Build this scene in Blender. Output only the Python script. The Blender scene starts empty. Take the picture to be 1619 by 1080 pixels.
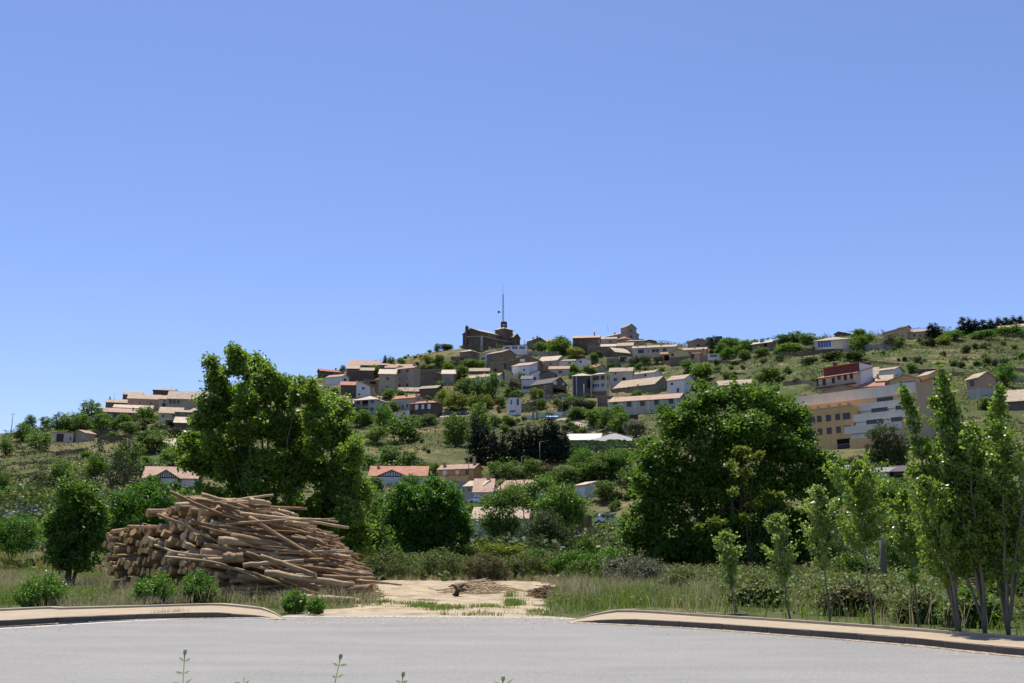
import bpy, math, random
import numpy as np
from mathutils import Vector, Matrix

# ---------------------------------------------------------------- camera, world, sun, exposure
SC = bpy.context.scene
CAMZ = 1.7
FPX = 1600.0
TH = math.atan(335.0 / FPX)
cam_d = bpy.data.cameras.new('camera')
cam = bpy.data.objects.new('camera', cam_d)
SC.collection.objects.link(cam)
cam.location = (0, 0, CAMZ)
cam.rotation_euler = (math.pi / 2 + TH, 0, 0)
cam_d.sensor_width = 36.0
cam_d.lens = 36.0 * FPX / 1619.0
cam_d.clip_start = 0.1
cam_d.clip_end = 4000
SC.camera = cam

SUN_EL, SUN_AZ = 69.0, -14.0           # azimuth from +Y, positive to the right
world = bpy.data.worlds.new('World')
SC.world = world
world.use_nodes = True
wn = world.node_tree
for n in list(wn.nodes):
    wn.nodes.remove(n)
w_out = wn.nodes.new('ShaderNodeOutputWorld')
w_bg = wn.nodes.new('ShaderNodeBackground')
w_sky = wn.nodes.new('ShaderNodeTexSky')
w_sky.sky_type = 'NISHITA'
w_sky.sun_disc = False
w_sky.sun_elevation = math.radians(SUN_EL)
w_sky.sun_rotation = math.radians(SUN_AZ)
w_sky.altitude = 500
w_sky.air_density = 1.0
w_sky.dust_density = 0.5
w_sky.ozone_density = 3.0
w_bg.inputs['Strength'].default_value = 0.10
w_tint = wn.nodes.new('ShaderNodeMix')          # white balance of the sky light
w_tint.data_type = 'RGBA'
w_tint.blend_type = 'MULTIPLY'
w_tint.inputs[0].default_value = 1.0
w_tint.inputs[7].default_value = (.91, .905, 1.11, 1)
wn.links.new(w_sky.outputs[0], w_tint.inputs[6])
wn.links.new(w_tint.outputs[2], w_bg.inputs['Color'])
wn.links.new(w_bg.outputs[0], w_out.inputs['Surface'])

sun_d = bpy.data.lights.new('sun', 'SUN')
sun_d.energy = 4.9
sun_d.angle = math.radians(0.5)
sun_d.color = (1.0, 0.94, 0.85)
sun = bpy.data.objects.new('sun', sun_d)
SC.collection.objects.link(sun)
sv = Vector((math.sin(math.radians(SUN_AZ)) * math.cos(math.radians(SUN_EL)),
             math.cos(math.radians(SUN_AZ)) * math.cos(math.radians(SUN_EL)),
             math.sin(math.radians(SUN_EL))))
sun.rotation_euler = sv.to_track_quat('Z', 'Y').to_euler()
sun.location = (0, 0, 200)
SC.view_settings.view_transform = 'Standard'
SC.view_settings.look = 'None'
SC.view_settings.exposure = 0.5
SC.view_settings.gamma = 1.0
SC.cycles.max_bounces = 6
SC.cycles.diffuse_bounces = 3
SC.cycles.glossy_bounces = 2
SC.cycles.transmission_bounces = 3
SC.cycles.transparent_max_bounces = 4
SC.cycles.caustics_reflective = False
SC.cycles.caustics_refractive = False

rng = np.random.default_rng(7)
R = random.Random(11)
COS, SIN = math.cos(TH), math.sin(TH)


def P(px, py, Y):
    """world point on the photograph's ray (px, py) at forward distance Y"""
    u = (px - 809.5) / FPX
    v = (540.0 - py) / FPX
    k = Y / (COS - v * SIN)
    return Vector((u * k, Y, CAMZ + (SIN + v * COS) * k))


# ---------------------------------------------------------------- terrain
COLS = {
    -900: [(880, 60), (850, 110), (810, 180), (770, 260), (745, 330), (735, 380)],
    -300: [(880, 60), (850, 110), (800, 180), (745, 260), (712, 330), (704, 375)],
    0:    [(884, 60), (850, 100), (800, 160), (740, 240), (702, 310), (688, 360)],
    120:  [(886, 60), (855, 100), (800, 160), (750, 225), (700, 310), (668, 370), (660, 395)],
    250:  [(890, 60), (870, 95), (800, 165), (740, 235), (700, 300), (660, 385), (640, 425), (628, 455)],
    400:  [(900, 60), (880, 100), (790, 190), (740, 240), (700, 290), (660, 350), (630, 400), (606, 445)],
    550:  [(905, 60), (885, 110), (862, 160), (790, 205), (740, 255), (700, 305), (660, 360), (620, 415), (583, 475)],
    650:  [(905, 60), (888, 110), (864, 170), (790, 212), (740, 262), (700, 308), (660, 355), (620, 405), (580, 452), (556, 500)],
    780:  [(905, 60), (890, 110), (862, 170), (790, 220), (755, 248), (700, 310), (650, 366), (600, 418), (560, 462), (545, 495)],
    900:  [(905, 60), (890, 110), (860, 175), (800, 212), (755, 245), (700, 300), (650, 352), (600, 412), (560, 460), (543, 500)],
    1050: [(905, 60), (890, 110), (850, 170), (800, 205), (740, 240), (700, 280), (650, 340), (600, 400), (560, 450), (536, 505)],
    1150: [(905, 60), (885, 110), (850, 150), (790, 195), (740, 230), (700, 262), (650, 320), (600, 372), (560, 425), (537, 470)],
    1280: [(905, 60), (880, 100), (850, 130), (785, 170), (740, 200), (708, 234), (707, 246), (655, 280), (610, 308), (560, 365), (532, 430)],
    1400: [(905, 60), (880, 95), (850, 125), (785, 165), (740, 195), (710, 224), (704, 240), (655, 268), (605, 298), (560, 352), (528, 430)],
    1550: [(905, 60), (880, 95), (850, 125), (785, 160), (740, 190), (690, 222), (640, 258), (600, 290), (560, 345), (520, 425)],
    1900: [(905, 60), (880, 95), (850, 125), (785, 160), (740, 190), (690, 222), (640, 258), (600, 290), (560, 345), (515, 425)],
    2600: [(905, 60), (880, 95), (850, 125), (785, 160), (740, 190), (700, 222), (660, 258), (630, 290), (600, 345), (570, 425)],
}
TS = np.linspace(-1.5, 1.5, 301)
TY = np.linspace(0, 900, 901)


def _table():
    ss, zz = [], []
    for px, rows in COLS.items():
        ys, zs, sl = [0, 52], [0, 0], []
        for py, Y in rows:
            p = P(px, py, Y)
            sl.append(p.x / Y)
            if Y > 60:
                ys.append(Y)
                zs.append(p.z)
        yl, zl = ys[-1], zs[-1]
        ys += [yl + 12, yl + 120, 900]
        zs += [zl + 0.2, zl - 8, zl - 60]
        ss.append(np.mean(sl))
        zz.append(np.interp(TY, ys, zs))
    ss = np.array(ss)
    zz = np.array(zz)
    o = np.argsort(ss)
    ss, zz = ss[o], zz[o]
    t = np.empty((len(TS), len(TY)))
    for j in range(len(TY)):
        t[:, j] = np.interp(TS, ss, zz[:, j])
    k = np.exp(-0.5 * (np.arange(-6, 7) / 2.6) ** 2)
    k /= k.sum()
    tp = np.pad(t, ((6, 6), (0, 0)), mode='edge')
    t = sum(k[i] * tp[i:i + len(TS)] for i in range(13))
    k2 = np.exp(-0.5 * (np.arange(-8, 9) / 3.5) ** 2)
    k2 /= k2.sum()
    tp = np.pad(t, ((0, 0), (8, 8)), mode='edge')
    t2 = sum(k2[i] * tp[:, i:i + len(TY)] for i in range(17))
    m = np.clip((TY - 46) / 12, 0, 1)
    return t * (1 - m) + t2 * m


TZ = _table()


def vnoise(x, y, seed=0):
    xi = np.floor(x).astype(np.int64)
    yi = np.floor(y).astype(np.int64)
    fx, fy = x - xi, y - yi
    fx = fx * fx * (3 - 2 * fx)
    fy = fy * fy * (3 - 2 * fy)

    def h(a, b):
        n = (a * 374761393 + b * 668265263 + seed * 974711) & 0xffffffff
        n = ((n ^ (n >> 13)) * 1274126177) & 0xffffffff
        return ((n ^ (n >> 16)) & 0xffff) / 65535.0
    return (h(xi, yi) * (1 - fx) + h(xi + 1, yi) * fx) * (1 - fy) + (h(xi, yi + 1) * (1 - fx) + h(xi + 1, yi + 1) * fx) * fy


PADS = []        # level ground cut into the slope for each building: (x, y, z, cos, sin, width, depth)


def terr(X, Y):
    X = np.asarray(X, float)
    Y = np.asarray(Y, float)
    s = np.clip(X / np.maximum(Y, 20.0), -1.499, 1.499)
    a = (s + 1.5) / 0.01
    b = np.clip(Y, 0, 899.0)
    i = np.floor(a).astype(int)
    j = np.floor(b).astype(int)
    i = np.clip(i, 0, 299)
    j = np.clip(j, 0, 899)
    fa, fb = a - i, b - j
    z = (TZ[i, j] * (1 - fa) + TZ[i + 1, j] * fa) * (1 - fb) + (TZ[i, j + 1] * (1 - fa) + TZ[i + 1, j + 1] * fa) * fb
    amp = np.clip((Y - 60) / 120, 0, 1)
    z = z + amp * ((vnoise(X / 9, Y / 9, 1) - .5) * 1.4 + (vnoise(X / 3.1, Y / 3.1, 2) - .5) * .4)
    # level ground cut for the apartment building
    dd = np.sqrt((X - 74.0) ** 2 + (Y - 233.0) ** 2)
    z = np.minimum(z, 24.6 + np.maximum(0, dd - 19) * .8)
    for (bx, by, bz, ca, sa, w, d) in PADS:
        m = (np.abs(X - bx) < w + d + 14) & (np.abs(Y - by) < w + d + 14)
        if not np.any(m):
            continue
        dx, dy = X - bx, Y - by
        lx, ly = dx * ca + dy * sa, -dx * sa + dy * ca
        ex = np.maximum(0, np.maximum(-w - 1.0 - lx, lx - 1.0))
        ey = np.maximum(0, np.maximum(-1.8 - ly, ly - d))
        z = np.where(m, np.minimum(z, bz + np.sqrt(ex * ex + ey * ey) * .85), z)
    # the bank on which the camera stands
    d = np.sqrt(X ** 2 * .25 + np.minimum(Y, 0) ** 2 * 0 + np.maximum(Y, 0) ** 2)
    m = np.clip((9.0 - d) / 5.0, 0, 1)
    z = z + 0.9 * m * m * (3 - 2 * m)
    return z


_GY = np.arange(14, 720, 0.5)


def G(px, py):
    """where the photograph's ray (px, py) meets the ground"""
    u = (px - 809.5) / FPX
    v = (540.0 - py) / FPX
    k = _GY / (COS - v * SIN)
    zr = CAMZ + (SIN + v * COS) * k
    hit = np.nonzero(terr(u * k, _GY) >= zr)[0]
    if len(hit):
        i = hit[0]
        Y = float(_GY[i])
        if i > 0:
            d1 = float(zr[i] - terr(u * k[i], _GY[i]))
            d0 = float(zr[i - 1] - terr(u * k[i - 1], _GY[i - 1]))
            if d0 - d1 > 1e-6:
                Y = float(_GY[i - 1]) + .5 * min(1, max(0, d0 / (d0 - d1)))
    else:
        d = terr(u * k, _GY) - zr
        m = _GY > 150
        Y = float(_GY[m][np.argmax(d[m] / _GY[m])])
    p = P(px, py, Y)
    return Vector((p.x, Y, float(terr(p.x, Y))))


def proj(p):
    d = Vector(p) - Vector((0, 0, CAMZ))
    f = d.y * COS + d.z * SIN
    return 809.5 + FPX * d.x / f, 540 - FPX * (-d.y * SIN + d.z * COS) / f


def gxy(px, py):
    p = G(px, py)
    return (p.x, p.y)


def at(px, Y):
    """ground point in pixel column px at forward distance Y"""
    x = (px - 809.5) / FPX * Y / 1.012
    return Vector((x, Y, float(terr(x, Y))))


# ---------------------------------------------------------------- mesh helpers
COL = SC.collection


def mesh_np(name, V, F, mats, midx=None, smooth=False):
    """V (n,3) array, F (m,3|4) array"""
    me = bpy.data.meshes.new(name)
    V = np.ascontiguousarray(V, dtype=np.float32)
    F = np.ascontiguousarray(F, dtype=np.int32)
    me.vertices.add(len(V))
    me.vertices.foreach_set('co', V.ravel())
    k = F.shape[1]
    me.loops.add(F.size)
    me.loops.foreach_set('vertex_index', F.ravel())
    me.polygons.add(len(F))
    me.polygons.foreach_set('loop_start', np.arange(0, F.size, k, dtype=np.int32))
    me.polygons.foreach_set('loop_total', np.full(len(F), k, dtype=np.int32))
    for m in mats:
        me.materials.append(m)
    if midx is not None:
        me.polygons.foreach_set('material_index', np.asarray(midx, dtype=np.int32))
    if smooth:
        me.polygons.foreach_set('use_smooth', np.ones(len(F), dtype=bool))
    me.update(calc_edges=True)
    return me


class MB:
    """collects faces of any size"""
    def __init__(s):
        s.v, s.f, s.m = [], [], []

    def add(s, vs, fs, m=0):
        o = len(s.v)
        s.v += [tuple(v) for v in vs]
        s.f += [tuple(i + o for i in f) for f in fs]
        s.m += [m] * len(fs)

    def box(s, a, b, m=0):
        x0, y0, z0 = a
        x1, y1, z1 = b
        s.add([(x0, y0, z0), (x1, y0, z0), (x1, y1, z0), (x0, y1, z0), (x0, y0, z1), (x1, y0, z1), (x1, y1, z1), (x0, y1, z1)],
              [(0, 3, 2, 1), (4, 5, 6, 7), (0, 1, 5, 4), (1, 2, 6, 5), (2, 3, 7, 6), (3, 0, 4, 7)], m)

    def tube(s, pts, rad, n=7, m=0, mcap=None, cap=True):
        pts = [Vector(p) for p in pts]
        o = len(s.v)
        ref = Vector((0.13, 0.21, 0.97))
        for i, p in enumerate(pts):
            t = (pts[min(i + 1, len(pts) - 1)] - pts[max(i - 1, 0)])
            t = t.normalized() if t.length > 1e-9 else Vector((0, 0, 1))
            r = ref if abs(t.dot(ref)) < .95 else Vector((1, 0, 0))
            a = t.cross(r).normalized()
            b = t.cross(a)
            for k in range(n):
                an = 2 * math.pi * k / n
                s.v.append(tuple(p + (a * math.cos(an) + b * math.sin(an)) * rad[i]))
        for i in range(len(pts) - 1):
            for k in range(n):
                k2 = (k + 1) % n
                s.f.append((o + i * n + k, o + i * n + k2, o + (i + 1) * n + k2, o + (i + 1) * n + k))
                s.m.append(m)
        if cap:
            mc = m if mcap is None else mcap
            s.f.append(tuple(o + k for k in range(n - 1, -1, -1)))
            s.m.append(mc)
            e = o + (len(pts) - 1) * n
            s.f.append(tuple(e + k for k in range(n)))
            s.m.append(mc)

    def mesh(s, name, mats, smooth=False):
        me = bpy.data.meshes.new(name)
        me.from_pydata(s.v, [], s.f)
        if not isinstance(mats, (list, tuple)):
            mats = [mats]
        for m in mats:
            me.materials.append(m)
        me.polygons.foreach_set('material_index', np.array(s.m, dtype=np.int32))
        if smooth:
            me.polygons.foreach_set('use_smooth', np.ones(len(s.f), dtype=bool))
        me.update()
        return me


def obj(name, me, parent=None, loc=None, rotz=0.0, scale=None):
    o = bpy.data.objects.new(name, me)
    COL.objects.link(o)
    if parent is not None:
        o.parent = parent
    if loc is not None:
        o.location = loc
    if rotz:
        o.rotation_euler = (0, 0, rotz)
    if scale is not None:
        o.scale = scale if isinstance(scale, (tuple, list)) else (scale,) * 3
    return o


def tag(o, label=None, cat=None, group=None, kind=None):
    if label: o['label'] = label
    if cat: o['category'] = cat
    if group: o['group'] = group
    if kind: o['kind'] = kind
    return o


# ---------------------------------------------------------------- materials
def mat_base(name):
    m = bpy.data.materials.new(name)
    m.use_nodes = True
    nt = m.node_tree
    for n in list(nt.nodes):
        nt.nodes.remove(n)
    return m, nt, nt.nodes.new('ShaderNodeOutputMaterial')


def ramp(nt, fac, stops):
    r = nt.nodes.new('ShaderNodeValToRGB')
    el = r.color_ramp.elements
    el[0].position, el[0].color = stops[0][0], (*stops[0][1], 1)
    el[1].position, el[1].color = stops[-1][0], (*stops[-1][1], 1)
    for p, c in stops[1:-1]:
        e = el.new(p)
        e.color = (*c, 1)
    nt.links.new(fac, r.inputs[0])
    return r.outputs[0]


def noise(nt, scale, detail=4, rough=.6, vec=None, stretch=None, obj_coords=True):
    tc = nt.nodes.new('ShaderNodeTexCoord')
    src = tc.outputs['Object'] if vec is None else vec
    if stretch:
        mp = nt.nodes.new('ShaderNodeMapping')
        mp.inputs['Scale'].default_value = stretch
        nt.links.new(src, mp.inputs[0])
        src = mp.outputs[0]
    n = nt.nodes.new('ShaderNodeTexNoise')
    n.inputs['Scale'].default_value = scale
    n.inputs['Detail'].default_value = detail
    n.inputs['Roughness'].default_value = rough
    nt.links.new(src, n.inputs['Vector'])
    return n.outputs['Fac']


def mixc(nt, fac, a, b, mode='MIX'):
    m = nt.nodes.new('ShaderNodeMix')
    m.data_type = 'RGBA'
    m.blend_type = mode
    for sock, v in ((m.inputs['Factor'], fac), (m.inputs['A'], a), (m.inputs['B'], b)):
        pass
    fi, ai, bi = m.inputs[0], m.inputs[6], m.inputs[7]
    for sock, v in ((fi, fac), (ai, a), (bi, b)):
        if isinstance(v, (int, float)):
            sock.default_value = v
        elif isinstance(v, tuple):
            sock.default_value = (*v, 1)
        else:
            nt.links.new(v, sock)
    return m.outputs[2]


def principled(nt, out, color, rough=.85, spec=.3, bump=None, bump_s=.3, bump_d=.05, metal=0):
    b = nt.nodes.new('ShaderNodeBsdfPrincipled')
    if isinstance(color, tuple):
        b.inputs['Base Color'].default_value = (*color, 1)
    else:
        nt.links.new(color, b.inputs['Base Color'])
    b.inputs['Roughness'].default_value = rough
    b.inputs['Metallic'].default_value = metal
    b.inputs['Specular IOR Level'].default_value = spec
    if bump is not None:
        bp = nt.nodes.new('ShaderNodeBump')
        bp.inputs['Strength'].default_value = bump_s
        bp.inputs['Distance'].default_value = bump_d
        nt.links.new(bump, bp.inputs['Height'])
        nt.links.new(bp.outputs[0], b.inputs['Normal'])
    nt.links.new(b.outputs[0], out.inputs['Surface'])
    return b


def darker(c, k): return tuple(min(1, x * k) for x in c)


def m_wall(name, c, var=.25, scale=.35, fine=6.0):
    m, nt, out = mat_base(name)
    n1 = noise(nt, scale, 5, .65)
    n2 = noise(nt, fine, 3, .6)
    c1 = ramp(nt, n1, [(.3, darker(c, 1 - var)), (.7, darker(c, 1 + var * .5))])
    col = mixc(nt, .35, c1, ramp(nt, n2, [(.3, darker(c, .6)), (.7, darker(c, 1.25))]))
    n3 = noise(nt, 1.1, 5, .7, stretch=(1.6, 1.6, .22))
    col = mixc(nt, ramp(nt, n3, [(.50, (0, 0, 0)), (.72, (.55, .55, .55))]), col, darker(c, .62))
    principled(nt, out, col, .9, .15, n2, .4, .03)
    return m


def m_stone(name, c, c2, mort=.75):
    m, nt, out = mat_base(name)
    tc = nt.nodes.new('ShaderNodeTexCoord')
    mp = nt.nodes.new('ShaderNodeMapping')
    mp.inputs['Scale'].default_value = (1.3, 1.3, 2.6)
    nt.links.new(tc.outputs['Object'], mp.inputs[0])
    v = nt.nodes.new('ShaderNodeTexVoronoi')
    v.inputs['Scale'].default_value = 1.2
    nt.links.new(mp.outputs[0], v.inputs['Vector'])
    sep = nt.nodes.new('ShaderNodeSeparateColor')
    nt.links.new(v.outputs['Color'], sep.inputs[0])
    cc = ramp(nt, sep.outputs[0], [(0, darker(c, .75)), (.5, c), (1, c2)])
    n1 = noise(nt, .3, 5, .65)
    col = mixc(nt, .6, cc, ramp(nt, n1, [(.3, darker(c, .7)), (.7, darker(c2, 1.0))]))
    principled(nt, out, col, .95, .1, v.outputs['Distance'], .5, .08)
    return m


def m_tile(name, c, c2, c3):
    m, nt, out = mat_base(name)
    tc = nt.nodes.new('ShaderNodeTexCoord')
    mp = nt.nodes.new('ShaderNodeMapping')
    mp.inputs['Scale'].default_value = (3.2, 1.4, 1.4)
    nt.links.new(tc.outputs['Object'], mp.inputs[0])
    v = nt.nodes.new('ShaderNodeTexVoronoi')
    v.inputs['Scale'].default_value = 1.3
    nt.links.new(mp.outputs[0], v.inputs['Vector'])
    sep = nt.nodes.new('ShaderNodeSeparateColor')
    nt.links.new(v.outputs['Color'], sep.inputs[0])
    cc = ramp(nt, sep.outputs[0], [(0, c2), (.5, c), (1, c3)])
    n1 = noise(nt, .45, 5, .7)
    col = mixc(nt, .5, cc, ramp(nt, n1, [(.32, c2), (.5, c), (.68, c3)]))
    w = nt.nodes.new('ShaderNodeTexWave')
    w.inputs['Scale'].default_value = 1.6
    w.inputs['Distortion'].default_value = .4
    nt.links.new(tc.outputs['Object'], w.inputs['Vector'])
    principled(nt, out, col, .85, .15, w.outputs['Fac'], .6, .06)
    return m


def m_plain(name, c, rough=.6, spec=.4, metal=0):
    m, nt, out = mat_base(name)
    n1 = noise(nt, 2.0, 3, .6)
    principled(nt, out, ramp(nt, n1, [(.3, darker(c, .85)), (.7, darker(c, 1.12))]), rough, spec, metal=metal)
    return m


def m_leaf(name, dark, light, trans=.3, rough=.45, spec=.35, scale=.8, tlight=None):
    m, nt, out = mat_base(name)
    geo = nt.nodes.new('ShaderNodeNewGeometry')
    n1 = noise(nt, scale, 3, .6)
    mth = nt.nodes.new('ShaderNodeMath')
    mth.operation = 'ADD'
    m2 = nt.nodes.new('ShaderNodeMath')
    m2.operation = 'MULTIPLY'
    m2.inputs[1].default_value = .45
    nt.links.new(geo.outputs['Random Per Island'], m2.inputs[0])
    nt.links.new(n1, mth.inputs[0])
    nt.links.new(m2.outputs[0], mth.inputs[1])
    col = ramp(nt, mth.outputs[0], [(.35, dark), (1.0, light)])
    b = nt.nodes.new('ShaderNodeBsdfPrincipled')
    nt.links.new(col, b.inputs['Base Color'])
    b.inputs['Roughness'].default_value = rough
    b.inputs['Specular IOR Level'].default_value = spec
    t = nt.nodes.new('ShaderNodeBsdfTranslucent')
    tl = tlight or (light[0] * 1.3, light[1] * 1.25, light[2] * .45)
    nt.links.new(mixc(nt, .6, col, tl), t.inputs['Color'])
    mx = nt.nodes.new('ShaderNodeMixShader')
    mx.inputs[0].default_value = trans
    nt.links.new(b.outputs[0], mx.inputs[1])
    nt.links.new(t.outputs[0], mx.inputs[2])
    nt.links.new(mx.outputs[0], out.inputs['Surface'])
    return m


M = {}
M['stone'] = m_stone('stone', (.17, .135, .10), (.27, .22, .165))
M['stone_dark'] = m_stone('stone_dark', (.105, .08, .06), (.18, .14, .105))
M['stone_light'] = m_stone('stone_light', (.30, .265, .21), (.42, .37, .30))
M['stone_pink'] = m_stone('stone_pink', (.30, .21, .165), (.40, .29, .23))
M['brown'] = m_wall('brown_render', (.14, .095, .075))
M['brick'] = m_wall('brick', (.16, .085, .06))
M['white'] = m_wall('white_render', (.72, .70, .68), .12)
M['cream'] = m_wall('cream_render', (.55, .49, .38), .15)
M['greyc'] = m_wall('grey_cream_render', (.46, .43, .37), .15)
M['beige'] = m_wall('beige_render', (.40, .34, .26), .18)
M['ochre'] = m_wall('ochre_render', (.66, .42, .20), .1)
M['tan'] = m_wall('tan_render', (.56, .40, .24), .1)
M['orange'] = m_wall('orange_render', (.62, .34, .16), .1)
M['rose'] = m_wall('rose_render', (.46, .30, .22), .12)
M['maroon'] = m_wall('maroon_render', (.24, .055, .05), .15)
M['yellow'] = m_wall('yellow_cream_render', (.58, .48, .27), .1)
M['olive'] = m_stone('olive_stone', (.20, .19, .14), (.28, .26, .19))
M['concrete'] = m_wall('concrete', (.36, .355, .35), .15)
M['white_band'] = m_wall('white_band', (.66, .62, .54), .1)
M['tile'] = m_tile('tile_tan', (.39, .30, .215), (.24, .18, .125), (.52, .42, .31))
M['tile_red'] = m_tile('tile_red', (.40, .185, .12), (.27, .12, .08), (.50, .27, .18))
M['tile_pink'] = m_tile('tile_pink', (.40, .27, .20), (.28, .18, .13), (.50, .36, .27))
M['tile_old'] = m_tile('tile_old', (.34, .27, .20), (.22, .17, .125), (.48, .40, .31))
M['tile_pale'] = m_tile('tile_pale', (.50, .42, .31), (.34, .28, .20), (.62, .54, .42))
M['roof_grey'] = m_plain('roof_grey_metal', (.17, .17, .18), .6, .3)
M['roof_dark'] = m_plain('roof_dark', (.07, .06, .06), .7, .2)
M['glass'] = m_plain('window_glass', (.022, .024, .03), .15, .5)
M['glass_blue'] = m_plain('window_glass_blue', (.05, .085, .24), .2, .5)
M['shutter'] = m_plain('shutter_brown', (.07, .04, .03), .7, .2)
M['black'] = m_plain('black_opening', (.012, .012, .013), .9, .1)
M['frame'] = m_plain('frame_stone', (.34, .30, .25), .8, .2)
M['frame_w'] = m_plain('frame_white', (.7, .69, .67), .6, .3)
M['frame_d'] = m_plain('frame_dark', (.10, .06, .045), .6, .3)
M['timber'] = m_plain('black_timber', (.03, .028, .03), .8, .2)
M['metal'] = m_plain('grey_metal', (.30, .30, .31), .5, .4, .3)
M['metal_d'] = m_plain('dark_metal', (.07, .07, .08), .5, .4, .2)
M['wood'] = m_plain('weathered_wood', (.16, .12, .09), .85, .2)
M['awning'] = m_plain('white_sheet', (.82, .81, .78), .6, .3)
M['red_cloth'] = m_plain('red_cloth', (.62, .03, .06), .8, .2)
M['blue_cloth'] = m_plain('blue_tarp', (.20, .42, .72), .5, .4)
M['carpaint'] = m_plain('white_paint', (.75, .76, .78), .25, .5)
M['carblue'] = m_plain('dark_blue_paint', (.02, .035, .10), .25, .5)
M['tyre'] = m_plain('tyre', (.02, .02, .02), .9, .1)
M['kerb'] = m_wall('kerb_dirty_shaded_concrete', (.13, .11, .09), .3, 1.0, 9)  # dark colour holds both dirt and the shade on the front face
M['bark'] = m_wall('bark', (.11, .085, .062), .3, 2.0, 14)
M['bark_grey'] = m_wall('bark_grey', (.17, .155, .125), .3, 2.0, 12)
# ---------------------------------------------------------------- ground sheet
def pin(px, py, poly):
    """points in polygon, vectorised"""
    ins = np.zeros(px.shape, bool)
    n = len(poly)
    for i in range(n):
        x1, y1 = poly[i]
        x2, y2 = poly[(i + 1) % n]
        if y1 == y2:
            continue
        c = ((y1 > py) != (y2 > py)) & (px < (x2 - x1) * (py - y1) / (y2 - y1) + x1)
        ins ^= c
    return ins


def flat(px, py, z=0.0):
    """the point at height z on the photograph's ray"""
    u = (px - 809.5) / FPX
    v = (540.0 - py) / FPX
    k = (z - CAMZ) / (SIN + v * COS)
    return (u * k, (COS - v * SIN) * k)


def axis(parts):
    out = []
    for a, b, st in parts:
        n = max(1, int(round((b - a) / st)))
        out += list(np.linspace(a, b, n, endpoint=False))
    out.append(parts[-1][1])
    return np.array(out)


gx = axis([(-1500, -400, 60), (-400, -240, 8), (-240, -26, 2.0), (-26, 22, .42), (22, 240, 2.0), (240, 400, 8), (400, 1500, 60)])
gy = axis([(-300, -10, 30), (-10, 20, 1.2), (20, 56, .42), (56, 120, 1.5), (120, 540, 1.9), (540, 700, 8), (700, 2500, 60)])
GX, GYY = np.meshgrid(gx, gy)
GZ = terr(GX, GYY)
nx, ny = len(gx), len(gy)
sand_img = [(452, 977), (468, 968), (600, 952), (560, 940), (590, 918), (680, 913), (770, 915), (868, 919), (885, 930), (860, 945),
            (845, 965), (880, 974), (935, 977), (935, 990), (452, 990)]
sand_w = [gxy(a, b) for a, b in sand_img]
jx = (vnoise(GX * .9, GYY * .9, 5) - .5) * 1.0
jy = (vnoise(GX * .9, GYY * .9, 6) - .5) * 2.0
sand = pin(GX + jx, GYY + jy, sand_w).astype(float)
for _ in range(2):
    s2 = np.pad(sand, 1, mode='edge')
    sand = (s2[1:-1, 1:-1] * 2 + s2[:-2, 1:-1] + s2[2:, 1:-1] + s2[1:-1, :-2] + s2[1:-1, 2:]) / 6
nearm = (np.abs(GX) < 24) & (GYY > 18) & (GYY < 54)
GZ = np.where(nearm, GZ + (vnoise(GX * .7, GYY * .7, 9) - .5) * .10 * np.clip((GYY - 29) / 4, 0, 1) - 0.02, GZ - 0.02)
V = np.stack([GX, GYY, GZ], -1).reshape(-1, 3)
ii = np.arange(nx * ny).reshape(ny, nx)
F = np.stack([ii[:-1, :-1], ii[:-1, 1:], ii[1:, 1:], ii[1:, :-1]], -1).reshape(-1, 4)

mg, nt, out = mat_base('hill_ground')
at_s = nt.nodes.new('ShaderNodeAttribute')
at_s.attribute_name = 'sand'
at_g = nt.nodes.new('ShaderNodeAttribute')
at_g.attribute_name = 'green'
n_big = noise(nt, .035, 6, .62)
n_mid = noise(nt, .13, 9, .78, stretch=(.6, 1, 2.0))
n_fin = noise(nt, 2.2, 4, .7)
dry = ramp(nt, n_fin, [(.3, (.075, .065, .027)), (.7, (.20, .17, .078))])
grn = ramp(nt, n_fin, [(.3, (.033, .045, .014)), (.7, (.098, .112, .038))])
ear = ramp(nt, n_fin, [(.3, (.21, .155, .095)), (.7, (.36, .29, .19))])
ad = nt.nodes.new('ShaderNodeMath')
ad.operation = 'ADD'
nt.links.new(n_mid, ad.inputs[0])
nt.links.new(at_g.outputs['Fac'], ad.inputs[1])
f1 = ramp(nt, ad.outputs[0], [(.45, (0, 0, 0)), (.56, (1, 1, 1))])
c = mixc(nt, f1, dry, grn)
n_pt = noise(nt, .09, 9, .8, stretch=(.7, 1, 3.0))
f2 = ramp(nt, n_pt, [(.57, (0, 0, 0)), (.63, (1, 1, 1))])
c = mixc(nt, f2, c, ear)
n_s = noise(nt, 3.5, 5, .7)
sa = nt.nodes.new('ShaderNodeMath')
sa.operation = 'MULTIPLY_ADD'
sa.inputs[1].default_value = .9
nt.links.new(n_s, sa.inputs[0])
nt.links.new(at_s.outputs['Fac'], sa.inputs[2])
fs = ramp(nt, sa.outputs[0], [(.93, (0, 0, 0)), (1.05, (1, 1, 1))])
n_s2 = noise(nt, 1.1, 6, .7)
sandc = ramp(nt, n_s2, [(.3, (.26, .20, .125)), (.5, (.38, .305, .20)), (.7, (.48, .405, .285))])
sandc = mixc(nt, .3, sandc, ramp(nt, noise(nt, 14, 3, .7), [(.3, (.2, .15, .10)), (.7, (.52, .45, .34))]))
sandc = mixc(nt, ramp(nt, noise(nt, .8, 8, .8), [(.48, (0, 0, 0)), (.58, (.8, .8, .8))]), sandc, (.20, .155, .10))
c = mixc(nt, fs, c, sandc)
principled(nt, out, c, .95, .1, n_fin, .6, .08)

me = mesh_np('ground', V, F, [mg], smooth=True)
a = me.attributes.new('sand', 'FLOAT', 'POINT')
a.data.foreach_set('value', sand.ravel().astype(np.float32))
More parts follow.
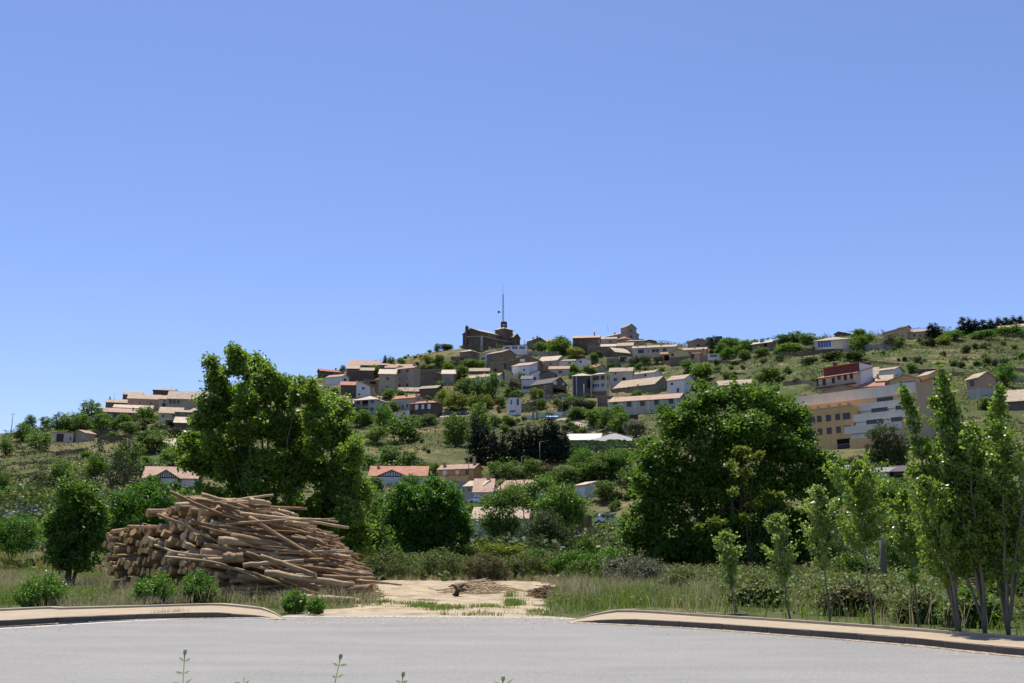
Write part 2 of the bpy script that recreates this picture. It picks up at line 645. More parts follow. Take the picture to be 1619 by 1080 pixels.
# where the hillside is greener and where it is straw coloured
pxv = 809.5 + GX / np.maximum(GYY, 1) * FPX * 1.012
gr = (vnoise(GX / 38, GYY / 22, 21) - .5) * .5
gr = gr + np.where(GYY > 60, np.where(pxv > 1100, .10, np.where(pxv < 330, -.06, .02)), .1)
a = me.attributes.new('green', 'FLOAT', 'POINT')
a.data.foreach_set('value', gr.ravel().astype(np.float32))
GROUND = tag(obj('ground', me), kind='structure')

# ---------------------------------------------------------------- road, edge line, pavements
def strip(a, b, z0, z1=None, sub=1):
    """quad strip between polylines a and b"""
    vs = [(x, y, z0) for x, y in a] + [(x, y, z0 if z1 is None else z1) for x, y in b]
    n = len(a)
    return vs, [(i, i + 1, n + i + 1, n + i) for i in range(n - 1)]


def resample(pts, step=.4):
    pts = [Vector((p[0], p[1], 0)) for p in pts]
    # Catmull-Rom
    out = []
    for i in range(len(pts) - 1):
        p0, p1, p2, p3 = pts[max(i - 1, 0)], pts[i], pts[i + 1], pts[min(i + 2, len(pts) - 1)]
        n = max(2, int((p2 - p1).length / step))
        for k in range(n):
            t = k / n
            q = .5 * ((2 * p1) + (p2 - p0) * t + (2 * p0 - 5 * p1 + 4 * p2 - p3) * t * t + (3 * p1 - p0 - 3 * p2 + p3) * t ** 3)
            out.append((q.x, q.y))
    out.append((pts[-1].x, pts[-1].y))
    return out


edge_px = [(0, 993), (95, 987.5), (191, 982), (300, 977.5), (414, 975), (540, 974), (700, 974.5), (880, 976.5), (987, 982.5), (1100, 991), (1240, 1001.5), (1430, 1017), (1619, 1035)]
edge = [(-40, -20), (-31, -2), (-21, 12.5)] + [flat(a, b) for a, b in edge_px] + [(11.5, 13), (14, 7), (16, -5), (18, -25)]
edge = resample(edge, .5)
near_c = resample([(-28, -25), (-20, -8), (-13, 2), (-8, 7.5), (-3, 9.6), (2, 9.3), (5, 6.5), (7, 1), (8, -8), (9, -25)], .5)

mr, nt, out = mat_base('asphalt')
n1 = noise(nt, 16, 4, .8)
n2 = noise(nt, .35, 7, .7, stretch=(.7, 2.2, 1))
n3 = noise(nt, 90, 2, .6)
c = ramp(nt, n1, [(.3, (.09, .088, .082)), (.7, (.36, .35, .325))])
c = mixc(nt, .6, c, ramp(nt, n2, [(.3, (.125, .122, .11)), (.7, (.27, .26, .235))]))
c = mixc(nt, .35, c, ramp(nt, n3, [(.35, (.09, .09, .09)), (.65, (.42, .41, .4))]))
principled(nt, out, c, .9, .2, n1, .5, .01)
mb = MB()
# fan between the far edge and the near edge, in many thin rows
fe = edge
ne = near_c
N = 160
def pick(pl, t):
    L = [0]
    for i in range(1, len(pl)):
        L.append(L[-1] + math.dist(pl[i], pl[i - 1]))
    d = t * L[-1]
    return (float(np.interp(d, L, [p[0] for p in pl])), float(np.interp(d, L, [p[1] for p in pl])))
A = [pick(fe, i / N) for i in range(N + 1)]
B = [pick(ne, i / N) for i in range(N + 1)]
vs, fs_ = [], []
NR = 10
for j in range(NR + 1):
    t = j / NR
    for i in range(N + 1):
        x = A[i][0] * (1 - t) + B[i][0] * t
        y = A[i][1] * (1 - t) + B[i][1] * t
        vs.append((x, y, .006))
for j in range(NR):
    for i in range(N):
        fs_.append((j * (N + 1) + i, (j + 1) * (N + 1) + i, (j + 1) * (N + 1) + i + 1, j * (N + 1) + i + 1))
mb.add(vs, fs_)
tag(obj('road', mb.mesh('road', mr)), kind='structure')


def offset(pl, d):
    out = []
    for i, p in enumerate(pl):
        a, b = pl[max(i - 1, 0)], pl[min(i + 1, len(pl) - 1)]
        t = Vector((b[0] - a[0], b[1] - a[1])).normalized()
        out.append((p[0] + t.y * d, p[1] - t.x * d))   # to the right of travel = towards the camera
    return out


mw, nt, out = mat_base('road_paint')
n1 = noise(nt, 6, 5, .8)
wc = ramp(nt, n1, [(.36, (.32, .32, .31)), (.46, (.62, .61, .58))])
principled(nt, out, wc, .8, .2)
mb = MB()
le = [p for p in edge]
mb.add(*strip(offset(le, .24), offset(le, .42), .0105))
tag(obj('road_edge_line', mb.mesh('road_edge_line', mw)), kind='structure')

# gravel and grit between the line and the kerb
mgr, nt, out = mat_base('grit')
principled(nt, out, ramp(nt, noise(nt, 9, 5, .8), [(.35, (.18, .145, .10)), (.6, (.42, .36, .28))]), .95, .1, noise(nt, 12, 3, .7), 1, .03)

mp_, nt, out = mat_base('pavement_sand_concrete')
n1 = noise(nt, 1.2, 5, .7)
c = ramp(nt, n1, [(.3, (.28, .22, .15)), (.7, (.39, .32, .225))])
c = mixc(nt, .3, c, ramp(nt, noise(nt, 18, 3, .7), [(.3, (.2, .15, .09)), (.7, (.50, .42, .30))]))
principled(nt, out, c, .9, .15, noise(nt, 18, 3, .7), .3, .01)
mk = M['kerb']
KH = .15


def pavement(front_px, back_px, name, taper):
    """front_px/back_px: pixel outlines of the top face, at kerb height"""
    f = resample(front_px, .35)
    n = len(f)
    b0 = resample(back_px, .35)
    b = [pick(b0, i / (n - 1)) for i in range(n)]
    def kz(i):
        q = (i if taper == 'start' else n - 1 - i) / 6.0
        return min(1.0, .12 + .88 * q)
    fi = [(f[i][0] + (b[i][0] - f[i][0]) * .08, f[i][1] + (b[i][1] - f[i][1]) * .08) for i in range(n)]
    bi = [(b[i][0] - (b[i][0] - f[i][0]) * .06, b[i][1] - (b[i][1] - f[i][1]) * .06) for i in range(n)]
    m1 = MB()
    vs, fs = strip(fi, bi, KH - .006)
    vs = [(x, y, (KH - .006) * kz(i % n)) for i, (x, y, z) in enumerate(vs)]
    m1.add(vs, fs)
    tag(obj('pavement', m1.mesh('pavement', mp_)), kind='structure')
    m2 = MB()
    def wob(i): return KH + .008 * math.sin(i * 1.7) - .004
    
    vs = []
    for i in range(n):
        vs += [(*f[i], -.05), (*f[i], wob(i // 3) * kz(i)), (*fi[i], wob(i // 3) * kz(i)), (*fi[i], -.05)]
    fs = []
    for i in range(n - 1):
        a, c2 = i * 4, (i + 1) * 4
        fs += [(a, c2, c2 + 1, a + 1), (a + 1, c2 + 1, c2 + 2, a + 2), (a + 2, c2 + 2, c2 + 3, a + 3)]
    fs += [(0, 1, 2, 3), tuple((n - 1) * 4 + k for k in (3, 2, 1, 0))]
    # separate kerb stones with open joints, each sitting a little differently
    i = 0
    kr = random.Random(n)
    while i < n - 1:
        j = min(i + 3, n - 1)
        dz_, dn_ = kr.uniform(-.010, .006), kr.uniform(-.012, .012)
        st = []
        for q in range(i, j + 1):
            for k_ in range(4):
                p_ = list(vs[q * 4 + k_])
                if q in (i, j):          # pull the ends in by 1.5 cm
                    o_ = vs[(q + (1 if q == i else -1)) * 4 + k_]
                    L_ = max(1e-3, math.dist(p_[:2], o_[:2]))
                    p_[0] += (o_[0] - p_[0]) * .018 / L_
                    p_[1] += (o_[1] - p_[1]) * .018 / L_
                t_ = Vector((f[q][0] - b[q][0], f[q][1] - b[q][1])).normalized()
                p_[0] += t_.x * dn_
                p_[1] += t_.y * dn_
                if k_ in (1, 2):
                    p_[2] += dz_
                st.append(tuple(p_))
        m_ = j - i + 1
        sf_ = []
        for q in range(m_ - 1):
            a, c2 = q * 4, q * 4 + 4
            sf_ += [(a, c2, c2 + 1, a + 1), (a + 1, c2 + 1, c2 + 2, a + 2), (a + 2, c2 + 2, c2 + 3, a + 3)]
        sf_ += [(0, 1, 2, 3), tuple((m_ - 1) * 4 + k_ for k_ in (3, 2, 1, 0))]
        m2.add(st, sf_)
        i = j
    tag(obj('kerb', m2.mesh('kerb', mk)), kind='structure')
    m3 = MB()
    vs = []
    for i in range(n):
        vs += [(*bi[i], -.05), (*bi[i], (KH + .05) * kz(i)), (*b[i], (KH + .05) * kz(i)), (*b[i], -.05)]
    m3.add(vs, fs)
    tag(obj('pavement_edging', m3.mesh('pavement_edging', M['beige'])), kind='structure')
    # grit along the foot of the kerb
    m4 = MB()
    fo = offset(f, -.0)
    go = []
    for i in range(n):
        t = Vector((f[i][0] - b[i][0], f[i][1] - b[i][1])).normalized()
        w = .10 + .14 * R.random() * (1 if (i // 9) % 2 else .5)
        go.append((f[i][0] + t.x * w, f[i][1] + t.y * w))
    m4.add(*strip(go, f, .013, .035))
    tag(obj('gutter_grit', m4.mesh('gutter_grit', mgr)), kind='structure')
    return f, b


lf = [(-28, -3), (-20.6, 10.8)] + [flat(a, b, KH) for a, b in [(0, 981.5), (95, 976.5), (191, 972), (291, 969.6), (380, 968.6), (414, 968.6), (440, 971)]]
lb = [(-31, -1), (-23, 13.5)] + [flat(a, b, KH) for a, b in [(0, 965), (100, 962.5), (220, 959.5), (310, 957), (356, 956.5), (421, 964), (452, 971)]]
pav_l = pavement(lf, lb, 'left', 'end')
rf = [flat(a, b, KH) for a, b in [(900, 976.0), (925, 976.3), (987, 978.5), (1100, 984), (1240, 993.5), (1430, 1007.5), (1619, 1025)]] + [(12.2, 12.5), (14.6, 6.5), (16.6, -5)]
rb = [flat(a, b, KH) for a, b in [(897, 974), (914, 972), (987, 966.8), (1110, 974), (1240, 982), (1430, 995.5), (1619, 1010)]] + [(14.3, 13.3), (16.8, 7), (18.8, -5)]
pav_r = pavement(rf, rb, 'right', 'start')
# ---------------------------------------------------------------- buildings
ZM = {'A': (0, 560, 4.5), 'B': (480, 540, 6.746), 'C': (700, 440, 8.095), 'D': (700, 540, 6.746), 'E': (880, 490, 5.996),
      'F': (1100, 490, 5.996), 'G': (1349, 480, 5.996), 'H': (1260, 550, 6.746), 'I': (570, 690, 4.151), 'J': (700, 630, 4.497),
      'X': (0, 0, 1), 'Q': (1330, 700, 5.4)}


def solid(surf_v, surf_f, t=.16):
    """closed slab under a roof surface"""
    n = len(surf_v)
    vs = [tuple(v) for v in surf_v] + [(v[0], v[1], v[2] - t) for v in surf_v]
    fs = [tuple(f) for f in surf_f] + [tuple(n + i for i in reversed(f)) for f in surf_f]
    ed = {}
    for f in surf_f:
        for i in range(len(f)):
            ed[(f[i], f[(i + 1) % len(f)])] = 1
    for (a, b) in ed:
        if (b, a) not in ed:
            fs.append((b, a, n + a, n + b))
    return vs, fs


def roof_surf(W, D, H, kind, pitch, ov):
    tp = math.tan(math.radians(pitch))
    x0, x1, y0, y1 = -W - ov, ov, -ov, D + ov
    zl = H + .17 - ov * tp
    if kind == 'gx':
        zr = H + .17 + D / 2 * tp
        return [(x0, y0, zl), (x1, y0, zl), (x1, D / 2, zr), (x0, D / 2, zr), (x1, y1, zl), (x0, y1, zl)], [(0, 1, 2, 3), (3, 2, 4, 5)]
    if kind == 'gy':
        zr = H + .17 + W / 2 * tp
        return [(x0, y0, zl), (-W / 2, y0, zr), (-W / 2, y1, zr), (x0, y1, zl), (x1, y0, zl), (x1, y1, zl)], [(0, 1, 2, 3), (1, 4, 5, 2)]
    if kind == 'hip':
        h = min(W, D) / 2
        zr = H + .17 + h * tp
        if W >= D:
            a, b = (-W + h, D / 2, zr), (-h, D / 2, zr)
        else:
            a, b = (-W / 2, h, zr), (-W / 2, D - h, zr)
        v = [(x0, y0, zl), (x1, y0, zl), (x1, y1, zl), (x0, y1, zl), a, b]
        if abs(W - D) < .05:
            v = v[:5]
            return v, [(0, 1, 4), (1, 2, 4), (2, 3, 4), (3, 0, 4)]
        if W >= D:
            return v, [(0, 1, 5, 4), (1, 2, 5), (2, 3, 4, 5), (3, 0, 4)]
        return v, [(0, 1, 4), (1, 2, 5, 4), (2, 3, 5), (3, 0, 4, 5)]
    if kind == 'shed':      # rises to the back
        zr = H + .17 + (D + ov) * tp
        return [(x0, y0, zl), (x1, y0, zl), (x1, y1, zr), (x0, y1, zr)], [(0, 1, 2, 3)]
    if kind == 'shedl':     # rises to the left
        zr = H + .17 + (W + ov) * tp
        return [(x0, y0, zr), (x1, y0, zl), (x1, y1, zl), (x0, y1, zr)], [(0, 1, 2, 3)]
    if kind == 'shedr':
        zr = H + .17 + (W + ov) * tp
        return [(x0, y0, zl), (x1, y0, zr), (x1, y1, zr), (x0, y1, zl)], [(0, 1, 2, 3)]


def wall_prism(W, D, H, kind, pitch, base):
    tp = math.tan(math.radians(pitch))
    v = [(-W, 0, base), (0, 0, base), (0, D, base), (-W, D, base), (-W, 0, H), (0, 0, H), (0, D, H), (-W, D, H)]
    f = [(0, 3, 2, 1)]
    if kind == 'gx':
        z = H + D / 2 * tp
        v += [(0, D / 2, z), (-W, D / 2, z)]
        f += [(0, 1, 5, 4), (1, 2, 6, 8, 5), (2, 3, 7, 6), (3, 0, 4, 9, 7), (4, 5, 8, 9), (9, 8, 6, 7)]
    elif kind == 'gy':
        z = H + W / 2 * tp
        v += [(-W / 2, 0, z), (-W / 2, D, z)]
        f += [(0, 1, 5, 8, 4), (1, 2, 6, 5), (2, 3, 7, 9, 6), (3, 0, 4, 7), (4, 8, 9, 7), (8, 5, 6, 9)]
    elif kind in ('shed', 'shedl', 'shedr'):
        if kind == 'shed':
            v[6] = (0, D, H + D * tp); v[7] = (-W, D, H + D * tp)
        elif kind == 'shedl':
            v[4] = (-W, 0, H + W * tp); v[7] = (-W, D, H + W * tp)
        else:
            v[5] = (0, 0, H + W * tp); v[6] = (0, D, H + W * tp)
        f += [(0, 1, 5, 4), (1, 2, 6, 5), (2, 3, 7, 6), (3, 0, 4, 7), (4, 5, 6, 7)]
    else:
        f += [(0, 1, 5, 4), (1, 2, 6, 5), (2, 3, 7, 6), (3, 0, 4, 7), (4, 5, 6, 7)]
    return v, f


_wcache = {}


def window_parts(root, W, D, face, u, z, w, h, style):
    """a framed opening on face L (front, u metres left of the corner) or R (u metres back)"""
    w, h = round(max(w, .35) * 5) / 5, round(max(h, .35) * 5) / 5
    key = (w, h, style)
    if key not in _wcache:
        fm = {'n': 'frame', 'w': 'frame_w', 'd': 'frame_d', 'b': 'frame_w', 'o': 'frame_d', 's': 'frame', 'p': 'frame_w'}[style]
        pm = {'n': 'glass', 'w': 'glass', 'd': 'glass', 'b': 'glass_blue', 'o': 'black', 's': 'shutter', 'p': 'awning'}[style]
        a = MB()
        t = .10 if style != 'o' else .07
        a.box((-w / 2 - t, -.07, -t), (-w / 2, .05, h + t))
        a.box((w / 2, -.07, -t), (w / 2 + t, .05, h + t))
        a.box((-w / 2, -.068, h), (w / 2, .05, h + t))
        a.box((-w / 2 - .003, -.13, -t - .002), (w / 2 + .003, .05, 0))
        if style in 'nwbd' and w > .9:
            k = max(1, int(w / 1.1))
            for i in range(1, k + 1):
                x = -w / 2 + w * i / (k + 1)
                a.box((x - .03, -.045, .001), (x + .03, .03, h - .001))
        b = MB()
        b.box((-w / 2 + .001, -.02, .002), (w / 2 - .001, .02, h - .002))
        _wcache[key] = (a.mesh('window', M[fm]), b.mesh('pane', M[pm]))
    fm, pm = _wcache[key]
    nm = {'o': 'doorway', 's': 'door'}.get(style, 'window') if h > 1.9 or style == 'o' else 'window'
    if face == 'L':
        o = obj(nm, fm, root, (-u, 0, z))
    else:
        o = obj(nm, fm, root, (0, u, z), math.pi / 2)
    obj('pane', pm, o)
    return o


BUILT = []
PAD_Q = []


def chimney(root, roof, x, y, z, h=1.0, w=.5, m='rose'):
    c = MB()
    c.box((x - w / 2, y - w / 2, z - .8), (x + w / 2, y + w / 2, z + h))
    c.box((x - w / 2 - .08, y - w / 2 - .08, z + h), (x + w / 2 + .08, y + w / 2 + .08, z + h + .1))
    obj('chimney', c.mesh('chimney', M[m]), roof)


def volume(root, W, D, H, kind, pitch, wm, rm, ov=.4, base=-3.0, chim=(), wallname='wall', off=(0, 0, 0), upper=None):
    """one walled and roofed block; off shifts it in the root's frame"""
    ox, oy, oz = off
    v, f = wall_prism(W, D, H, kind, pitch, base)
    mb = MB()
    mb.add([(a + ox, b + oy, c + oz) for a, b, c in v], f)
    w = obj(wallname, mb.mesh(wallname, M[wm]), root)
    if kind == 'flat':
        rb_ = MB()
        t = .25
        rb_.box((-W - t * .4 + ox, -t * .4 + oy, H + .003 + oz), (t * .4 + ox, D + t * .4 + oy, H + .22 + oz))
        r = obj('roof', rb_.mesh('roof', M[rm]), root)
    else:
        sv_, sf = roof_surf(W, D, H, kind, pitch, ov)
        vs, fs = solid(sv_, sf)
        rb_ = MB()
        rb_.add([(a + ox, b + oy, c + oz + .02) for a, b, c in vs], fs)
        r = obj('roof', rb_.mesh('roof', M[rm]), root)
    tp = math.tan(math.radians(pitch))
    for cx in chim:
        fx, fy = cx[0], cx[1]
        x, y = -W * (1 - fx), D * fy
        if kind == 'gx':
            z = H + (D / 2 - abs(y - D / 2)) * tp
        elif kind == 'gy':
            z = H + (W / 2 - abs(x + W / 2)) * tp
        elif kind == 'shed':
            z = H + y * tp
        else:
            z = H + .3
        chimney(root, r, x + ox, y + oy, z + oz + .1, cx[2] if len(cx) > 2 else .9, .6)
    return w, r


def house(zm, x0, xm, x1, yb, yt, label, wm='stone', rm='tile', kind='gx', pitch=18, a=None, D=None, wins=(), chim=(), ov=.4,
          name='house', cat='house', group='houses of the hill village', base=-4.0, yaw=None, dy=0):
    """zoom-frame pixels: left face x0..xm, right face xm..x1, foot yb, eaves yt at the near corner"""
    zx, zy, zs = ZM[zm]
    X0, XM, X1, YB, YT = zx + x0 / zs, zx + xm / zs, zx + x1 / zs, zy + yb / zs, zy + yt / zs
    g = G(XM, YB)
    if dy:
        g = P(XM, YB, g.y + dy)
    Y = g.y
    s = (Y * COS + (g.z - CAMZ) * SIN) / FPX
    sv = s / COS
    if a is None:
        a = 28 if x1 > xm + 2 else 3
    ar = math.radians(a)
    az = math.atan2(g.x, Y)           # the view direction; the angle is measured against it
    W = max(1.5, (XM - X0) * s / math.cos(ar))
    if D is None:
        D = (X1 - XM) * s / max(.1, math.sin(ar)) if X1 > XM + .4 else max(5.0, min(9.0, W * .7))
    H = max(1.2, (YB - YT) * sv)
    if kind in ('gx', 'hip', 'shed'):
        pitch += 6
    root = obj(name, None, None, g, -ar - az * 1.0)
    root.empty_display_size = .5
    tag(root, label, cat, group)
    w, r = volume(root, W, D, H, kind, pitch, wm, rm, ov, base, chim)
    if not wins and W > 3.5 and H > 2.3 and name == 'house':
        ra = random.Random(label)
        for lv in range(max(1, int(H / 2.7))):
            for q in range(max(1, int(W / 4.2))):
                if ra.random() < .8:
                    window_parts(root, W, D, 'L', W * (q + ra.uniform(.3, .7)) / max(1, int(W / 4.2)), lv * 2.7 + ra.uniform(.7, 1.0) + (H - 2.7 * int(max(1, H / 2.7))) * .5,
                                 ra.choice([.6, .8, 1.0]), ra.choice([.8, 1.0]), ra.choice('nds'))
    for wd in wins:
        wx, wy, ww, wh = wd[:4]
        st = wd[4] if len(wd) > 4 else 'n'
        hpx = wh / zs * sv
        z = (YB - (zy + wy / zs)) * sv - hpx / 2
        if wx <= xm:
            u = (xm - wx) / zs * s / math.cos(ar)
            if 0 < u < W:
                window_parts(root, W, D, 'L', u, z, ww / zs * s / math.cos(ar), hpx, st)
        else:
            u = (wx - xm) / max(1e-3, (x1 - xm)) * D
            window_parts(root, W, D, 'R', u, z, ww / zs * s / max(.25, math.sin(ar)), hpx, st)
    BUILT.append((g.x, g.y, W, D))
    rz_ = -ar - az
    PAD_Q.append((g.x, g.y, g.z - .1, math.cos(rz_), math.sin(rz_), W, min(D, 8)))
    return root, W, D, H, s


def wallrun(zm, pts, hpx, label, m='stone', cat='wall', name='stone_wall', group='stone walls on the slopes', thick=.5):
    zx, zy, zs = ZM[zm]
    gs = [G(zx + x / zs, zy + y / zs) for x, y in pts]
    h = hpx / zs * gs[0].y / FPX
    mb = MB()
    o = gs[0]
    L = []
    for i in range(len(gs) - 1):
        n = max(1, int((gs[i + 1] - gs[i]).length / 3))
        for k in range(n):
            L.append(gs[i].lerp(gs[i + 1], k / n))
    L.append(gs[-1])
    vs = []
    for i, g in enumerate(L):
        hh = h * (1 + .06 * math.sin(i * 2.1))
        g = g - o
        vs += [(g.x, g.y, g.z - 2), (g.x, g.y, g.z + hh), (g.x, g.y + thick, g.z + hh), (g.x, g.y + thick, g.z - 2)]
    fs = []
    for i in range(len(L) - 1):
        a, c = i * 4, i * 4 + 4
        fs += [(a, c, c + 1, a + 1), (a + 1, c + 1, c + 2, a + 2), (a + 2, c + 2, c + 3, a + 3)]
    fs += [(0, 1, 2, 3), tuple((len(L) - 1) * 4 + k for k in (3, 2, 1, 0))]
    mb.add(vs, fs)
    return tag(obj(name, mb.mesh(name, M[m]), None, o), label, cat, group)


# ---- left end of the village (zoom A)
house('A', 765, 965, 965, 378, 312, 'long grey stone house at the far left end of the ridge skyline', 'stone', 'tile', wins=[(835, 345, 16, 20), (880, 345, 12, 18)], chim=[(.1, .5), (.7, .6)], D=9)
house('A', 880, 1010, 1010, 330, 292, 'small tan-roofed stone house peeping over the leftmost ridge roof', 'stone_dark', 'tile', D=8, dy=14)
house('A', 918, 1130, 1130, 388, 324, 'long reddish stone house with a wide tan roof left of the cream gable', 'stone_pink', 'tile', wins=[(1000, 350, 10, 14), (1075, 350, 10, 14)], D=12)
house('A', 1130, 1200, 1200, 392, 322, 'narrow cream gabled house with a dark arched doorway on the left ridge', 'cream', 'tile', 'gx', wins=[(1168, 332, 12, 12), (1166, 365, 20, 28, 's')], D=9)
house('A', 1095, 1262, 1262, 325, 262, 'dark flat-topped stone house highest of the left cluster', 'stone_dark', 'tile_old', 'hip', 12, D=9, chim=[(.9, .5)], dy=16)
house('A', 1200, 1460, 1460, 392, 326, 'cream house with three arched windows under a broad mottled roof', 'beige', 'tile_old', 'gx', 20, D=17, wins=[(1222, 347, 20, 24), (1248, 347, 20, 24), (1275, 347, 20, 24)], chim=[(.6, .7)])
house('A', 1290, 1352, 1465, 402, 350, 'brown stone house with a low gable on its right beside the three arched windows', 'stone', 'tile', 'gx', 16, a=62, wins=[(1320, 372, 12, 14)])
house('A', 1138, 1290, 1290, 478, 424, 'small cream house under a tan lean-to roof below the left cluster', 'cream', 'tile', 'shed', 18, D=6, wins=[(1165, 445, 14, 14), (1235, 440, 12, 14)])
house('A', 1250, 1362, 1362, 474, 416, 'grey house with one white window in the lower row of the left cluster', 'stone', 'tile', 'gx', 14, wins=[(1300, 440, 16, 22, 'w')])
house('A', 1345, 1415, 1485, 462, 398, 'dark brick house with two round windows next to the big poplar', 'brown', 'tile', 'gx', 22, a=50, wins=[(1378, 418, 14, 18), (1403, 416, 12, 18)])
house('A', 1248, 1440, 1440, 524, 494, 'low stone shed with a pale tiled lean-to roof at the foot of the left cluster', 'stone_dark', 'tile_pale', 'shed', 16, D=6, name='shed', cat='shed')
house('A', 1180, 1270, 1270, 522, 470, 'dark flat-roofed garage with a white balcony rail above', 'stone_dark', 'white', 'flat', D=5, wins=[(1225, 500, 50, 30, 'o')], name='garage', cat='garage')
house('A', 718, 965, 965, 478, 420, 'dark stone house with a red-brown roof and a row of pale windows behind garden trees', 'stone_dark', 'tile_pink', 'gx', 16, D=10, wins=[(760, 442, 18, 20, 'w'), (800, 442, 12, 20, 'w'), (840, 440, 12, 20), (885, 440, 12, 20)], chim=[(.9, .3)])
house('A', 825, 1080, 1080, 412, 390, 'low stone house with a bright lean-to roof in front of the leftmost ridge house', 'stone', 'tile_pale', 'gx', 14, D=10)
house('A', 700, 820, 820, 418, 394, 'tiny pale roofed house at the left edge of the ridge cluster', 'cream', 'tile_pale', 'gx', 14, D=6)
house('A', 480, 540, 540, 445, 432, 'small whitish roof between the dark trees on the left skyline', 'cream', 'tile_pale', 'gx', 12, D=5)
house('A', 375, 518, 518, 628, 564, 'low cream barn with a wide dark door on the left hillside', 'cream', 'tile_old', 'flat', wins=[(432, 598, 44, 54, 's'), (500, 600, 10, 24)], D=6, name='barn', cat='barn')
house('A', 522, 600, 668, 622, 562, 'small cream gabled barn with an old tiled roof at the right of the wide-doored barn', 'beige', 'tile_pink', 'gy', 22, a=45, wins=[(530, 605, 10, 26, 's')], name='barn', cat='barn')
house('A', 1165, 1300, 1300, 690, 658, 'stone shed with a pale tiled roof on the slope left of the big poplar', 'stone', 'tile_pale', 'shed', 16, D=6, name='shed', cat='shed')
house('A', 1300, 1395, 1395, 730, 694, 'small white shed with a pale roof touching the big poplar crown', 'white', 'tile_pale', 'shed', 14, D=6, name='shed', cat='shed')
r_, W_, D_, H_, s_ = house('A', 1040, 1395, 1395, 945, 888, 'white house with a black half-timbered gable and pinkish roof behind the log pile', 'white', 'tile_pink', 'gx', 20, D=10,
      wins=[(1215, 908, 26, 28), (1280, 905, 24, 26), (1090, 908, 22, 26)])


def timber_gable(root, xc, halfw, y0, z0, rise, wallm='white', roofm='tile_pink', depth=5, win=True):
    """projecting gable with upright black timbers; xc = centre in the root's frame"""
    mb = MB()
    mb.add([(xc - halfw, y0, -3), (xc + halfw, y0, -3), (xc + halfw, y0, z0), (xc, y0, z0 + rise), (xc - halfw, y0, z0),
            (xc - halfw, y0 + depth, -3), (xc + halfw, y0 + depth, -3), (xc + halfw, y0 + depth, z0), (xc, y0 + depth, z0 + rise), (xc - halfw, y0 + depth, z0)],
           [(0, 1, 2, 3, 4), (1, 6, 7, 2), (5, 0, 4, 9), (4, 3, 8, 9), (3, 2, 7, 8), (6, 5, 9, 8, 7), (0, 5, 6, 1)])
    obj('gable_wall', mb.mesh('gable_wall', M[wallm]), root)
    t = MB()
    n = 11
    for i in range(1, n):
        x = -halfw + 2 * halfw * i / n
        zt = z0 + rise * (1 - abs(x) / halfw) - .05
        t.box((xc + x - .07, y0 - .05, z0), (xc + x + .07, y0 - .003, zt))
    t.box((xc - halfw, y0 - .06, z0 - .18), (xc + halfw, y0 - .002, z0))
    obj('timber_framing', t.mesh('timber_framing', M['timber']), root)
    ov = .5
    k = rise / halfw
    v = [(xc - halfw - ov, y0 - ov, z0 - ov * k + .15), (xc, y0 - ov, z0 + rise + .15), (xc, y0 + depth, z0 + rise + .15), (xc - halfw - ov, y0 + depth, z0 - ov * k + .15),
         (xc + halfw + ov, y0 - ov, z0 - ov * k + .15), (xc + halfw + ov, y0 + depth, z0 - ov * k + .15)]
    vs, fs = solid(v, [(0, 1, 2, 3), (1, 4, 5, 2)])
    rb_ = MB()
    rb_.add(vs, fs)
    obj('gable_roof', rb_.mesh('gable_roof', M[roofm]), root)


timber_gable(r_, -W_ * (1395 - 1190) / 355., W_ * 78 / 355., -1.2, H_ + .1, W_ * 78 / 355. * .62)
wallrun('A', [(670, 590), (760, 580), (830, 575)], 40, 'brown stone terrace wall right of the gabled barn', 'stone_dark')
wallrun('A', [(690, 640), (830, 625), (960, 610)], 48, 'long dark retaining wall curving below the left houses', 'stone_dark')
wallrun('A', [(395, 722), (470, 712), (600, 694)], 28, 'ruined low stone wall alone on the dry left slope', 'stone')
wallrun('A', [(225, 560), (360, 545)], 30, 'grey stone wall running under the leftmost dark trees', 'stone')

# ---- centre left (zoom B)
house('B', 148, 178, 430, 385, 304, 'dark stone house with a red roof at the left end of the centre skyline', 'stone_dark', 'tile_red', 'gy', 30, a=72, D=None, chim=[(.5, .7)])
house('B', 478, 805, 805, 330, 256, 'wide dark house with two stepped tan roofs on the skyline', 'stone_dark', 'tile_pink', 'gx', 20, D=14, wins=[(690, 275, 12, 14), (640, 275, 10, 12), (735, 275, 10, 12)], chim=[(.2, .6), (.4, .6)])
house('B', 458, 585, 585, 405, 292, 'tall dark stone annex with a narrow tan roof under the stepped roofs', 'stone_dark', 'tile', 'shed', 16, D=6)
house('B', 580, 742, 742, 400, 312, 'dark brown annex with a lean-to roof beside the garden trees', 'brown', 'tile_old', 'shed', 14, D=6)
house('B', 240, 405, 482, 448, 372, 'white house with a balcony gable just right of the big poplar top', 'white', 'tile_pink', 'gx', 20, a=35, wins=[(440, 400, 24, 22), (445, 430, 40, 20, 'o')])
house('B', 806, 882, 882, 320, 252, 'narrow stone house between the stepped roofs and the pink roof', 'stone', 'tile_old', 'gx', 12, D=8)
house('B', 872, 1150, 1150, 330, 282, 'long pale pink roofed house on the ridge behind the tall cream house', 'rose', 'tile_pink', 'gx', 20, D=10, dy=10, chim=[(.3, .5)])
house('B', 975, 1168, 1245, 495, 282, 'tall three-storey cream house with six windows at the centre left', 'beige', 'tile_pink', 'gx', 15, a=32,
      wins=[(1018, 308, 24, 30), (1105, 308, 26, 30), (1020, 386, 20, 28, 'b'), (1105, 386, 20, 28, 'b'), (1020, 460, 24, 34), (1105, 460, 20, 28)], chim=[(.9, .5)])
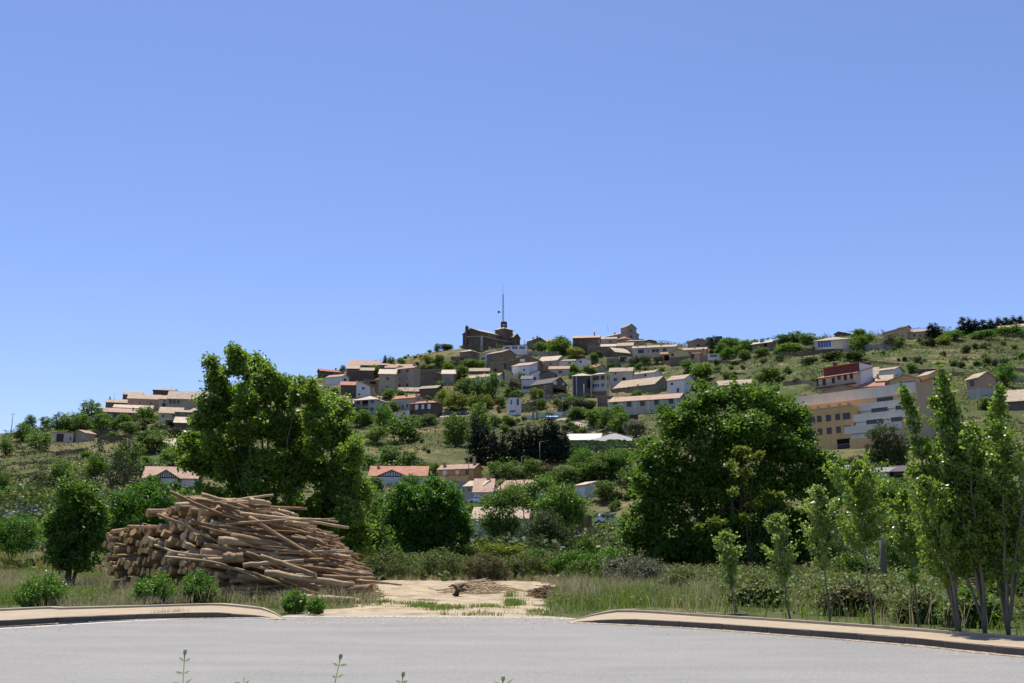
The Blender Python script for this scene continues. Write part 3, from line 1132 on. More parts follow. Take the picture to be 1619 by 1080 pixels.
house('B', 800, 975, 975, 532, 350, 'lower cream wing with a bright yellowish roof beside the three-storey house', 'beige', 'tile_pale', 'shed', 16, D=8, wins=[(893, 397, 26, 32), (893, 492, 24, 24)])
house('B', 1238, 1478, 1478, 430, 345, 'rough brown stone house with a low gable right of the three-storey house', 'stone', 'tile_old', 'gy', 10, D=8, wins=[(1305, 375, 18, 22), (1400, 370, 14, 18)])
house('B', 1472, 1604, 1604, 448, 348, 'grey stone house with a short tan roof above the garden trees', 'stone_light', 'tile_pale', 'shed', 16, D=7, wins=[(1540, 400, 12, 14)])
house('B', 1180, 1600, 1600, 330, 312, 'ruined roofless stone wall house on the bare slope below the hill crest', 'stone', 'tile_old', 'flat', D=6, dy=6)
house('B', 395, 562, 562, 590, 468, 'dark stone house with a red eave half hidden by the big poplar', 'stone_dark', 'tile_red', 'gx', 18, D=9)
house('B', 562, 705, 705, 585, 478, 'whitewashed house with a dark slanting roof edge stepping down the slope', 'white', 'tile_old', 'shedl', 22, D=9, wins=[(635, 502, 26, 20), (592, 565, 22, 18)])
house('B', 672, 760, 760, 560, 500, 'small cream house with a slanting roof against the three-storey house', 'cream', 'tile_old', 'shedl', 20, D=8)
house('B', 640, 800, 800, 485, 414, 'brown terraced stone house with an open loggia above the slanting roofs', 'stone', 'tile_old', 'flat', D=8, wins=[(740, 440, 60, 22, 'o')])
r_, W_, D_, H_, s_ = house('B', 515, 768, 905, 770, 618, 'square pale villa with a low pyramid roof and central balcony above the trees', 'greyc', 'tile_pale', 'hip', 16, a=28,
      wins=[(583, 643, 34, 30), (730, 640, 36, 30), (583, 722, 34, 34), (730, 718, 36, 32), (655, 652, 60, 52, 'o'), (655, 722, 56, 46, 's'), (855, 650, 16, 18), (860, 715, 16, 18)], chim=[(.95, .35)], name='villa', cat='villa')
b_ = MB()
b_.box((-W_ * .64, -.9, H_ * .42), (-W_ * .30, -.02, H_ * .47))
for i in range(9):
    x = -W_ * .64 + W_ * .34 * i / 8
    b_.box((x - .03, -.9, H_ * .471), (x + .03, -.84, H_ * .47 + 1))
b_.box((-W_ * .64, -.92, H_ * .47 + 1.001), (-W_ * .30, -.84, H_ * .47 + 1.07))
obj('balcony', b_.mesh('balcony', M['frame']), r_)
house('B', 455, 517, 517, 805, 672, 'narrow dark brown house with a bright panel squeezed left of the villa', 'brown', 'tile', 'shed', 10, D=8, wins=[(487, 690, 50, 30, 'w')])
house('B', 338, 456, 456, 805, 628, 'white house with a reddish roof at the right edge of the big poplar', 'white', 'tile_pink', 'gx', 18, D=9, wins=[(405, 655, 18, 24)])
house('B', 945, 1180, 1285, 725, 600, 'pale house with an orange-red roof and blue window right of the villa', 'greyc', 'tile_red', 'gx', 18, a=32, wins=[(1018, 692, 22, 26), (1060, 690, 24, 46, 'b'), (1108, 678, 22, 30), (1225, 605, 14, 18)], chim=[(.5, .3), (.95, .3)])
house('B', 1010, 1232, 1232, 565, 545, 'low stone house whose mottled tan roof rises behind the orange-red roof', 'stone', 'tile_old', 'gx', 20, D=9, dy=4)
house('B', 1230, 1420, 1490, 605, 496, 'dark stone block with a mottled tan roof above the white-windowed house', 'stone_dark', 'tile_old', 'gx', 18, a=25)
r_, W_, D_, H_, s_ = house('B', 1130, 1416, 1482, 795, 652, 'dark brown stone house with three white upper windows and an orange side', 'brown', 'tile_red', 'hip', 14, a=25,
      wins=[(1203, 690, 30, 46, 'p'), (1270, 690, 24, 40, 'p'), (1337, 690, 30, 46, 'p'), (1200, 755, 26, 24), (1335, 755, 24, 22)], chim=[(.12, .2), (.6, .2), (.95, .3)])
house('B', 1000, 1127, 1127, 815, 752, 'low white outbuilding with a slanting top and one small window', 'white', 'tile', 'shedr', 12, D=6, wins=[(1070, 777, 28, 28)])

# ---- church and summit (zoom C)
def church():
    zx, zy, zs = ZM['C']
    g = G(zx + 505 / zs, zy + 925 / zs)
    s = (g.y * COS + (g.z - CAMZ) * SIN) / FPX / zs
    rz = -math.radians(45) - math.atan2(g.x, g.y)
    root = obj('church', None, None, g, rz)
    tag(root, 'large dark stone church with a square tower and bell gable on the summit', 'church', 'landmarks on the summit')
    c = math.cos(math.radians(45))

    def lz(x, y, yz):
        """local height of the local point (x, y) seen at zoom row yz"""
        wx = g.x + x * math.cos(rz) - y * math.sin(rz)
        wy = g.y + x * math.sin(rz) + y * math.cos(rz)
        px, _ = proj((wx, wy, g.z))
        return P(px, zy + yz / zs, wy).z - g.z
    W, D = (505 - 318) * s / c, (865 - 505) * s / c
    H = lz(0, 0, 742)

    def vol(nm, x0, x1, y0, y1, z0, z1, wm='stone_dark', rm=None, kind='gy', pitch=20, ov=.35, apex=None):
        if apex is not None:
            half = (x1 - x0) / 2 if kind == 'gy' else (y1 - y0) / 2
            if kind == 'hip':
                half = min(x1 - x0, y1 - y0) / 2
            pitch = math.degrees(math.atan2(max(.3, apex - z1), half))
        mb = MB()
        v, f = wall_prism(x1 - x0, y1 - y0, z1, kind, pitch, z0)
        mb.add([(a_ + x1, b_ + y0, c_) for a_, b_, c_ in v], f)
        obj(nm + '_wall', mb.mesh(nm + '_wall', M[wm]), root)
        sv_, sf = roof_surf(x1 - x0, y1 - y0, z1, kind, pitch, ov)
        vs, fs = solid(sv_, sf, .3)
        rb_ = MB()
        rb_.add([(a_ + x1, b_ + y0, c_) for a_, b_, c_ in vs], fs)
        obj(nm + '_roof', rb_.mesh(nm + '_roof', M[rm or 'tile_pale']), root)
    vol('aisle', -W, 0, 0, D, -6, H, kind='shedl', pitch=7)
    nw = (505 - 295) * s / c
    nx0, nx1 = -W - nw * .42, -W * .30
    vol('nave', nx0, nx1, 1.0, D * 1.02, -6, lz(nx0, 1, 718), kind='gy', apex=lz((nx0 + nx1) / 2, 1, 640))
    tx, ty = -W * .42, D * .80
    tw = 118 * s / c
    cx_, cy_ = tx + tw * .15, ty + tw * .5
    vol('tower', tx - tw * .35, tx + tw * .65, ty, ty + tw, -6, lz(cx_, ty, 650), kind='hip', apex=lz(cx_, cy_, 618), ov=.45)
    vol('transept', -W * .55, W * .22, D + .4, D + 100 * s / c, -6, lz(W * .22, D, 748), kind='gx', apex=lz(W * .22, D + 50 * s / c, 708))
    bt = MB()
    bt.box((-.5, -.7, -5), (.5, -.003, H - .3))
    obj('buttress', bt.mesh('buttress', M['concrete']), root)
    bx, by = nx0 + nw * .32, 1.0 - 1.2
    b0, b1, b2 = lz(bx, by, 690), lz(bx, by, 655), lz(bx, by, 622)
    b3 = lz(bx, by, 602)
    bg = MB()
    bw = 17 * s
    bg.box((bx - bw, by, b0 - 6), (bx + bw, by + 1.18, b1))
    bg.box((bx - bw, by, b1 + .001), (bx - bw * .45, by + 1.18, b2))
    bg.box((bx + bw * .45, by, b1 + .001), (bx + bw, by + 1.18, b2))
    bg.add([(bx - bw, by, b2), (bx + bw, by, b2), (bx, by, b3), (bx - bw, by + 1.18, b2), (bx + bw, by + 1.18, b2), (bx, by + 1.18, b3)],
           [(0, 1, 2), (5, 4, 3), (0, 2, 5, 3), (2, 1, 4, 5), (0, 3, 4, 1)])
    obj('bell_gable', bg.mesh('bell_gable', M['stone_dark']), root)
    lx, ly = cx_, cy_
    l0, l1, l2 = lz(lx, ly, 625), lz(lx, ly, 580), lz(lx, ly, 566)
    ln = MB()
    lr = 36 * s
    for k in range(8):
        an = math.pi / 8 + k * math.pi / 4
        px_, py_ = lx + lr * math.cos(an), ly + lr * math.sin(an)
        ln.tube([(px_, py_, l0 - .6), (px_, py_, l1)], [.34, .34], 6)
    ln.tube([(lx, ly, l0 - 2), (lx, ly, l0 + .5)], [lr * 1.15, lr * 1.15], 8)
    ln.tube([(lx, ly, l1), (lx, ly, l1 + .8), (lx, ly, l2 + .4)], [lr * 1.15, lr * 1.15, .2], 8)
    obj('lantern', ln.mesh('lantern', M['stone_dark']), root)
    for i in range(3):
        y_ = D * (.42 + .13 * i)
        o_ = obj('window', window_mesh(1.2, .9), root, (nx1, y_, H + 1.6), math.pi / 2)
        obj('pane', _wcache[(1.2, .9)][1], o_)
    for x_, z_ in ((-W * .8, H * .5), (-W * .4, H * .6)):
        o_ = obj('window', window_mesh(.8, 1.8), root, (x_, 0, z_))
        obj('pane', _wcache[(.8, 1.8)][1], o_)
    BUILT.append((g.x, g.y, W + nw, D))
    mt = Matrix.Translation(root.location) @ Matrix.Rotation(rz, 4, 'Z')
    base = mt @ Vector((lx - lr * .5, ly, l1 + .5))
    z_l = lz(lx, ly, 205) - (l1 + .5)
    z_t = lz(lx, ly, 75) - (l1 + .5)
    mb = MB()
    hh, top = z_l, z_t
    w0, w1 = .48, .34
    cor = [(1, 0), (-.5, .87), (-.5, -.87)]
    for cx, cy in cor:
        mb.tube([(cx * w0, cy * w0, -1), (cx * w1, cy * w1, hh)], [.075, .065], 5)
    n = 22
    for i in range(n):
        z0, z1 = hh * i / n, hh * (i + 1) / n
        q0, q1 = w0 + (w1 - w0) * i / n, w0 + (w1 - w0) * (i + 1) / n
        for k in range(3):
            a_, b_ = cor[k], cor[(k + 1) % 3]
            mb.tube([(a_[0] * q0, a_[1] * q0, z0), (b_[0] * q1, b_[1] * q1, z1)], [.045, .045], 4)
            mb.tube([(a_[0] * q0, a_[1] * q0, z0), (b_[0] * q0, b_[1] * q0, z0)], [.045, .045], 4)
    mast = obj('radio_mast', None, None, base)
    tag(mast, 'tall grey lattice radio mast with a thin tip rising behind the church lantern', 'mast', 'landmarks on the summit')
    obj('lattice', mb.mesh('lattice', M['metal_d']), mast)
    an = MB()
    an.tube([(0, 0, hh - .5), (0, 0, hh + (top - hh) * .5), (0, 0, top)], [.09, .07, .05], 5)
    obj('whip_antenna', an.mesh('whip_antenna', M['metal_d']), mast)
    an = MB()
    an.tube([(-.4, 0, hh * .38), (-2.0, 0, hh * .38)], [.08, .08], 5)
    an.tube([(-2.1, -.3, hh * .38), (-2.1, .3, hh * .38)], [.6, .6], 10)
    obj('dish_antenna', an.mesh('dish_antenna', M['metal_d']), mast)


def window_mesh(w, h):
    key = (w, h)
    if key not in _wcache:
        a = MB()
        a.box((-w / 2 - .1, -.07, -.1), (-w / 2, .05, h + .1))
        a.box((w / 2, -.07, -.1), (w / 2 + .1, .05, h + .1))
        a.box((-w / 2, -.068, h), (w / 2, .05, h + .1))
        a.box((-w / 2, -.068, -.1), (w / 2, .05, 0))
        b = MB()
        b.box((-w / 2 + .001, -.02, .002), (w / 2 - .001, .02, h - .002))
        _wcache[key] = (a.mesh('window', M['frame']), b.mesh('pane', M['glass']))
    return _wcache[key][0]


church()
house('C', 215, 370, 472, 1075, 930, 'stone house with a low pyramid roof just below the church on the left', 'stone', 'tile_pale', 'hip', 16, a=32, wins=[(298, 1010, 22, 50), (420, 1000, 14, 30)])
house('C', 487, 556, 780, 1048, 945, 'white fronted house with a pale pinkish roof under the church wall', 'white', 'tile_pink', 'gx', 18, a=60, D=9, wins=[(510, 1020, 18, 26), (535, 1018, 12, 22)], chim=[(.4, .4, 1.6)])
house('C', 562, 762, 940, 1120, 945, 'square olive stone house with two dark windows below the church', 'stone', 'tile', 'gx', 14, a=42, wins=[(625, 1028, 24, 28), (665, 1014, 22, 30)])
house('C', 775, 1080, 1080, 975, 868, 'modern white flat-roofed building with three window bands beside the church', 'white', 'white', 'flat', D=8,
      wins=[(827, 888, 72, 32, 'b'), (920, 888, 72, 32, 'b'), (1017, 888, 72, 32, 'b')], a=2)
house('C', 1075, 1150, 1320, 905, 790, 'dark stone house with a red-edged pale roof on the skyline right of the church', 'stone', 'tile_pale', 'gx', 18, a=58, D=None, chim=[(.2, .4), (.9, .4)], wins=[(1085, 860, 14, 20)])
house('C', 1320, 1442, 1442, 855, 815, 'small house with a pinkish roof between two skyline houses right of the church', 'rose', 'tile_pink', 'gx', 22, D=9)
house('C', 1452, 1602, 1602, 862, 800, 'grey gabled house behind the dark tree on the skyline right of the church', 'stone_light', 'tile_old', 'gy', 18, D=8, wins=[(1490, 820, 12, 14)], chim=[(.05, .5)])
wallrun('C', [(1085, 985), (1260, 985), (1490, 985)], 50, 'grey stone yard wall below the skyline houses right of the church', 'stone_light')

# ---- centre (zoom D)
house('D', 725, 1045, 1045, 335, 210, 'broad brown gabled house with a dark pinkish roof in the centre of the village', 'stone', 'tile_pink', 'gy', 24, D=12, wins=[(850, 200, 50, 24, 'p'), (1000, 230, 14, 14)])
house('D', 1020, 1218, 1240, 270, 200, 'long house with a bright mottled straw-coloured roof', 'beige', 'tile_pale', 'gx', 22, a=20, D=11)
house('D', 505, 655, 655, 350, 228, 'brown stone block with an arched niche under the olive stone house', 'stone', 'tile_old', 'flat', D=7, wins=[(560, 305, 26, 30, 'o')])
r_, W_, D_, H_, s_ = house('D', 735, 930, 1014, 412, 252, 'tall white stepped house with a cream top terrace in the village centre', 'white', 'tile', 'shed', 12, a=25, wins=[(775, 268, 50, 30, 'p'), (970, 262, 30, 30, 'p'), (868, 300, 16, 20), (868, 350, 16, 20)])
house('D', 660, 732, 732, 440, 322, 'narrow sunlit cream tower-like house beside the white stepped house', 'yellow', 'tile_pale', 'shedl', 16, D=7)
house('D', 672, 740, 740, 330, 235, 'slim olive stone house covered in creeper left of the white stepped house', 'olive', 'tile_old', 'shedr', 30, D=9)
house('D', 1035, 1205, 1205, 425, 350, 'brown stone house with a dark steep gable right of the white stepped house', 'stone', 'roof_dark', 'gy', 26, D=9, wins=[(1110, 355, 22, 22), (1165, 370, 14, 20)])
house('D', 935, 1037, 1037, 440, 340, 'plain white gable end joined to the brown steep gable', 'white', 'roof_dark', 'shedr', 18, D=8)
house('D', 838, 952, 952, 512, 402, 'white garage block with a dark lean-to roof over a grey base', 'white', 'roof_dark', 'shed', 14, D=6, wins=[(895, 492, 80, 26)], name='garage', cat='garage')
house('D', 932, 1165, 1325, 566, 440, 'wide brown stone house with a huge open shelter and white hatch in its gable', 'stone', 'roof_dark', 'gx', 24, a=40,
      wins=[(1095, 478, 20, 26, 'b'), (1197, 435, 34, 32, 'p'), (1288, 430, 18, 24, 'p'), (1242, 525, 130, 58, 'o')])
house('D', 1215, 1410, 1410, 252, 206, 'low whitewashed house with a grey roof under the lime-green tree', 'white', 'tile_old', 'gx', 12, D=7, wins=[(1352, 234, 26, 22)])
house('D', 1415, 1577, 1577, 252, 200, 'white gabled house with a small window right of the lime-green tree', 'white', 'tile_pale', 'gy', 14, D=7, wins=[(1470, 212, 18, 20)])
house('D', 1135, 1345, 1345, 355, 292, 'small cream house with a two-tone pink roof above the brown gable', 'cream', 'tile_pink', 'gx', 18, D=8, wins=[(1255, 322, 34, 26)])
house('D', 240, 590, 668, 455, 366, 'long low house with a tan roof and a white gable end behind the garden trees', 'white', 'tile', 'gx', 20, a=28)
house('D', 283, 507, 507, 345, 328, 'small house with a mottled roof behind the long tan-roofed house', 'stone', 'tile_old', 'gx', 20, D=8, dy=5)
house('D', 85, 190, 190, 235, 165, 'ruined brown stone hut left of the pyramid-roofed stone house', 'stone', 'tile_old', 'flat', D=6)
house('D', 0, 130, 130, 440, 348, 'grey stone house with a short tan roof left of the garden trees in the centre', 'stone', 'tile_pale', 'gx', 16, D=7)
r_, W_, D_, H_, s_ = house('D', 693, 770, 838, 782, 600, 'white two-storey corner house with a cream stone turret beside the road wall', 'white', 'concrete', 'flat', a=42, wins=[(732, 645, 18, 48, 'b'), (800, 642, 16, 60), (745, 740, 60, 26, 'b')], ov=.3)
house('D', 1072, 1140, 1140, 625, 575, 'tiny stone hut with a window on the terrace wall below the brown gable', 'stone_light', 'concrete', 'flat', D=4, wins=[(1105, 598, 16, 22)], name='hut', cat='hut')
wallrun('D', [(1140, 612), (1220, 612), (1325, 625)], 45, 'pale terrace wall at the foot of the brown gabled house', 'stone_light')
wallrun('D', [(838, 760), (930, 745), (1045, 710)], 95, 'high brown rubble retaining wall right of the white corner house', 'stone')
wallrun('D', [(845, 832), (905, 830), (958, 828)], 44, 'white concrete wall left of the gate pillars', 'white_band', name='white_wall')
wallrun('D', [(1015, 820), (1110, 812), (1275, 806)], 60, 'white concrete wall right of the gate pillars by the road', 'white_band', name='white_wall')
wallrun('D', [(1280, 806), (1400, 800), (1440, 800)], 62, 'grey fenced concrete wall continuing the white road wall', 'concrete', name='grey_wall')
# gate
def gate():
    zx, zy, zs = ZM['D']
    g = G(zx + 985 / zs, zy + 828 / zs)
    s = g.y / FPX / zs
    root = tag(obj('gateway', None, None, g), 'small stone gateway with a capped lintel between the white walls', 'gate')
    for sx in (-1, 1):
        b = MB()
        b.box((sx * 22 * s - .25, -.3, -1), (sx * 22 * s + .25, .3, 72 * s))
        obj('pillar', b.mesh('pillar', M['stone']), root)
    b = MB()
    b.box((-30 * s, -.45, 72 * s + .002), (30 * s, .45, 86 * s))
    obj('lintel', b.mesh('lintel', M['stone_light']), root)
    b = MB()
    b.box((-22 * s + .26, -.1, 0), (22 * s - .26, .1, 60 * s))
    obj('door', b.mesh('door', M['frame_w']), root)
gate()

# ---- centre right (zoom E)
house('E', 155, 405, 405, 395, 262, 'long dark brown house with a tan roof at the left of the arcaded palace', 'brown', 'tile', 'gx', 14, D=12, chim=[(.8, .5, 1.6)])
house('E', 290, 400, 400, 425, 330, 'stone gable wall house below the palace on the left', 'stone', 'tile_old', 'shedr', 22, D=8, wins=[(340, 355, 10, 12)])
r_, W_, D_, H_, s_ = house('E', 400, 668, 668, 285, 200, 'stone palace wing with a row of arched gallery openings on the skyline', 'stone_light', 'tile', 'gx', 14, a=42, D=9,
      wins=[(437, 250, 18, 34, 'o'), (478, 246, 18, 36, 'o'), (505, 242, 18, 36, 'o'), (530, 238, 18, 36, 'o'), (555, 234, 18, 36, 'o'), (590, 228, 12, 24)], chim=[(.35, .5), (.75, .5)], name='palace_wing', cat='palace')
house('E', 610, 665, 758, 290, 150, 'tall square stone tower with two right-hand windows at the end of the palace', 'stone_light', 'tile_old', 'gx', 24, a=50, wins=[(708, 180, 24, 22), (708, 237, 24, 22)], name='tower_house', cat='tower')
house('E', 568, 655, 718, 345, 268, 'pinkish house with a red pyramid roof in front of the palace tower', 'stone_pink', 'tile_red', 'hip', 22, a=35)
house('E', 404, 566, 566, 320, 274, 'grey fronted house with a tan roof just below the palace gallery', 'greyc', 'tile', 'gx', 16, D=8, wins=[(510, 299, 22, 14)])
house('E', 660, 830, 830, 345, 292, 'low stone house with a flat tan top right of the red pyramid roof', 'stone_light', 'tile', 'gx', 10, D=7, wins=[(770, 300, 12, 16)])
house('E', 305, 562, 562, 428, 345, 'long stone house with a pale roof and two small windows below the palace', 'stone', 'tile_pale', 'gx', 16, D=9, wins=[(370, 398, 12, 14), (455, 352, 12, 12), (430, 352, 10, 10)])
house('E', 472, 556, 695, 445, 398, 'dark gabled stone barn with a bright straw-coloured roof slope', 'stone', 'tile_pale', 'gy', 34, a=58)
house('E', 580, 724, 724, 412, 338, 'stone gable house at the left end of the long cream house', 'stone_light', 'tile', 'gx', 20, D=9, wins=[(655, 360, 12, 16)])
house('E', 724, 1132, 1132, 428, 348, 'long cream house with a row of five windows under a straight tan roof', 'greyc', 'tile', 'gx', 14, D=10,
      wins=[(802, 380, 50, 28, 'd'), (872, 380, 12, 38, 'b'), (923, 378, 28, 26, 'd'), (960, 378, 22, 26, 'd'), (1027, 374, 28, 22, 'd')], chim=[(.1, .3), (.3, .3), (.65, .3)])
r_, W_, D_, H_, s_ = house('E', 1072, 1255, 1275, 510, 395, 'yellowish gabled villa with a stone lower storey and dark porch', 'yellow', 'tile_old', 'gy', 16, a=12, D=10,
      wins=[(1103, 415, 24, 22, 'd'), (1103, 487, 36, 28, 'd')], name='villa', cat='villa')
b_ = MB(); b_.box((-W_ - .06, -.08, -3), (.06, .5, H_ * .62)); obj('stone_storey', b_.mesh('stone_storey', M['stone']), r_)
house('E', 992, 1072, 1072, 495, 418, 'dark open porch with a small red roof left of the yellowish villa', 'beige', 'tile_red', 'gx', 18, D=5, wins=[(1045, 455, 44, 46, 'o')], name='porch_house', cat='porch')
house('E', 1258, 1360, 1360, 490, 412, 'yellowish wing with an arched window and red roof right of the villa gable', 'yellow', 'tile_red', 'gx', 14, D=6, wins=[(1290, 440, 30, 34, 'd')])
house('E', 590, 705, 705, 495, 444, 'low cream garage with a brown door beside the pale round hedge', 'cream', 'tile_pale', 'flat', D=6, wins=[(632, 466, 60, 46, 's')], name='garage', cat='garage')
house('E', 475, 587, 587, 525, 460, 'olive stone garden building left of the brown-doored garage', 'olive', 'concrete', 'flat', D=6)
house('E', 1245, 1448, 1448, 350, 300, 'roofless pale pink stone ruin with a gabled front', 'stone_pink', 'tile_old', 'gy', 18, D=8, wins=[(1345, 330, 24, 14, 'o')])
house('E', 1205, 1420, 1420, 475, 374, 'pale pinkish block of a house behind the arched-window wing', 'rose', 'tile_old', 'gx', 14, D=9, chim=[(.5, .3)], wins=[(1395, 375, 16, 18)])
house('E', 1440, 1545, 1545, 468, 418, 'small white shed with a dark slot window right of the pinkish block', 'white', 'white', 'flat', D=5, wins=[(1490, 433, 60, 14)], name='shed', cat='shed')
house('E', 230, 372, 480, 595, 545, 'house with a fresh red roof and cream gable in front of the white houses', 'cream', 'tile_red', 'gx', 20, a=40, chim=[(.2, .4), (.8, .3)])
r_, W_, D_, H_, s_ = house('E', 150, 335, 335, 820, 625, 'tall building with a dark timber and glass front between concrete pillars', 'brown', 'tile_pale', 'hip', 16, D=10,
      wins=[(240, 680, 90, 60, 'd'), (240, 760, 90, 60, 'd'), (310, 700, 30, 80, 'o')])
for xx in (.03, .22, .97):
    b_ = MB(); b_.box((-W_ * (1 - xx) - .25, -.5, -3), (-W_ * (1 - xx) + .25, -.03, H_)); obj('pillar', b_.mesh('pillar', M['concrete']), r_)
r_, W_, D_, H_, s_ = house('E', 338, 468, 502, 820, 608, 'modern white house with blue lower windows and a grey base', 'cream', 'tile_pale', 'hip', 14, a=22,
      wins=[(380, 640, 54, 36, 'd'), (440, 640, 32, 36, 'd'), (375, 713, 66, 34, 'b'), (440, 713, 34, 34, 'b'), (487, 640, 14, 30), (487, 712, 14, 30)])
b_ = MB(); b_.box((-W_ - .05, -.06, -3), (.06, .5, (820 - 765) * s_ / 5.996)); obj('grey_base', b_.mesh('grey_base', M['stone']), r_)
house('E', 505, 720, 720, 700, 582, 'grey stone house with a wide mottled roof and an arched recess', 'greyc', 'tile_old', 'gx', 20, D=9, wins=[(560, 600, 14, 14), (558, 656, 28, 28), (640, 652, 28, 24, 'o')], chim=[(.7, .5)])
house('E', 720, 928, 994, 665, 592, 'white house with one slim window and a long tan roof', 'white', 'tile', 'gx', 20, a=30, wins=[(842, 604, 16, 30)], chim=[(.2, .4), (.8, .5)])
house('E', 535, 928, 1090, 792, 704, 'big olive stone barn with a dark gable end and two tiny windows', 'olive', 'tile', 'gx', 24, a=30, wins=[(683, 713, 18, 24), (772, 706, 16, 24)], name='barn', cat='barn')
house('E', 1050, 1210, 1262, 782, 655, 'white house behind the olive stone barn beside the big dark tree', 'white', 'tile', 'gx', 20, a=28, D=9, wins=[(1097, 690, 20, 20), (1152, 756, 20, 34)])
r_, W_, D_, H_, s_ = house('E', 487, 1162, 1195, 965, 838, 'very long single-storey grey hall with five square dark windows', 'greyc', 'tile_pink', 'gx', 17, a=14, D=11,
      wins=[(550, 871, 40, 42, 'd'), (686, 868, 40, 42, 'd'), (816, 866, 40, 42, 'd'), (951, 864, 40, 42, 'd'), (1089, 862, 40, 42, 'd')], name='hall', cat='hall')
for xx in (.01, .18, .38, .57, .77, .96):
    b_ = MB(); b_.box((-W_ * (1 - xx) - .2, -.15, -3), (-W_ * (1 - xx) + .2, -.003, H_ - .1)); obj('pilaster', b_.mesh('pilaster', M['white_band']), r_)
house('E', 388, 478, 478, 925, 820, 'ruined brown stone hut left of the very long hall', 'stone', 'tile_old', 'flat', D=5, name='hut', cat='hut')
house('E', 658, 768, 768, 1035, 994, 'small hut with a pale flat roof below the very long hall', 'stone_dark', 'tile_pale', 'flat', D=4, name='hut', cat='hut')
house('E', 825, 938, 938, 300, 284, 'low dark gabled house on the skyline right of the palace', 'stone_dark', 'roof_dark', 'gy', 12, D=7)
house('E', 755, 822, 822, 300, 272, 'tiny dark flat house on the skyline beside the palace tower', 'stone_dark', 'roof_dark', 'flat', D=5)
house('E', 1508, 1566, 1566, 262, 200, 'dark square water tank tower on the skyline', 'stone_dark', 'roof_dark', 'flat', D=5, name='water_tank', cat='water tank')

# ---- right slope (zoom F)
house('F', 540, 722, 763, 388, 304, 'stone fronted house with a white end wall and black dormer on the right slope', 'stone', 'tile_pale', 'gx', 20, a=25, wins=[(615, 326, 20, 24), (665, 328, 24, 30, 'o')], chim=[(.4, .3, 1.2), (.5, .3, 1.2)])
r_, W_, D_, H_, s_ = house('F', 1140, 1472, 1472, 388, 274, 'modern cream house with a large blue glazed front near the skyline', 'cream', 'tile', 'hip', 14, D=12, wins=[(1235, 306, 124, 64, 'b')], chim=[(.25, .4)])
b_ = MB(); b_.box((-W_ * .83, -3, H_ * .10), (-W_ * .22, -.05, H_ * .10 + .15)); obj('awning', b_.mesh('awning', M['awning']), r_)
for xx in (.82, .23):
    b_ = MB(); b_.box((-W_ * xx - .06, -2.9, -4), (-W_ * xx + .06, -2.78, H_ * .10)); obj('awning_post', b_.mesh('awning_post', M['metal']), r_)
house('F', 1320, 1400, 1448, 250, 216, 'brown gabled house directly above the blue glazed house', 'brown', 'roof_dark', 'gy', 18, a=35, D=7, dy=8)
wallrun('F', [(780, 450), (960, 440), (1200, 420), (1400, 412)], 45, 'long dark retaining wall below the blue glazed house', 'stone_dark')
wallrun('F', [(230, 300), (400, 285), (560, 275)], 30, 'old brown wall on the skyline left of the stone fronted house', 'stone')
house('F', 215, 520, 520, 770, 705, 'single pale tan roof sunk behind the crown of the big dark tree', 'cream', 'tile', 'gx', 20, D=9)
# red house with balcony
r_, W_, D_, H_, s_ = house('H', 240, 640, 830, 430, 268, 'two-storey house with a white balcony floor and dark red top floor', 'cream', 'tile_red', 'shed', 10, a=32, D=9,
      wins=[(305, 318, 30, 62, 's'), (403, 310, 30, 60, 's'), (465, 292, 30, 40, 'd'), (530, 298, 30, 60, 's'), (593, 292, 32, 62, 's')], ov=.6)
mb = MB()
v_, f_ = wall_prism(W_ * .92, D_ * .8, H_ * 1.12, 'shed', 8, 0)
mb.add([(a_ - .3, b_ + 2.0, c_ + H_ * .58) for a_, b_, c_ in v_], f_)
up = obj('upper_wall', mb.mesh('upper_wall', M['maroon']), r_)
sv_, sf_ = roof_surf(W_ * .92, D_ * .8, H_ * 1.12, 'shed', 8, .4)
vs, fs = solid(sv_, sf_, .25)
rb_ = MB(); rb_.add([(a_ - .3, b_ + 2.0, c_ + H_ * .58 + .1) for a_, b_, c_ in vs], fs)
ur = obj('upper_roof', rb_.mesh('upper_roof', M['tile_red']), r_)
chimney(r_, ur, -W_ * .68, 3, H_ * 1.75, 1.2, .9, 'maroon')
for i in range(5):
    window_parts(r_, W_, D_, 'L', W_ * (.14 + .17 * i), H_ * 1.32, .9, 1.0, 'd').location.y = 2.0
b_ = MB()
b_.box((-W_, -1.3, H_ * .30), (0, -.02, H_ * .35))
b_.box((-W_, -1.3, H_ * .35 + .9), (0, -1.24, H_ * .35 + .97))
for i in range(24):
    x = -W_ + W_ * i / 23 * .995 + .02
    b_.box((x, -1.29, H_ * .351), (x + .05, -1.25, H_ * .35 + .899))
obj('balcony', b_.mesh('balcony', M['frame_d']), r_)
b_ = MB(); b_.box((.0, 2.0, 0), (.25, D_ * .98, H_ * 1.70)); obj('side_wall', b_.mesh('side_wall', M['white']), r_)
house('H', 790, 1042, 1150, 290, 228, 'white walled house with a long tan roof right of the red top floor', 'white', 'tile', 'gx', 12, a=22, D=7)
house('H', 640, 860, 860, 372, 352, 'low house with a wide worn tan roof between the red house and the orange gables', 'beige', 'tile_old', 'shed', 22, D=9)
house('H', 860, 1016, 1016, 410, 348, 'orange-walled wing with two dark windows under a broad tan roof', 'tan', 'tile', 'gx', 18, D=11, wins=[(940, 384, 34, 28), (1003, 378, 18, 28)], chim=[(.1, .2, 1.3)])
house('H', 1015, 1312, 1312, 425, 328, 'wide orange gabled house with a row of four small windows', 'tan', 'tile', 'gy', 18, D=10, wins=[(1128, 368, 14, 26), (1183, 363, 20, 24), (1220, 361, 26, 24), (1258, 357, 16, 20)])
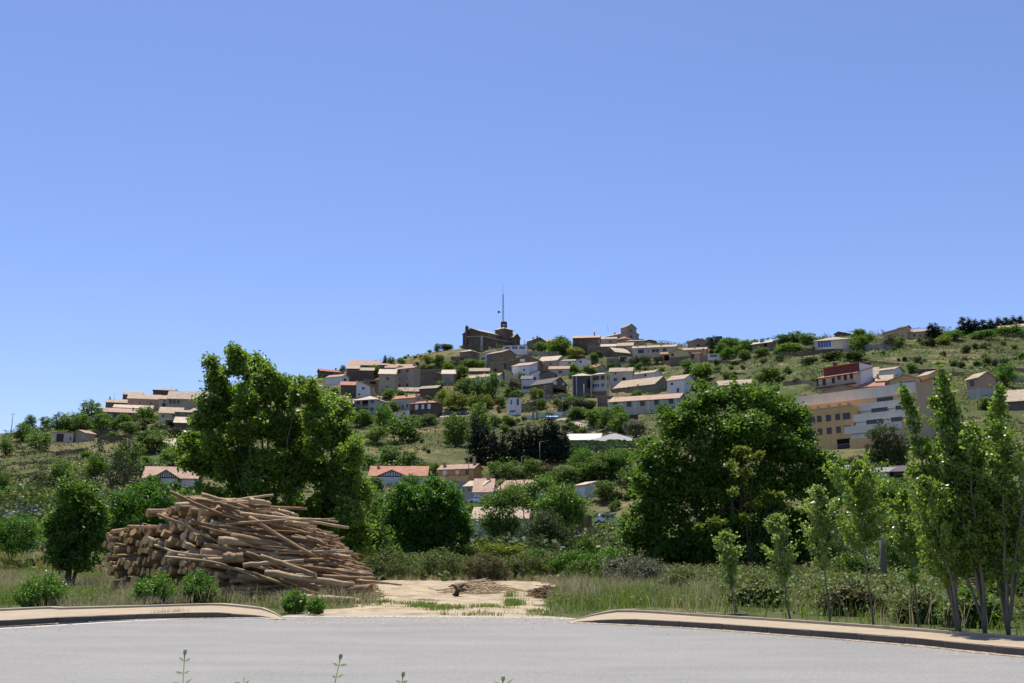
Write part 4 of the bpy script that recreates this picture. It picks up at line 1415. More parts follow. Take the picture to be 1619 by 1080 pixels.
house('H', 1310, 1400, 1520, 400, 292, 'orange house part with a tan roof tucked behind the arched-window gable', 'tan', 'tile', 'gx', 16, D=8, a=35)
house('H', 1340, 1600, 1600, 455, 350, 'orange gabled house with one large arched dark window', 'orange', 'tile', 'gy', 18, D=9, wins=[(1508, 360, 70, 84, 'd')])
house('H', 300, 668, 668, 480, 436, 'low brick gable with a spreading red roof behind the apartment block', 'rose', 'tile_red', 'gy', 16, D=10)
house('H', 668, 925, 925, 450, 414, 'low wing with an orange-red roof directly behind the apartment terrace wall', 'rose', 'tile_red', 'gx', 16, D=9)


def apartment():
    zx, zy, zs = ZM['H']
    XM, YB = zx + 1340 / zs, zy + 1075 / zs
    Y = 226.0
    g = P(XM, YB, Y)
    s = (Y * COS + (g.z - CAMZ) * SIN) / FPX / zs / COS
    a = math.radians(27)
    az = math.atan2(g.x, g.y)
    root = obj('apartment_building', None, None, g, -a - az)
    tag(root, 'large stepped tan apartment building with white terrace bands on the right slope', 'building')
    W = (1340 - 60) * s / math.cos(a) * 1.06
    st = 3.0
    top = (1075 - 365) * s
    D = 14.0

    def block(nm, x0, x1, y0, y1, z0, z1, m):
        b = MB(); b.box((x0, y0, z0), (x1, y1, z1)); return obj(nm, b.mesh(nm, M[m]), root)
    # main body, set back under the white top band
    block('wall', -W, -.3, 0, D, -6, top - 2.4, 'tan')
    # the white top parapet band, proud of the body
    block('terrace_band', -W - .1, -.28, -.35, .3, top - 2.5, top, 'white_band')
    block('terrace_floor', -W, -.3, .31, D, top - 2.39, top - 1.1, 'concrete')
    # right-hand side wall stepping forward towards its foot
    z2, z3, z4 = top - 4.0, top - 6.7, top - 9.6
    mb = MB()
    prof = [(D, -6), (D, top + .05), (-.4, top + .05), (-.4, z2), (-2.9, z2), (-2.9, z3), (-5.4, z3), (-5.4, z4), (-7.9, z4), (-7.9, -6)]
    n = len(prof)
    mb.add([(-.3, y, z) for y, z in prof] + [(0, y, z) for y, z in prof],
           [tuple(range(n)), tuple(range(2 * n - 1, n - 1, -1))] + [(i, n + i, n + (i + 1) % n, (i + 1) % n) for i in range(n)])
    obj('side_wall', mb.mesh('side_wall', M['tan']), root)
    xl = -W * (1340 - 690 - 125) / (1340 - 60.) * .98
    # terrace bands
    for i, (zt, y0) in enumerate(((z2, -2.9), (z3, -5.4), (z4, -7.9))):
        block('terrace_band', xl - (0, 1.3, 1.3)[i], -.31, y0, y0 + .25, zt - 1.75, zt - .02, 'white_band')
        block('terrace_floor', xl, -.31, y0 + .26, 0.5, zt - 1.9, zt - 1.4, 'concrete')
        block('storey_wall', xl, -.32, y0 + .45, .4, zt - 2.8 - (3 if i == 2 else 0), zt - 1.91, 'white_band')
        L = -xl
        for f0, f1 in ((.12, .30), (.47, .76)):
            w_ = (f1 - f0) * L
            k = (round(w_, 1), 1.5 if i else 1.3)
            b = MB(); b.box((-w_ / 2, -.05, 0), (w_ / 2, .01, 1.25))
            fr = MB()
            for x_ in (-w_ / 2 - .08, w_ / 2, -.04):
                fr.box((x_, -.10, 0), (x_ + .08, -.051, 1.25))
            o_ = obj('window', fr.mesh('window', M['frame_d']), root, (-(f0 + f1) / 2 * L, y0 + 2.5 + .02 if i else 0 - .02, zt + .05))
            obj('pane', b.mesh('pane', M['glass']), o_)
    # the orange block in front at the left
    ob_y = -5.5
    wl, wr = -W * (1340 - 60 - 125) / 1280., -W * (1340 - 690 - 125) / 1280.
    zt = (1075 - 600) * s * .97 + .8
    block('front_block', wl - 1.5, wr, ob_y, .2, -7, zt, 'ochre')
    block('front_parapet', wl - 1.6, wr + .1, ob_y - .1, ob_y + .2, zt + .002, zt + .25, 'tan')
    bands = [(zt + .25, zt + 1.0)]
    for f in (.1, .3, .45, .62, .8, .95):
        x_ = wl + (wr - wl) * f
        block('parapet_pier', x_ - .4, x_ + .4, ob_y + .02, ob_y + .25, zt + .251, zt + .8, 'tan')
    # windows in two rows; x from the photo's proportions on the block 60..675
    for row, zc in ((0, zt - 2.95), (1, zt - 5.95)):
        for xz, w_ in ((260, 1.7), (342, 1.0), (437, 1.1), (531, 1.0), (620, 1.7)):
            f = (xz - 60) / (680 - 60.)
            x_ = wl + (wr - wl) * f
            fr = MB(); t = .09; h = 1.3
            for q in (-w_ / 2 - t, w_ / 2, -.03):
                fr.box((q, -.08, 0), (q + (t if q != -.03 else .06), .02, h))
            fr.box((-w_ / 2 - t, -.09, -t), (w_ / 2 + t, .02, -.001))
            fr.box((-w_ / 2 - t, -.081, h + .001), (w_ / 2 + t, .02, h + t))
            o_ = obj('window', fr.mesh('window', M['frame_d']), root, (x_, ob_y, zc))
            b = MB(); b.box((-w_ / 2, -.03, 0), (w_ / 2, .01, h))
            obj('pane', b.mesh('pane', M['glass']), o_)
    # entrance opening with a railing and stair parapet
    x_ = wl + (wr - wl) * .84
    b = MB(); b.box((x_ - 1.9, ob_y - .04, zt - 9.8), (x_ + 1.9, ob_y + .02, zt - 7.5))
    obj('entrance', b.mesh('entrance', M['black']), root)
    b = MB()
    b.box((x_ - 2.2, ob_y - 1.4, zt - 8.9), (x_ + 2.0, ob_y - 1.34, zt - 8.83))
    for k in range(12):
        b.box((x_ - 2.2 + k * .37, ob_y - 1.4, zt - 9.8), (x_ - 2.16 + k * .37, ob_y - 1.36, zt - 8.83))
    obj('railing', b.mesh('railing', M['metal']), root)
    b = MB()
    b.add([(x_ + 2.1, ob_y - 1.5, zt - 9.8), (x_ + 5.5, ob_y - 1.5, zt - 11.8), (x_ + 5.5, ob_y - 1.5, zt - 14), (x_ + 2.1, ob_y - 1.5, zt - 14),
           (x_ + 2.1, ob_y - 1.2, zt - 9.8), (x_ + 5.5, ob_y - 1.2, zt - 11.8), (x_ + 5.5, ob_y - 1.2, zt - 14), (x_ + 2.1, ob_y - 1.2, zt - 14)],
          [(0, 3, 2, 1), (4, 5, 6, 7), (0, 1, 5, 4), (1, 2, 6, 5), (3, 0, 4, 7), (2, 3, 7, 6)])
    obj('stair_wall', b.mesh('stair_wall', M['white_band']), root)
    # lower terrace in front of the stepped part
    block('lower_block', wr + .01, -.32, -7.6, .1, -7, z4 - 2.9, 'ochre')
    for x0_, z_ in ((-W * .45, 0), (-W * .08, 0), (-.9, 1)):
        b = MB(); b.tube([(x0_, -3.1, z3 - 1), (x0_, -3.1, z2 - .4)], [.09, .09], 6)
        obj('drainpipe', b.mesh('drainpipe', M['metal_d']), root)
    BUILT.append((g.x, g.y, W, D))
apartment()

# ---- far right (zoom G)
house('G', 300, 450, 450, 330, 268, 'left wing of the ridge villa with a sloping tan roof', 'tan', 'tile', 'shedr', 12, D=8, wins=[(400, 310, 14, 16)])
house('G', 438, 512, 548, 335, 222, 'brown square tower of the villa on the right skyline', 'tan', 'roof_dark', 'gx', 20, a=30, wins=[(470, 305, 16, 26)])
house('G', 548, 692, 692, 335, 262, 'right wing of the ridge villa beside the two cypresses', 'tan', 'tile_old', 'gx', 14, D=8, wins=[(590, 290, 20, 28), (640, 300, 16, 20)])
house('G', 1360, 1660, 1660, 262, 212, 'low white-walled house with a pinkish roof at the right edge of the skyline', 'white', 'tile_pink', 'gx', 14, D=12, wins=[(1440, 235, 60, 28, 'o'), (1560, 232, 30, 24)], chim=[(.2, .5), (.6, .5)])
r_, W_, D_, H_, s_ = house('G', 1095, 1205, 1352, 897, 702, 'pinkish brown house with a pale lower storey right of the tallest poplar', 'rose', 'tile', 'gx', 24, a=48,
      wins=[(1145, 746, 34, 40, 'd'), (1135, 868, 62, 54, 's')])
b_ = MB(); b_.box((-W_ - .05, -.06, -4), (.06, D_ + .05, (897 - 800) * s_ / 5.996)); obj('pale_storey', b_.mesh('pale_storey', M['greyc']), r_)
house('G', 1460, 1720, 1720, 1000, 918, 'low shed with a wide grey-brown roof at the right edge', 'stone', 'tile_old', 'shed', 14, D=12, name='shed', cat='shed')
wallrun('G', [(1490, 742), (1560, 742), (1650, 742)], 52, 'smooth grey wall at the far right edge of the slope', 'concrete', name='grey_wall')
wallrun('G', [(95, 440), (230, 438), (355, 436)], 50, 'blue-grey block wall below the ridge villa', 'concrete', name='grey_wall')
wallrun('G', [(620, 672), (760, 668), (870, 668)], 50, 'dark garden wall behind the orange gabled houses', 'stone_dark')

# ---- valley (zoom I, J, Q)
r_, W_, D_, H_, s_ = house('I', 60, 430, 430, 330, 262, 'white house with black gable timbers and a red roof left of the round tree', 'white', 'tile_red', 'gx', 20, D=10, wins=[(170, 290, 26, 18, 'p')], chim=[(.12, .4)])
timber_gable(r_, -W_ * (430 - 208) / 370., W_ * 88 / 370., -1.2, H_ - .1, W_ * 88 / 370. * .42, roofm='tile_red')
r_, W_, D_, H_, s_ = house('I', 508, 742, 797, 292, 212, 'orange house with a red tiled roof and pale shuttered windows in the valley', 'orange', 'tile_pink', 'gx', 22, a=28,
      wins=[(550, 236, 22, 30, 'p'), (634, 234, 20, 20, 'p'), (697, 238, 20, 24)], chim=[(.9, .5, 1.8), (.1, .3)])
house('I', 556, 720, 720, 305, 258, 'ochre annex with a red top edge in front of the orange house', 'ochre', 'tile_red', 'flat', D=3.5, wins=[(715, 285, 8, 30, 'd')], dy=-6)
house('I', 570, 682, 682, 358, 302, 'low bluish white flat building under the ochre annex', 'concrete', 'concrete', 'flat', D=6, dy=-4)
house('I', 682, 802, 885, 428, 326, 'white house with a grey-tan roof in front of the orange house', 'greyc', 'tile_pale', 'gx', 20, a=35, wins=[(712, 350, 16, 10)], chim=[(.9, .6, 1.2)])
house('I', 745, 862, 862, 425, 368, 'low annex with a mossy pink lean-to roof against the white grey-roofed house', 'white', 'tile_pink', 'shed', 20, D=6, dy=-5, wins=[(800, 395, 20, 20)])
house('I', 893, 1150, 1200, 400, 352, 'white valley house with a long pinkish tan roof and two white gables', 'white', 'tile_pink', 'gx', 20, a=24, D=10)
house('I', 1408, 1475, 1545, 395, 322, 'bright white shed with a pale orange roof in the valley on the right', 'white', 'tile_pale', 'shed', 8, a=50, name='shed', cat='shed')
house('I', 735, 1095, 1095, 700, 545, 'cream house with a low orange-tan roof mostly hidden by valley trees', 'cream', 'tile', 'gx', 16, D=10, wins=[(762, 664, 34, 34, 'd')])
house('I', 1330, 1482, 1494, 676, 528, 'tall dark house with a brown brick edge behind the valley trees', 'brick', 'roof_dark', 'flat', D=6, a=10)
house('J', 1020, 1400, 1400, 335, 302, 'wide low hall with a dark grey hipped metal roof', 'concrete', 'roof_grey', 'hip', 16, D=14, name='hall', cat='hall')
house('J', 872, 1110, 1110, 325, 302, 'low building with a flat bright white roof left of the grey metal roof', 'concrete', 'white_band', 'shed', 8, D=12, name='hall', cat='hall')
house('Q', 200, 405, 430, 312, 254, 'small shed with a grey metal roof and dark glazed side above the valley wall', 'greyc', 'roof_grey', 'shed', 8, a=16, D=4, wins=[(250, 286, 80, 48, 'd')], name='shed', cat='shed')
house('Q', 10, 100, 100, 285, 240, 'little grey hut left of the metal-roofed shed', 'stone_light', 'roof_grey', 'shed', 8, D=3.5, name='hut', cat='hut', wins=[(55, 262, 30, 20)])
house('Q', 455, 540, 540, 322, 250, 'dark open lean-to under the trees right of the metal-roofed shed', 'brown', 'roof_dark', 'shed', 10, D=4, name='lean_to', cat='shed', wins=[(495, 295, 50, 40, 'o')])
wallrun('Q', [(75, 385), (300, 385), (530, 385)], 52, 'grey concrete retaining wall below the metal-roofed shed', 'concrete', name='grey_wall')

M['earth_bank'] = m_wall('earth_bank', (.27, .21, .13), .35, .4, 3)
wallrun('G', [(620, 705), (760, 690), (900, 688), (1060, 690)], 40, 'tan cut earth bank right of the orange gabled houses', 'earth_bank', name='earth_bank', cat='bank', group='terrace banks on the slopes')
wallrun('G', [(1290, 650), (1400, 640), (1520, 640), (1680, 650)], 34, 'tan earth bank behind the dense bright tree at the right', 'earth_bank', name='earth_bank', cat='bank', group='terrace banks on the slopes')
wallrun('G', [(150, 560), (300, 575), (480, 590)], 22, 'brown earth bank above the red-topped house', 'earth_bank', name='earth_bank', cat='bank', group='terrace banks on the slopes')
wallrun('F', [(280, 610), (400, 612), (480, 618)], 16, 'pale earth bank below the slotted white shed', 'earth_bank', name='earth_bank', cat='bank', group='terrace banks on the slopes')
wallrun('F', [(830, 720), (1000, 700), (1150, 720)], 40, 'ochre earth bank with dry grass left of the red-topped house', 'earth_bank', name='earth_bank', cat='bank', group='terrace banks on the slopes')
wallrun('F', [(120, 500), (260, 505), (440, 512)], 24, 'sandy scar on the slope beneath the dormer house', 'earth_bank', name='earth_bank', cat='bank', group='terrace banks on the slopes')
wallrun('A', [(20, 800), (150, 790), (330, 772)], 12, 'thin tan bank line on the lower left slope', 'earth_bank', name='earth_bank', cat='bank', group='terrace banks on the slopes')
wallrun('A', [(0, 880), (120, 872), (260, 850)], 14, 'dark stony terrace line on the lower left slope', 'stone', name='earth_bank', cat='bank', group='terrace banks on the slopes')
wallrun('D', [(20, 470), (120, 475), (230, 480)], 30, 'grey stone garden wall left of the central gardens', 'stone')
wallrun('D', [(0, 790), (120, 780), (270, 778), (480, 760)], 12, 'low pale road wall under the row of pollards', 'stone_light')
wallrun('I', [(340, 190), (420, 196), (470, 214)], 26, 'sandy bank left of the orange house', 'earth_bank', name='earth_bank', cat='bank', group='terrace banks on the slopes')
wallrun('I', [(1490, 560), (1560, 540), (1640, 520)], 30, 'pale sandy cut above the parked white van', 'earth_bank', name='earth_bank', cat='bank', group='terrace banks on the slopes')

# cut the level pads into the hillside
PADS.extend(PAD_Q)
NEWZ = terr(GX, GYY) - .02
co = V.copy()
far_ = (GYY > 70)
co[:, 2] = np.where(far_, NEWZ, GZ).ravel()
GROUND.data.vertices.foreach_set('co', np.ascontiguousarray(co, dtype=np.float32).ravel())
GROUND.data.update()
# ---------------------------------------------------------------- foliage materials
M['lf_poplar'] = m_leaf('leaf_poplar', (.042, .092, .015), (.195, .315, .05), .48, .42, .35, .5)
M['lf_round'] = m_leaf('leaf_round', (.025, .07, .010), (.10, .235, .026), .42, .5, .3, .5)
M['lf_dark'] = m_leaf('leaf_dark', (.020, .055, .009), (.135, .25, .034), .42, .5, .3, .5)
M['lf_lime'] = m_leaf('leaf_lime', (.07, .12, .012), (.20, .26, .03), .42, .5, .3, .8)
M['lf_sapling'] = m_leaf('leaf_sapling', (.10, .16, .035), (.29, .40, .11), .45, .38, .45, 2)
M['lf_glossy'] = m_leaf('leaf_glossy', (.055, .115, .016), (.22, .34, .055), .48, .34, .5, 2)
M['lf_shrub'] = m_leaf('leaf_shrub', (.05, .12, .018), (.15, .29, .045), .42, .4, .4, 3)
M['lf_bramble'] = m_leaf('leaf_bramble', (.04, .075, .016), (.17, .245, .06), .33, .6, .25, 1.2, (.2, .2, .05))
M['lf_bramble2'] = m_leaf('leaf_bramble_red', (.045, .05, .02), (.17, .165, .065), .28, .6, .25, 1.5, (.2, .14, .05))
M['lf_olive'] = m_leaf('leaf_olive', (.075, .085, .055), (.20, .215, .15), .2, .6, .2, 1)
M['lf_scrub'] = m_leaf('leaf_scrub', (.026, .046, .016), (.09, .125, .042), .22, .6, .2, .5)
M['lf_mid'] = m_leaf('leaf_mid', (.030, .070, .012), (.12, .205, .036), .4, .5, .3, .6)
M['lf_conifer'] = m_leaf('leaf_conifer', (.008, .018, .010), (.022, .04, .02), .1, .6, .2, 1)
M['lf_rust'] = m_leaf('leaf_rust', (.07, .045, .03), (.15, .10, .06), .25, .6, .2, 1)
M['grass_dry'] = m_leaf('grass_dry', (.20, .165, .085), (.46, .40, .24), .35, .6, .2, .6, (.5, .42, .22))
M['grass_green'] = m_leaf('grass_green', (.06, .11, .02), (.18, .26, .06), .42, .5, .3, .6)
M['weed'] = m_leaf('weed_leaf', (.36, .40, .25), (.62, .66, .46), .3, .5, .3, 8)


def leaves(C, size, rg, up=.35, asp=.62):
    """rhombus leaves at the points C (n,3); size scalar or (n,)"""
    n = len(C)
    nrm = rg.normal(size=(n, 3))
    nrm[:, 2] += up * 2
    nrm /= np.linalg.norm(nrm, axis=1, keepdims=True)
    t = rg.normal(size=(n, 3))
    t -= nrm * (t * nrm).sum(1, keepdims=True)
    t /= np.linalg.norm(t, axis=1, keepdims=True)
    b = np.cross(nrm, t)
    s = (size * rg.uniform(.65, 1.25, n))[:, None] * .5
    V = np.stack([C - t * s, C - b * s * asp + nrm * s * .12, C + t * s, C + b * s * asp + nrm * s * .12], 1).reshape(-1, 3)
    F = np.arange(4 * n).reshape(n, 4)
    return V, F


def crown_points(lobes, nclump, m, rc, rg, flat=.7, shell=(.55, 1.05), sub=0):
    if sub:
        # boughs: each lobe breaks up into smaller rounded tufts with gaps between them
        L0 = np.array(lobes, float)
        out = []
        for l in L0:
            for _ in range(sub):
                d = rg.normal(size=3)
                d /= np.linalg.norm(d)
                q = rg.uniform(.25, 1.0)
                f = rg.uniform(.26, .46)
                out.append((*(l[:3] + d * l[3:6] * q), l[3] * f, l[4] * f, l[5] * f * .75))
        lobes = out
    L = np.array(lobes, float)
    w = (L[:, 3] * L[:, 4] + L[:, 3] * L[:, 5] + L[:, 4] * L[:, 5])
    idx = rg.choice(len(L), nclump, p=w / w.sum())
    d = rg.normal(size=(nclump, 3))
    d /= np.linalg.norm(d, axis=1, keepdims=True)
    r = rg.uniform(shell[0], shell[1], nclump)[:, None]
    C = L[idx, :3] + d * r * L[idx, 3:6]
    # drop clumps buried deep inside other lobes
    keep = np.ones(nclump, bool)
    for l in L:
        q = (((C - l[:3]) / l[3:6]) ** 2).sum(1)
        keep &= ~((q < (.2 if not sub else .35)) & (rg.random(nclump) < (.7 if not sub else .5)))
    C = C[keep]
    cr = rc * rg.uniform(.6, 1.4, len(C))
    mm = rg.poisson(m, len(C)) + 3
    rep = np.repeat(np.arange(len(C)), mm)
    off = rg.normal(size=(len(rep), 3)) * .55
    off[:, 2] *= flat
    return C[rep] + off * cr[rep][:, None], C


def limbs(mb, base, tips, r0, rg, n=7, sway=.06):
    """tapered stems from the base to the tips"""
    for tp in tips:
        tp = Vector(tp)
        b = Vector(base) + Vector((rg.normal() * r0 * .5, rg.normal() * r0 * .5, 0))
        ln = (tp - b).length
        pts, rad = [], []
        k = 7
        for i in range(k + 1):
            t = i / k
            # rises first and then leans out
            q = Vector((b.x + (tp.x - b.x) * t ** 1.35, b.y + (tp.y - b.y) * t ** 1.35, b.z + (tp.z - b.z) * t))
            q += Vector((rg.normal(), rg.normal(), 0)) * ln * sway * .15 * (1 if 0 < i < k else 0)
            pts.append(q)
            rad.append(max(.012, r0 * (1 - t * .88)))
        mb.tube(pts, rad, n)


def px_lobes(base_px, base_py, Y, L):
    """lobes in photo pixels (px, py, rx, ry[, dY]) -> metres relative to the tree's foot"""
    g = at(base_px, Y)
    out = []
    s = Y / FPX
    for l in L:
        px, py, rx, ry = l[:4]
        dy = l[4] if len(l) > 4 else 0
        p = P(px, py, Y + dy)
        rx_, ry_ = rx * s, ry * s
        out.append((p.x - g.x, dy, p.z - g.z, rx_, (rx_ + ry_) / 2 * .9, ry_))
    return g, out


def big_tree(name, label, base_px, Y, L, mat, nclump, m, rc, leaf, stems=5, r0=.2, bark='bark', cat='tree', group=None, up=.35, seed=1, shell=(.55, 1.05), tips=None, asp=.62, twigs=True, sub=22):
    rg = np.random.default_rng(seed)
    g, lb = px_lobes(base_px, 0, Y, L)
    pts, C = crown_points(lb, int(nclump * 1.25), m, rc * .8, rg, shell=shell, sub=sub)
    pts = pts[pts[:, 2] > .05]
    V, F = leaves(pts, leaf, rg, up, asp)
    root = tag(obj(name, None, None, g), label, cat, group)
    obj('crown', mesh_np('crown', V, F, [M[mat]]), root)
    mb = MB()
    order = sorted(lb, key=lambda l: -l[2])
    tp = [(l[0], l[1], l[2] + l[5] * .4) for l in (order[:stems])]
    tp += [(l[0] * .9, l[1], l[2]) for l in order[stems:][::2]]
    mb2 = MB()
    for i, t in enumerate(tp):
        limbs(mb, (0, 0, -.3), [t], r0 * (1 if i < stems else .5), rg)
    if twigs:
        sel = rg.choice(len(C), min(len(C), 160), replace=False)
        for j in sel:
            c = C[j]
            l = min(lb, key=lambda l: (l[0] - c[0]) ** 2 + (l[1] - c[1]) ** 2 + (l[2] - c[2]) ** 2)
            mb.tube([(l[0], l[1], l[2] - l[5] * .2), tuple(c)], [.035, .012], 4, cap=False)
    obj('trunk', mb.mesh('trunk', M[bark], True), root)
    return root


# ---------------------------------------------------------------- unit trees for the slopes
def unit_tree(kind, seed):
    rg = np.random.default_rng(seed)
    tr = MB()
    if kind in ('round', 'broad', 'hi'):
        n = 7
        lobes = [(rg.uniform(-.05, .05), rg.uniform(-.05, .05), rg.uniform(.60, .68), .27, .27, rg.uniform(.24, .32)), (0, 0, .32, .33, .33, .26)]
        for i in range(n):
            a = 2 * math.pi * i / n + rg.uniform(-.4, .4)
            rr = rg.uniform(.18, .31)
            lobes.append((math.cos(a) * rr, math.sin(a) * rr, rg.uniform(.2, .74), rg.uniform(.13, .22), rg.uniform(.13, .22), rg.uniform(.12, .22)))
        hi = kind == 'hi'
        pts, C = crown_points(lobes, 620 if hi else 300, 14 if hi else 9, .055 if hi else .075, rg)
        pts = pts[pts[:, 2] > .01]
        V, F = leaves(pts, .034 if hi else .055, rg)
        for l in lobes:
            limbs(tr, (0, 0, -.1), [(l[0], l[1], l[2])], .028, rg, 5)
    elif kind == 'cypress':
        lobes = [(0, 0, .12 + .8 * t, .16 * (1 - t) ** .6 + .02, .16 * (1 - t) ** .6 + .02, .12) for t in np.linspace(0, 1, 9)]
        pts, C = crown_points(lobes, 190, 8, .05, rg, 1.2)
        V, F = leaves(pts, .05, rg, 0)
        tr.tube([(0, 0, -.1), (0, 0, .9)], [.02, .004], 5)
    elif kind == 'conifer':
        lobes = []
        for t in np.linspace(0, 1, 12):
            r = .26 * (1 - t) ** .8 + .02
            for k in range(4):
                a = rg.uniform(0, 6.28)
                lobes.append((math.cos(a) * r * .5, math.sin(a) * r * .5, .1 + .86 * t, r * .6, r * .6, .05))
        pts, C = crown_points(lobes, 300, 9, .05, rg, .5)
        V, F = leaves(pts, .045, rg, .1)
        tr.tube([(0, 0, -.1), (0, 0, .95)], [.025, .004], 5)
    elif kind == 'shrub':
        lobes = [(0, 0, .34, .38, .38, .38)] + [(rg.uniform(-.35, .35), rg.uniform(-.3, .3), rg.uniform(.25, .55), .25, .25, .3) for _ in range(5)]
        pts, C = crown_points(lobes, 220, 8, .10, rg, .8)
        pts = pts[pts[:, 2] > -.12]
        V, F = leaves(pts, .085, rg)
        for i in range(6):
            a = rg.uniform(0, 6.28)
            tr.tube([(0, 0, -.15), (math.cos(a) * .3, math.sin(a) * .3, .5)], [.03, .01], 4)
    return V, F, tr


_ucache = {}
KMAT = {'g': 'lf_mid', 'd': 'lf_dark', 'l': 'lf_lime', 'o': 'lf_olive', 's': 'lf_scrub', 'r': 'lf_rust', 'c': 'lf_conifer', 'b': 'lf_round', 'm': 'lf_bramble'}


def slope_tree(zm, xc, yb, w, h, shape, col, label, name='tree', cat='tree', group=None, seed=0, Y=None, g=None):
    """crown of width w and height h (zoom pixels) standing at (xc, yb)"""
    zx, zy, zs = ZM[zm]
    px, py = zx + xc / zs, zy + yb / zs
    if g is None:
        g = G(px, py) if Y is None else P(px, py, Y)
    if Y is not None:
        g.z = float(terr(g.x, g.y)) if abs(float(terr(g.x, g.y)) - g.z) < 3 else g.z
    s = g.y / FPX / zs
    key = (shape, col, seed % 3)
    if key not in _ucache:
        V, F, tr = unit_tree(shape, 100 + seed % 3 + 10 * hash_s(shape))
        cm = mesh_np('crown', V, F, [M[KMAT[col]]])
        _ucache[key] = (cm, tr.mesh('trunk', M['bark'], True))
    cm, tm = _ucache[key]
    natw = {'round': .92, 'broad': .92, 'hi': .92, 'cypress': .36, 'conifer': .6, 'shrub': 1.15}[shape]
    nath = {'shrub': .95}.get(shape, 1.0)
    root = obj(name, None, None, g, R.uniform(0, 6.28))
    kx = w * s / natw
    root.scale = (kx, kx, h * s / nath)
    tag(root, label, cat, group)
    obj('crown', cm, root)
    obj('trunk' if shape != 'shrub' else 'stems', tm, root)
    return root


def hash_s(t): return sum(ord(ch) * (i + 1) for i, ch in enumerate(t)) % 17


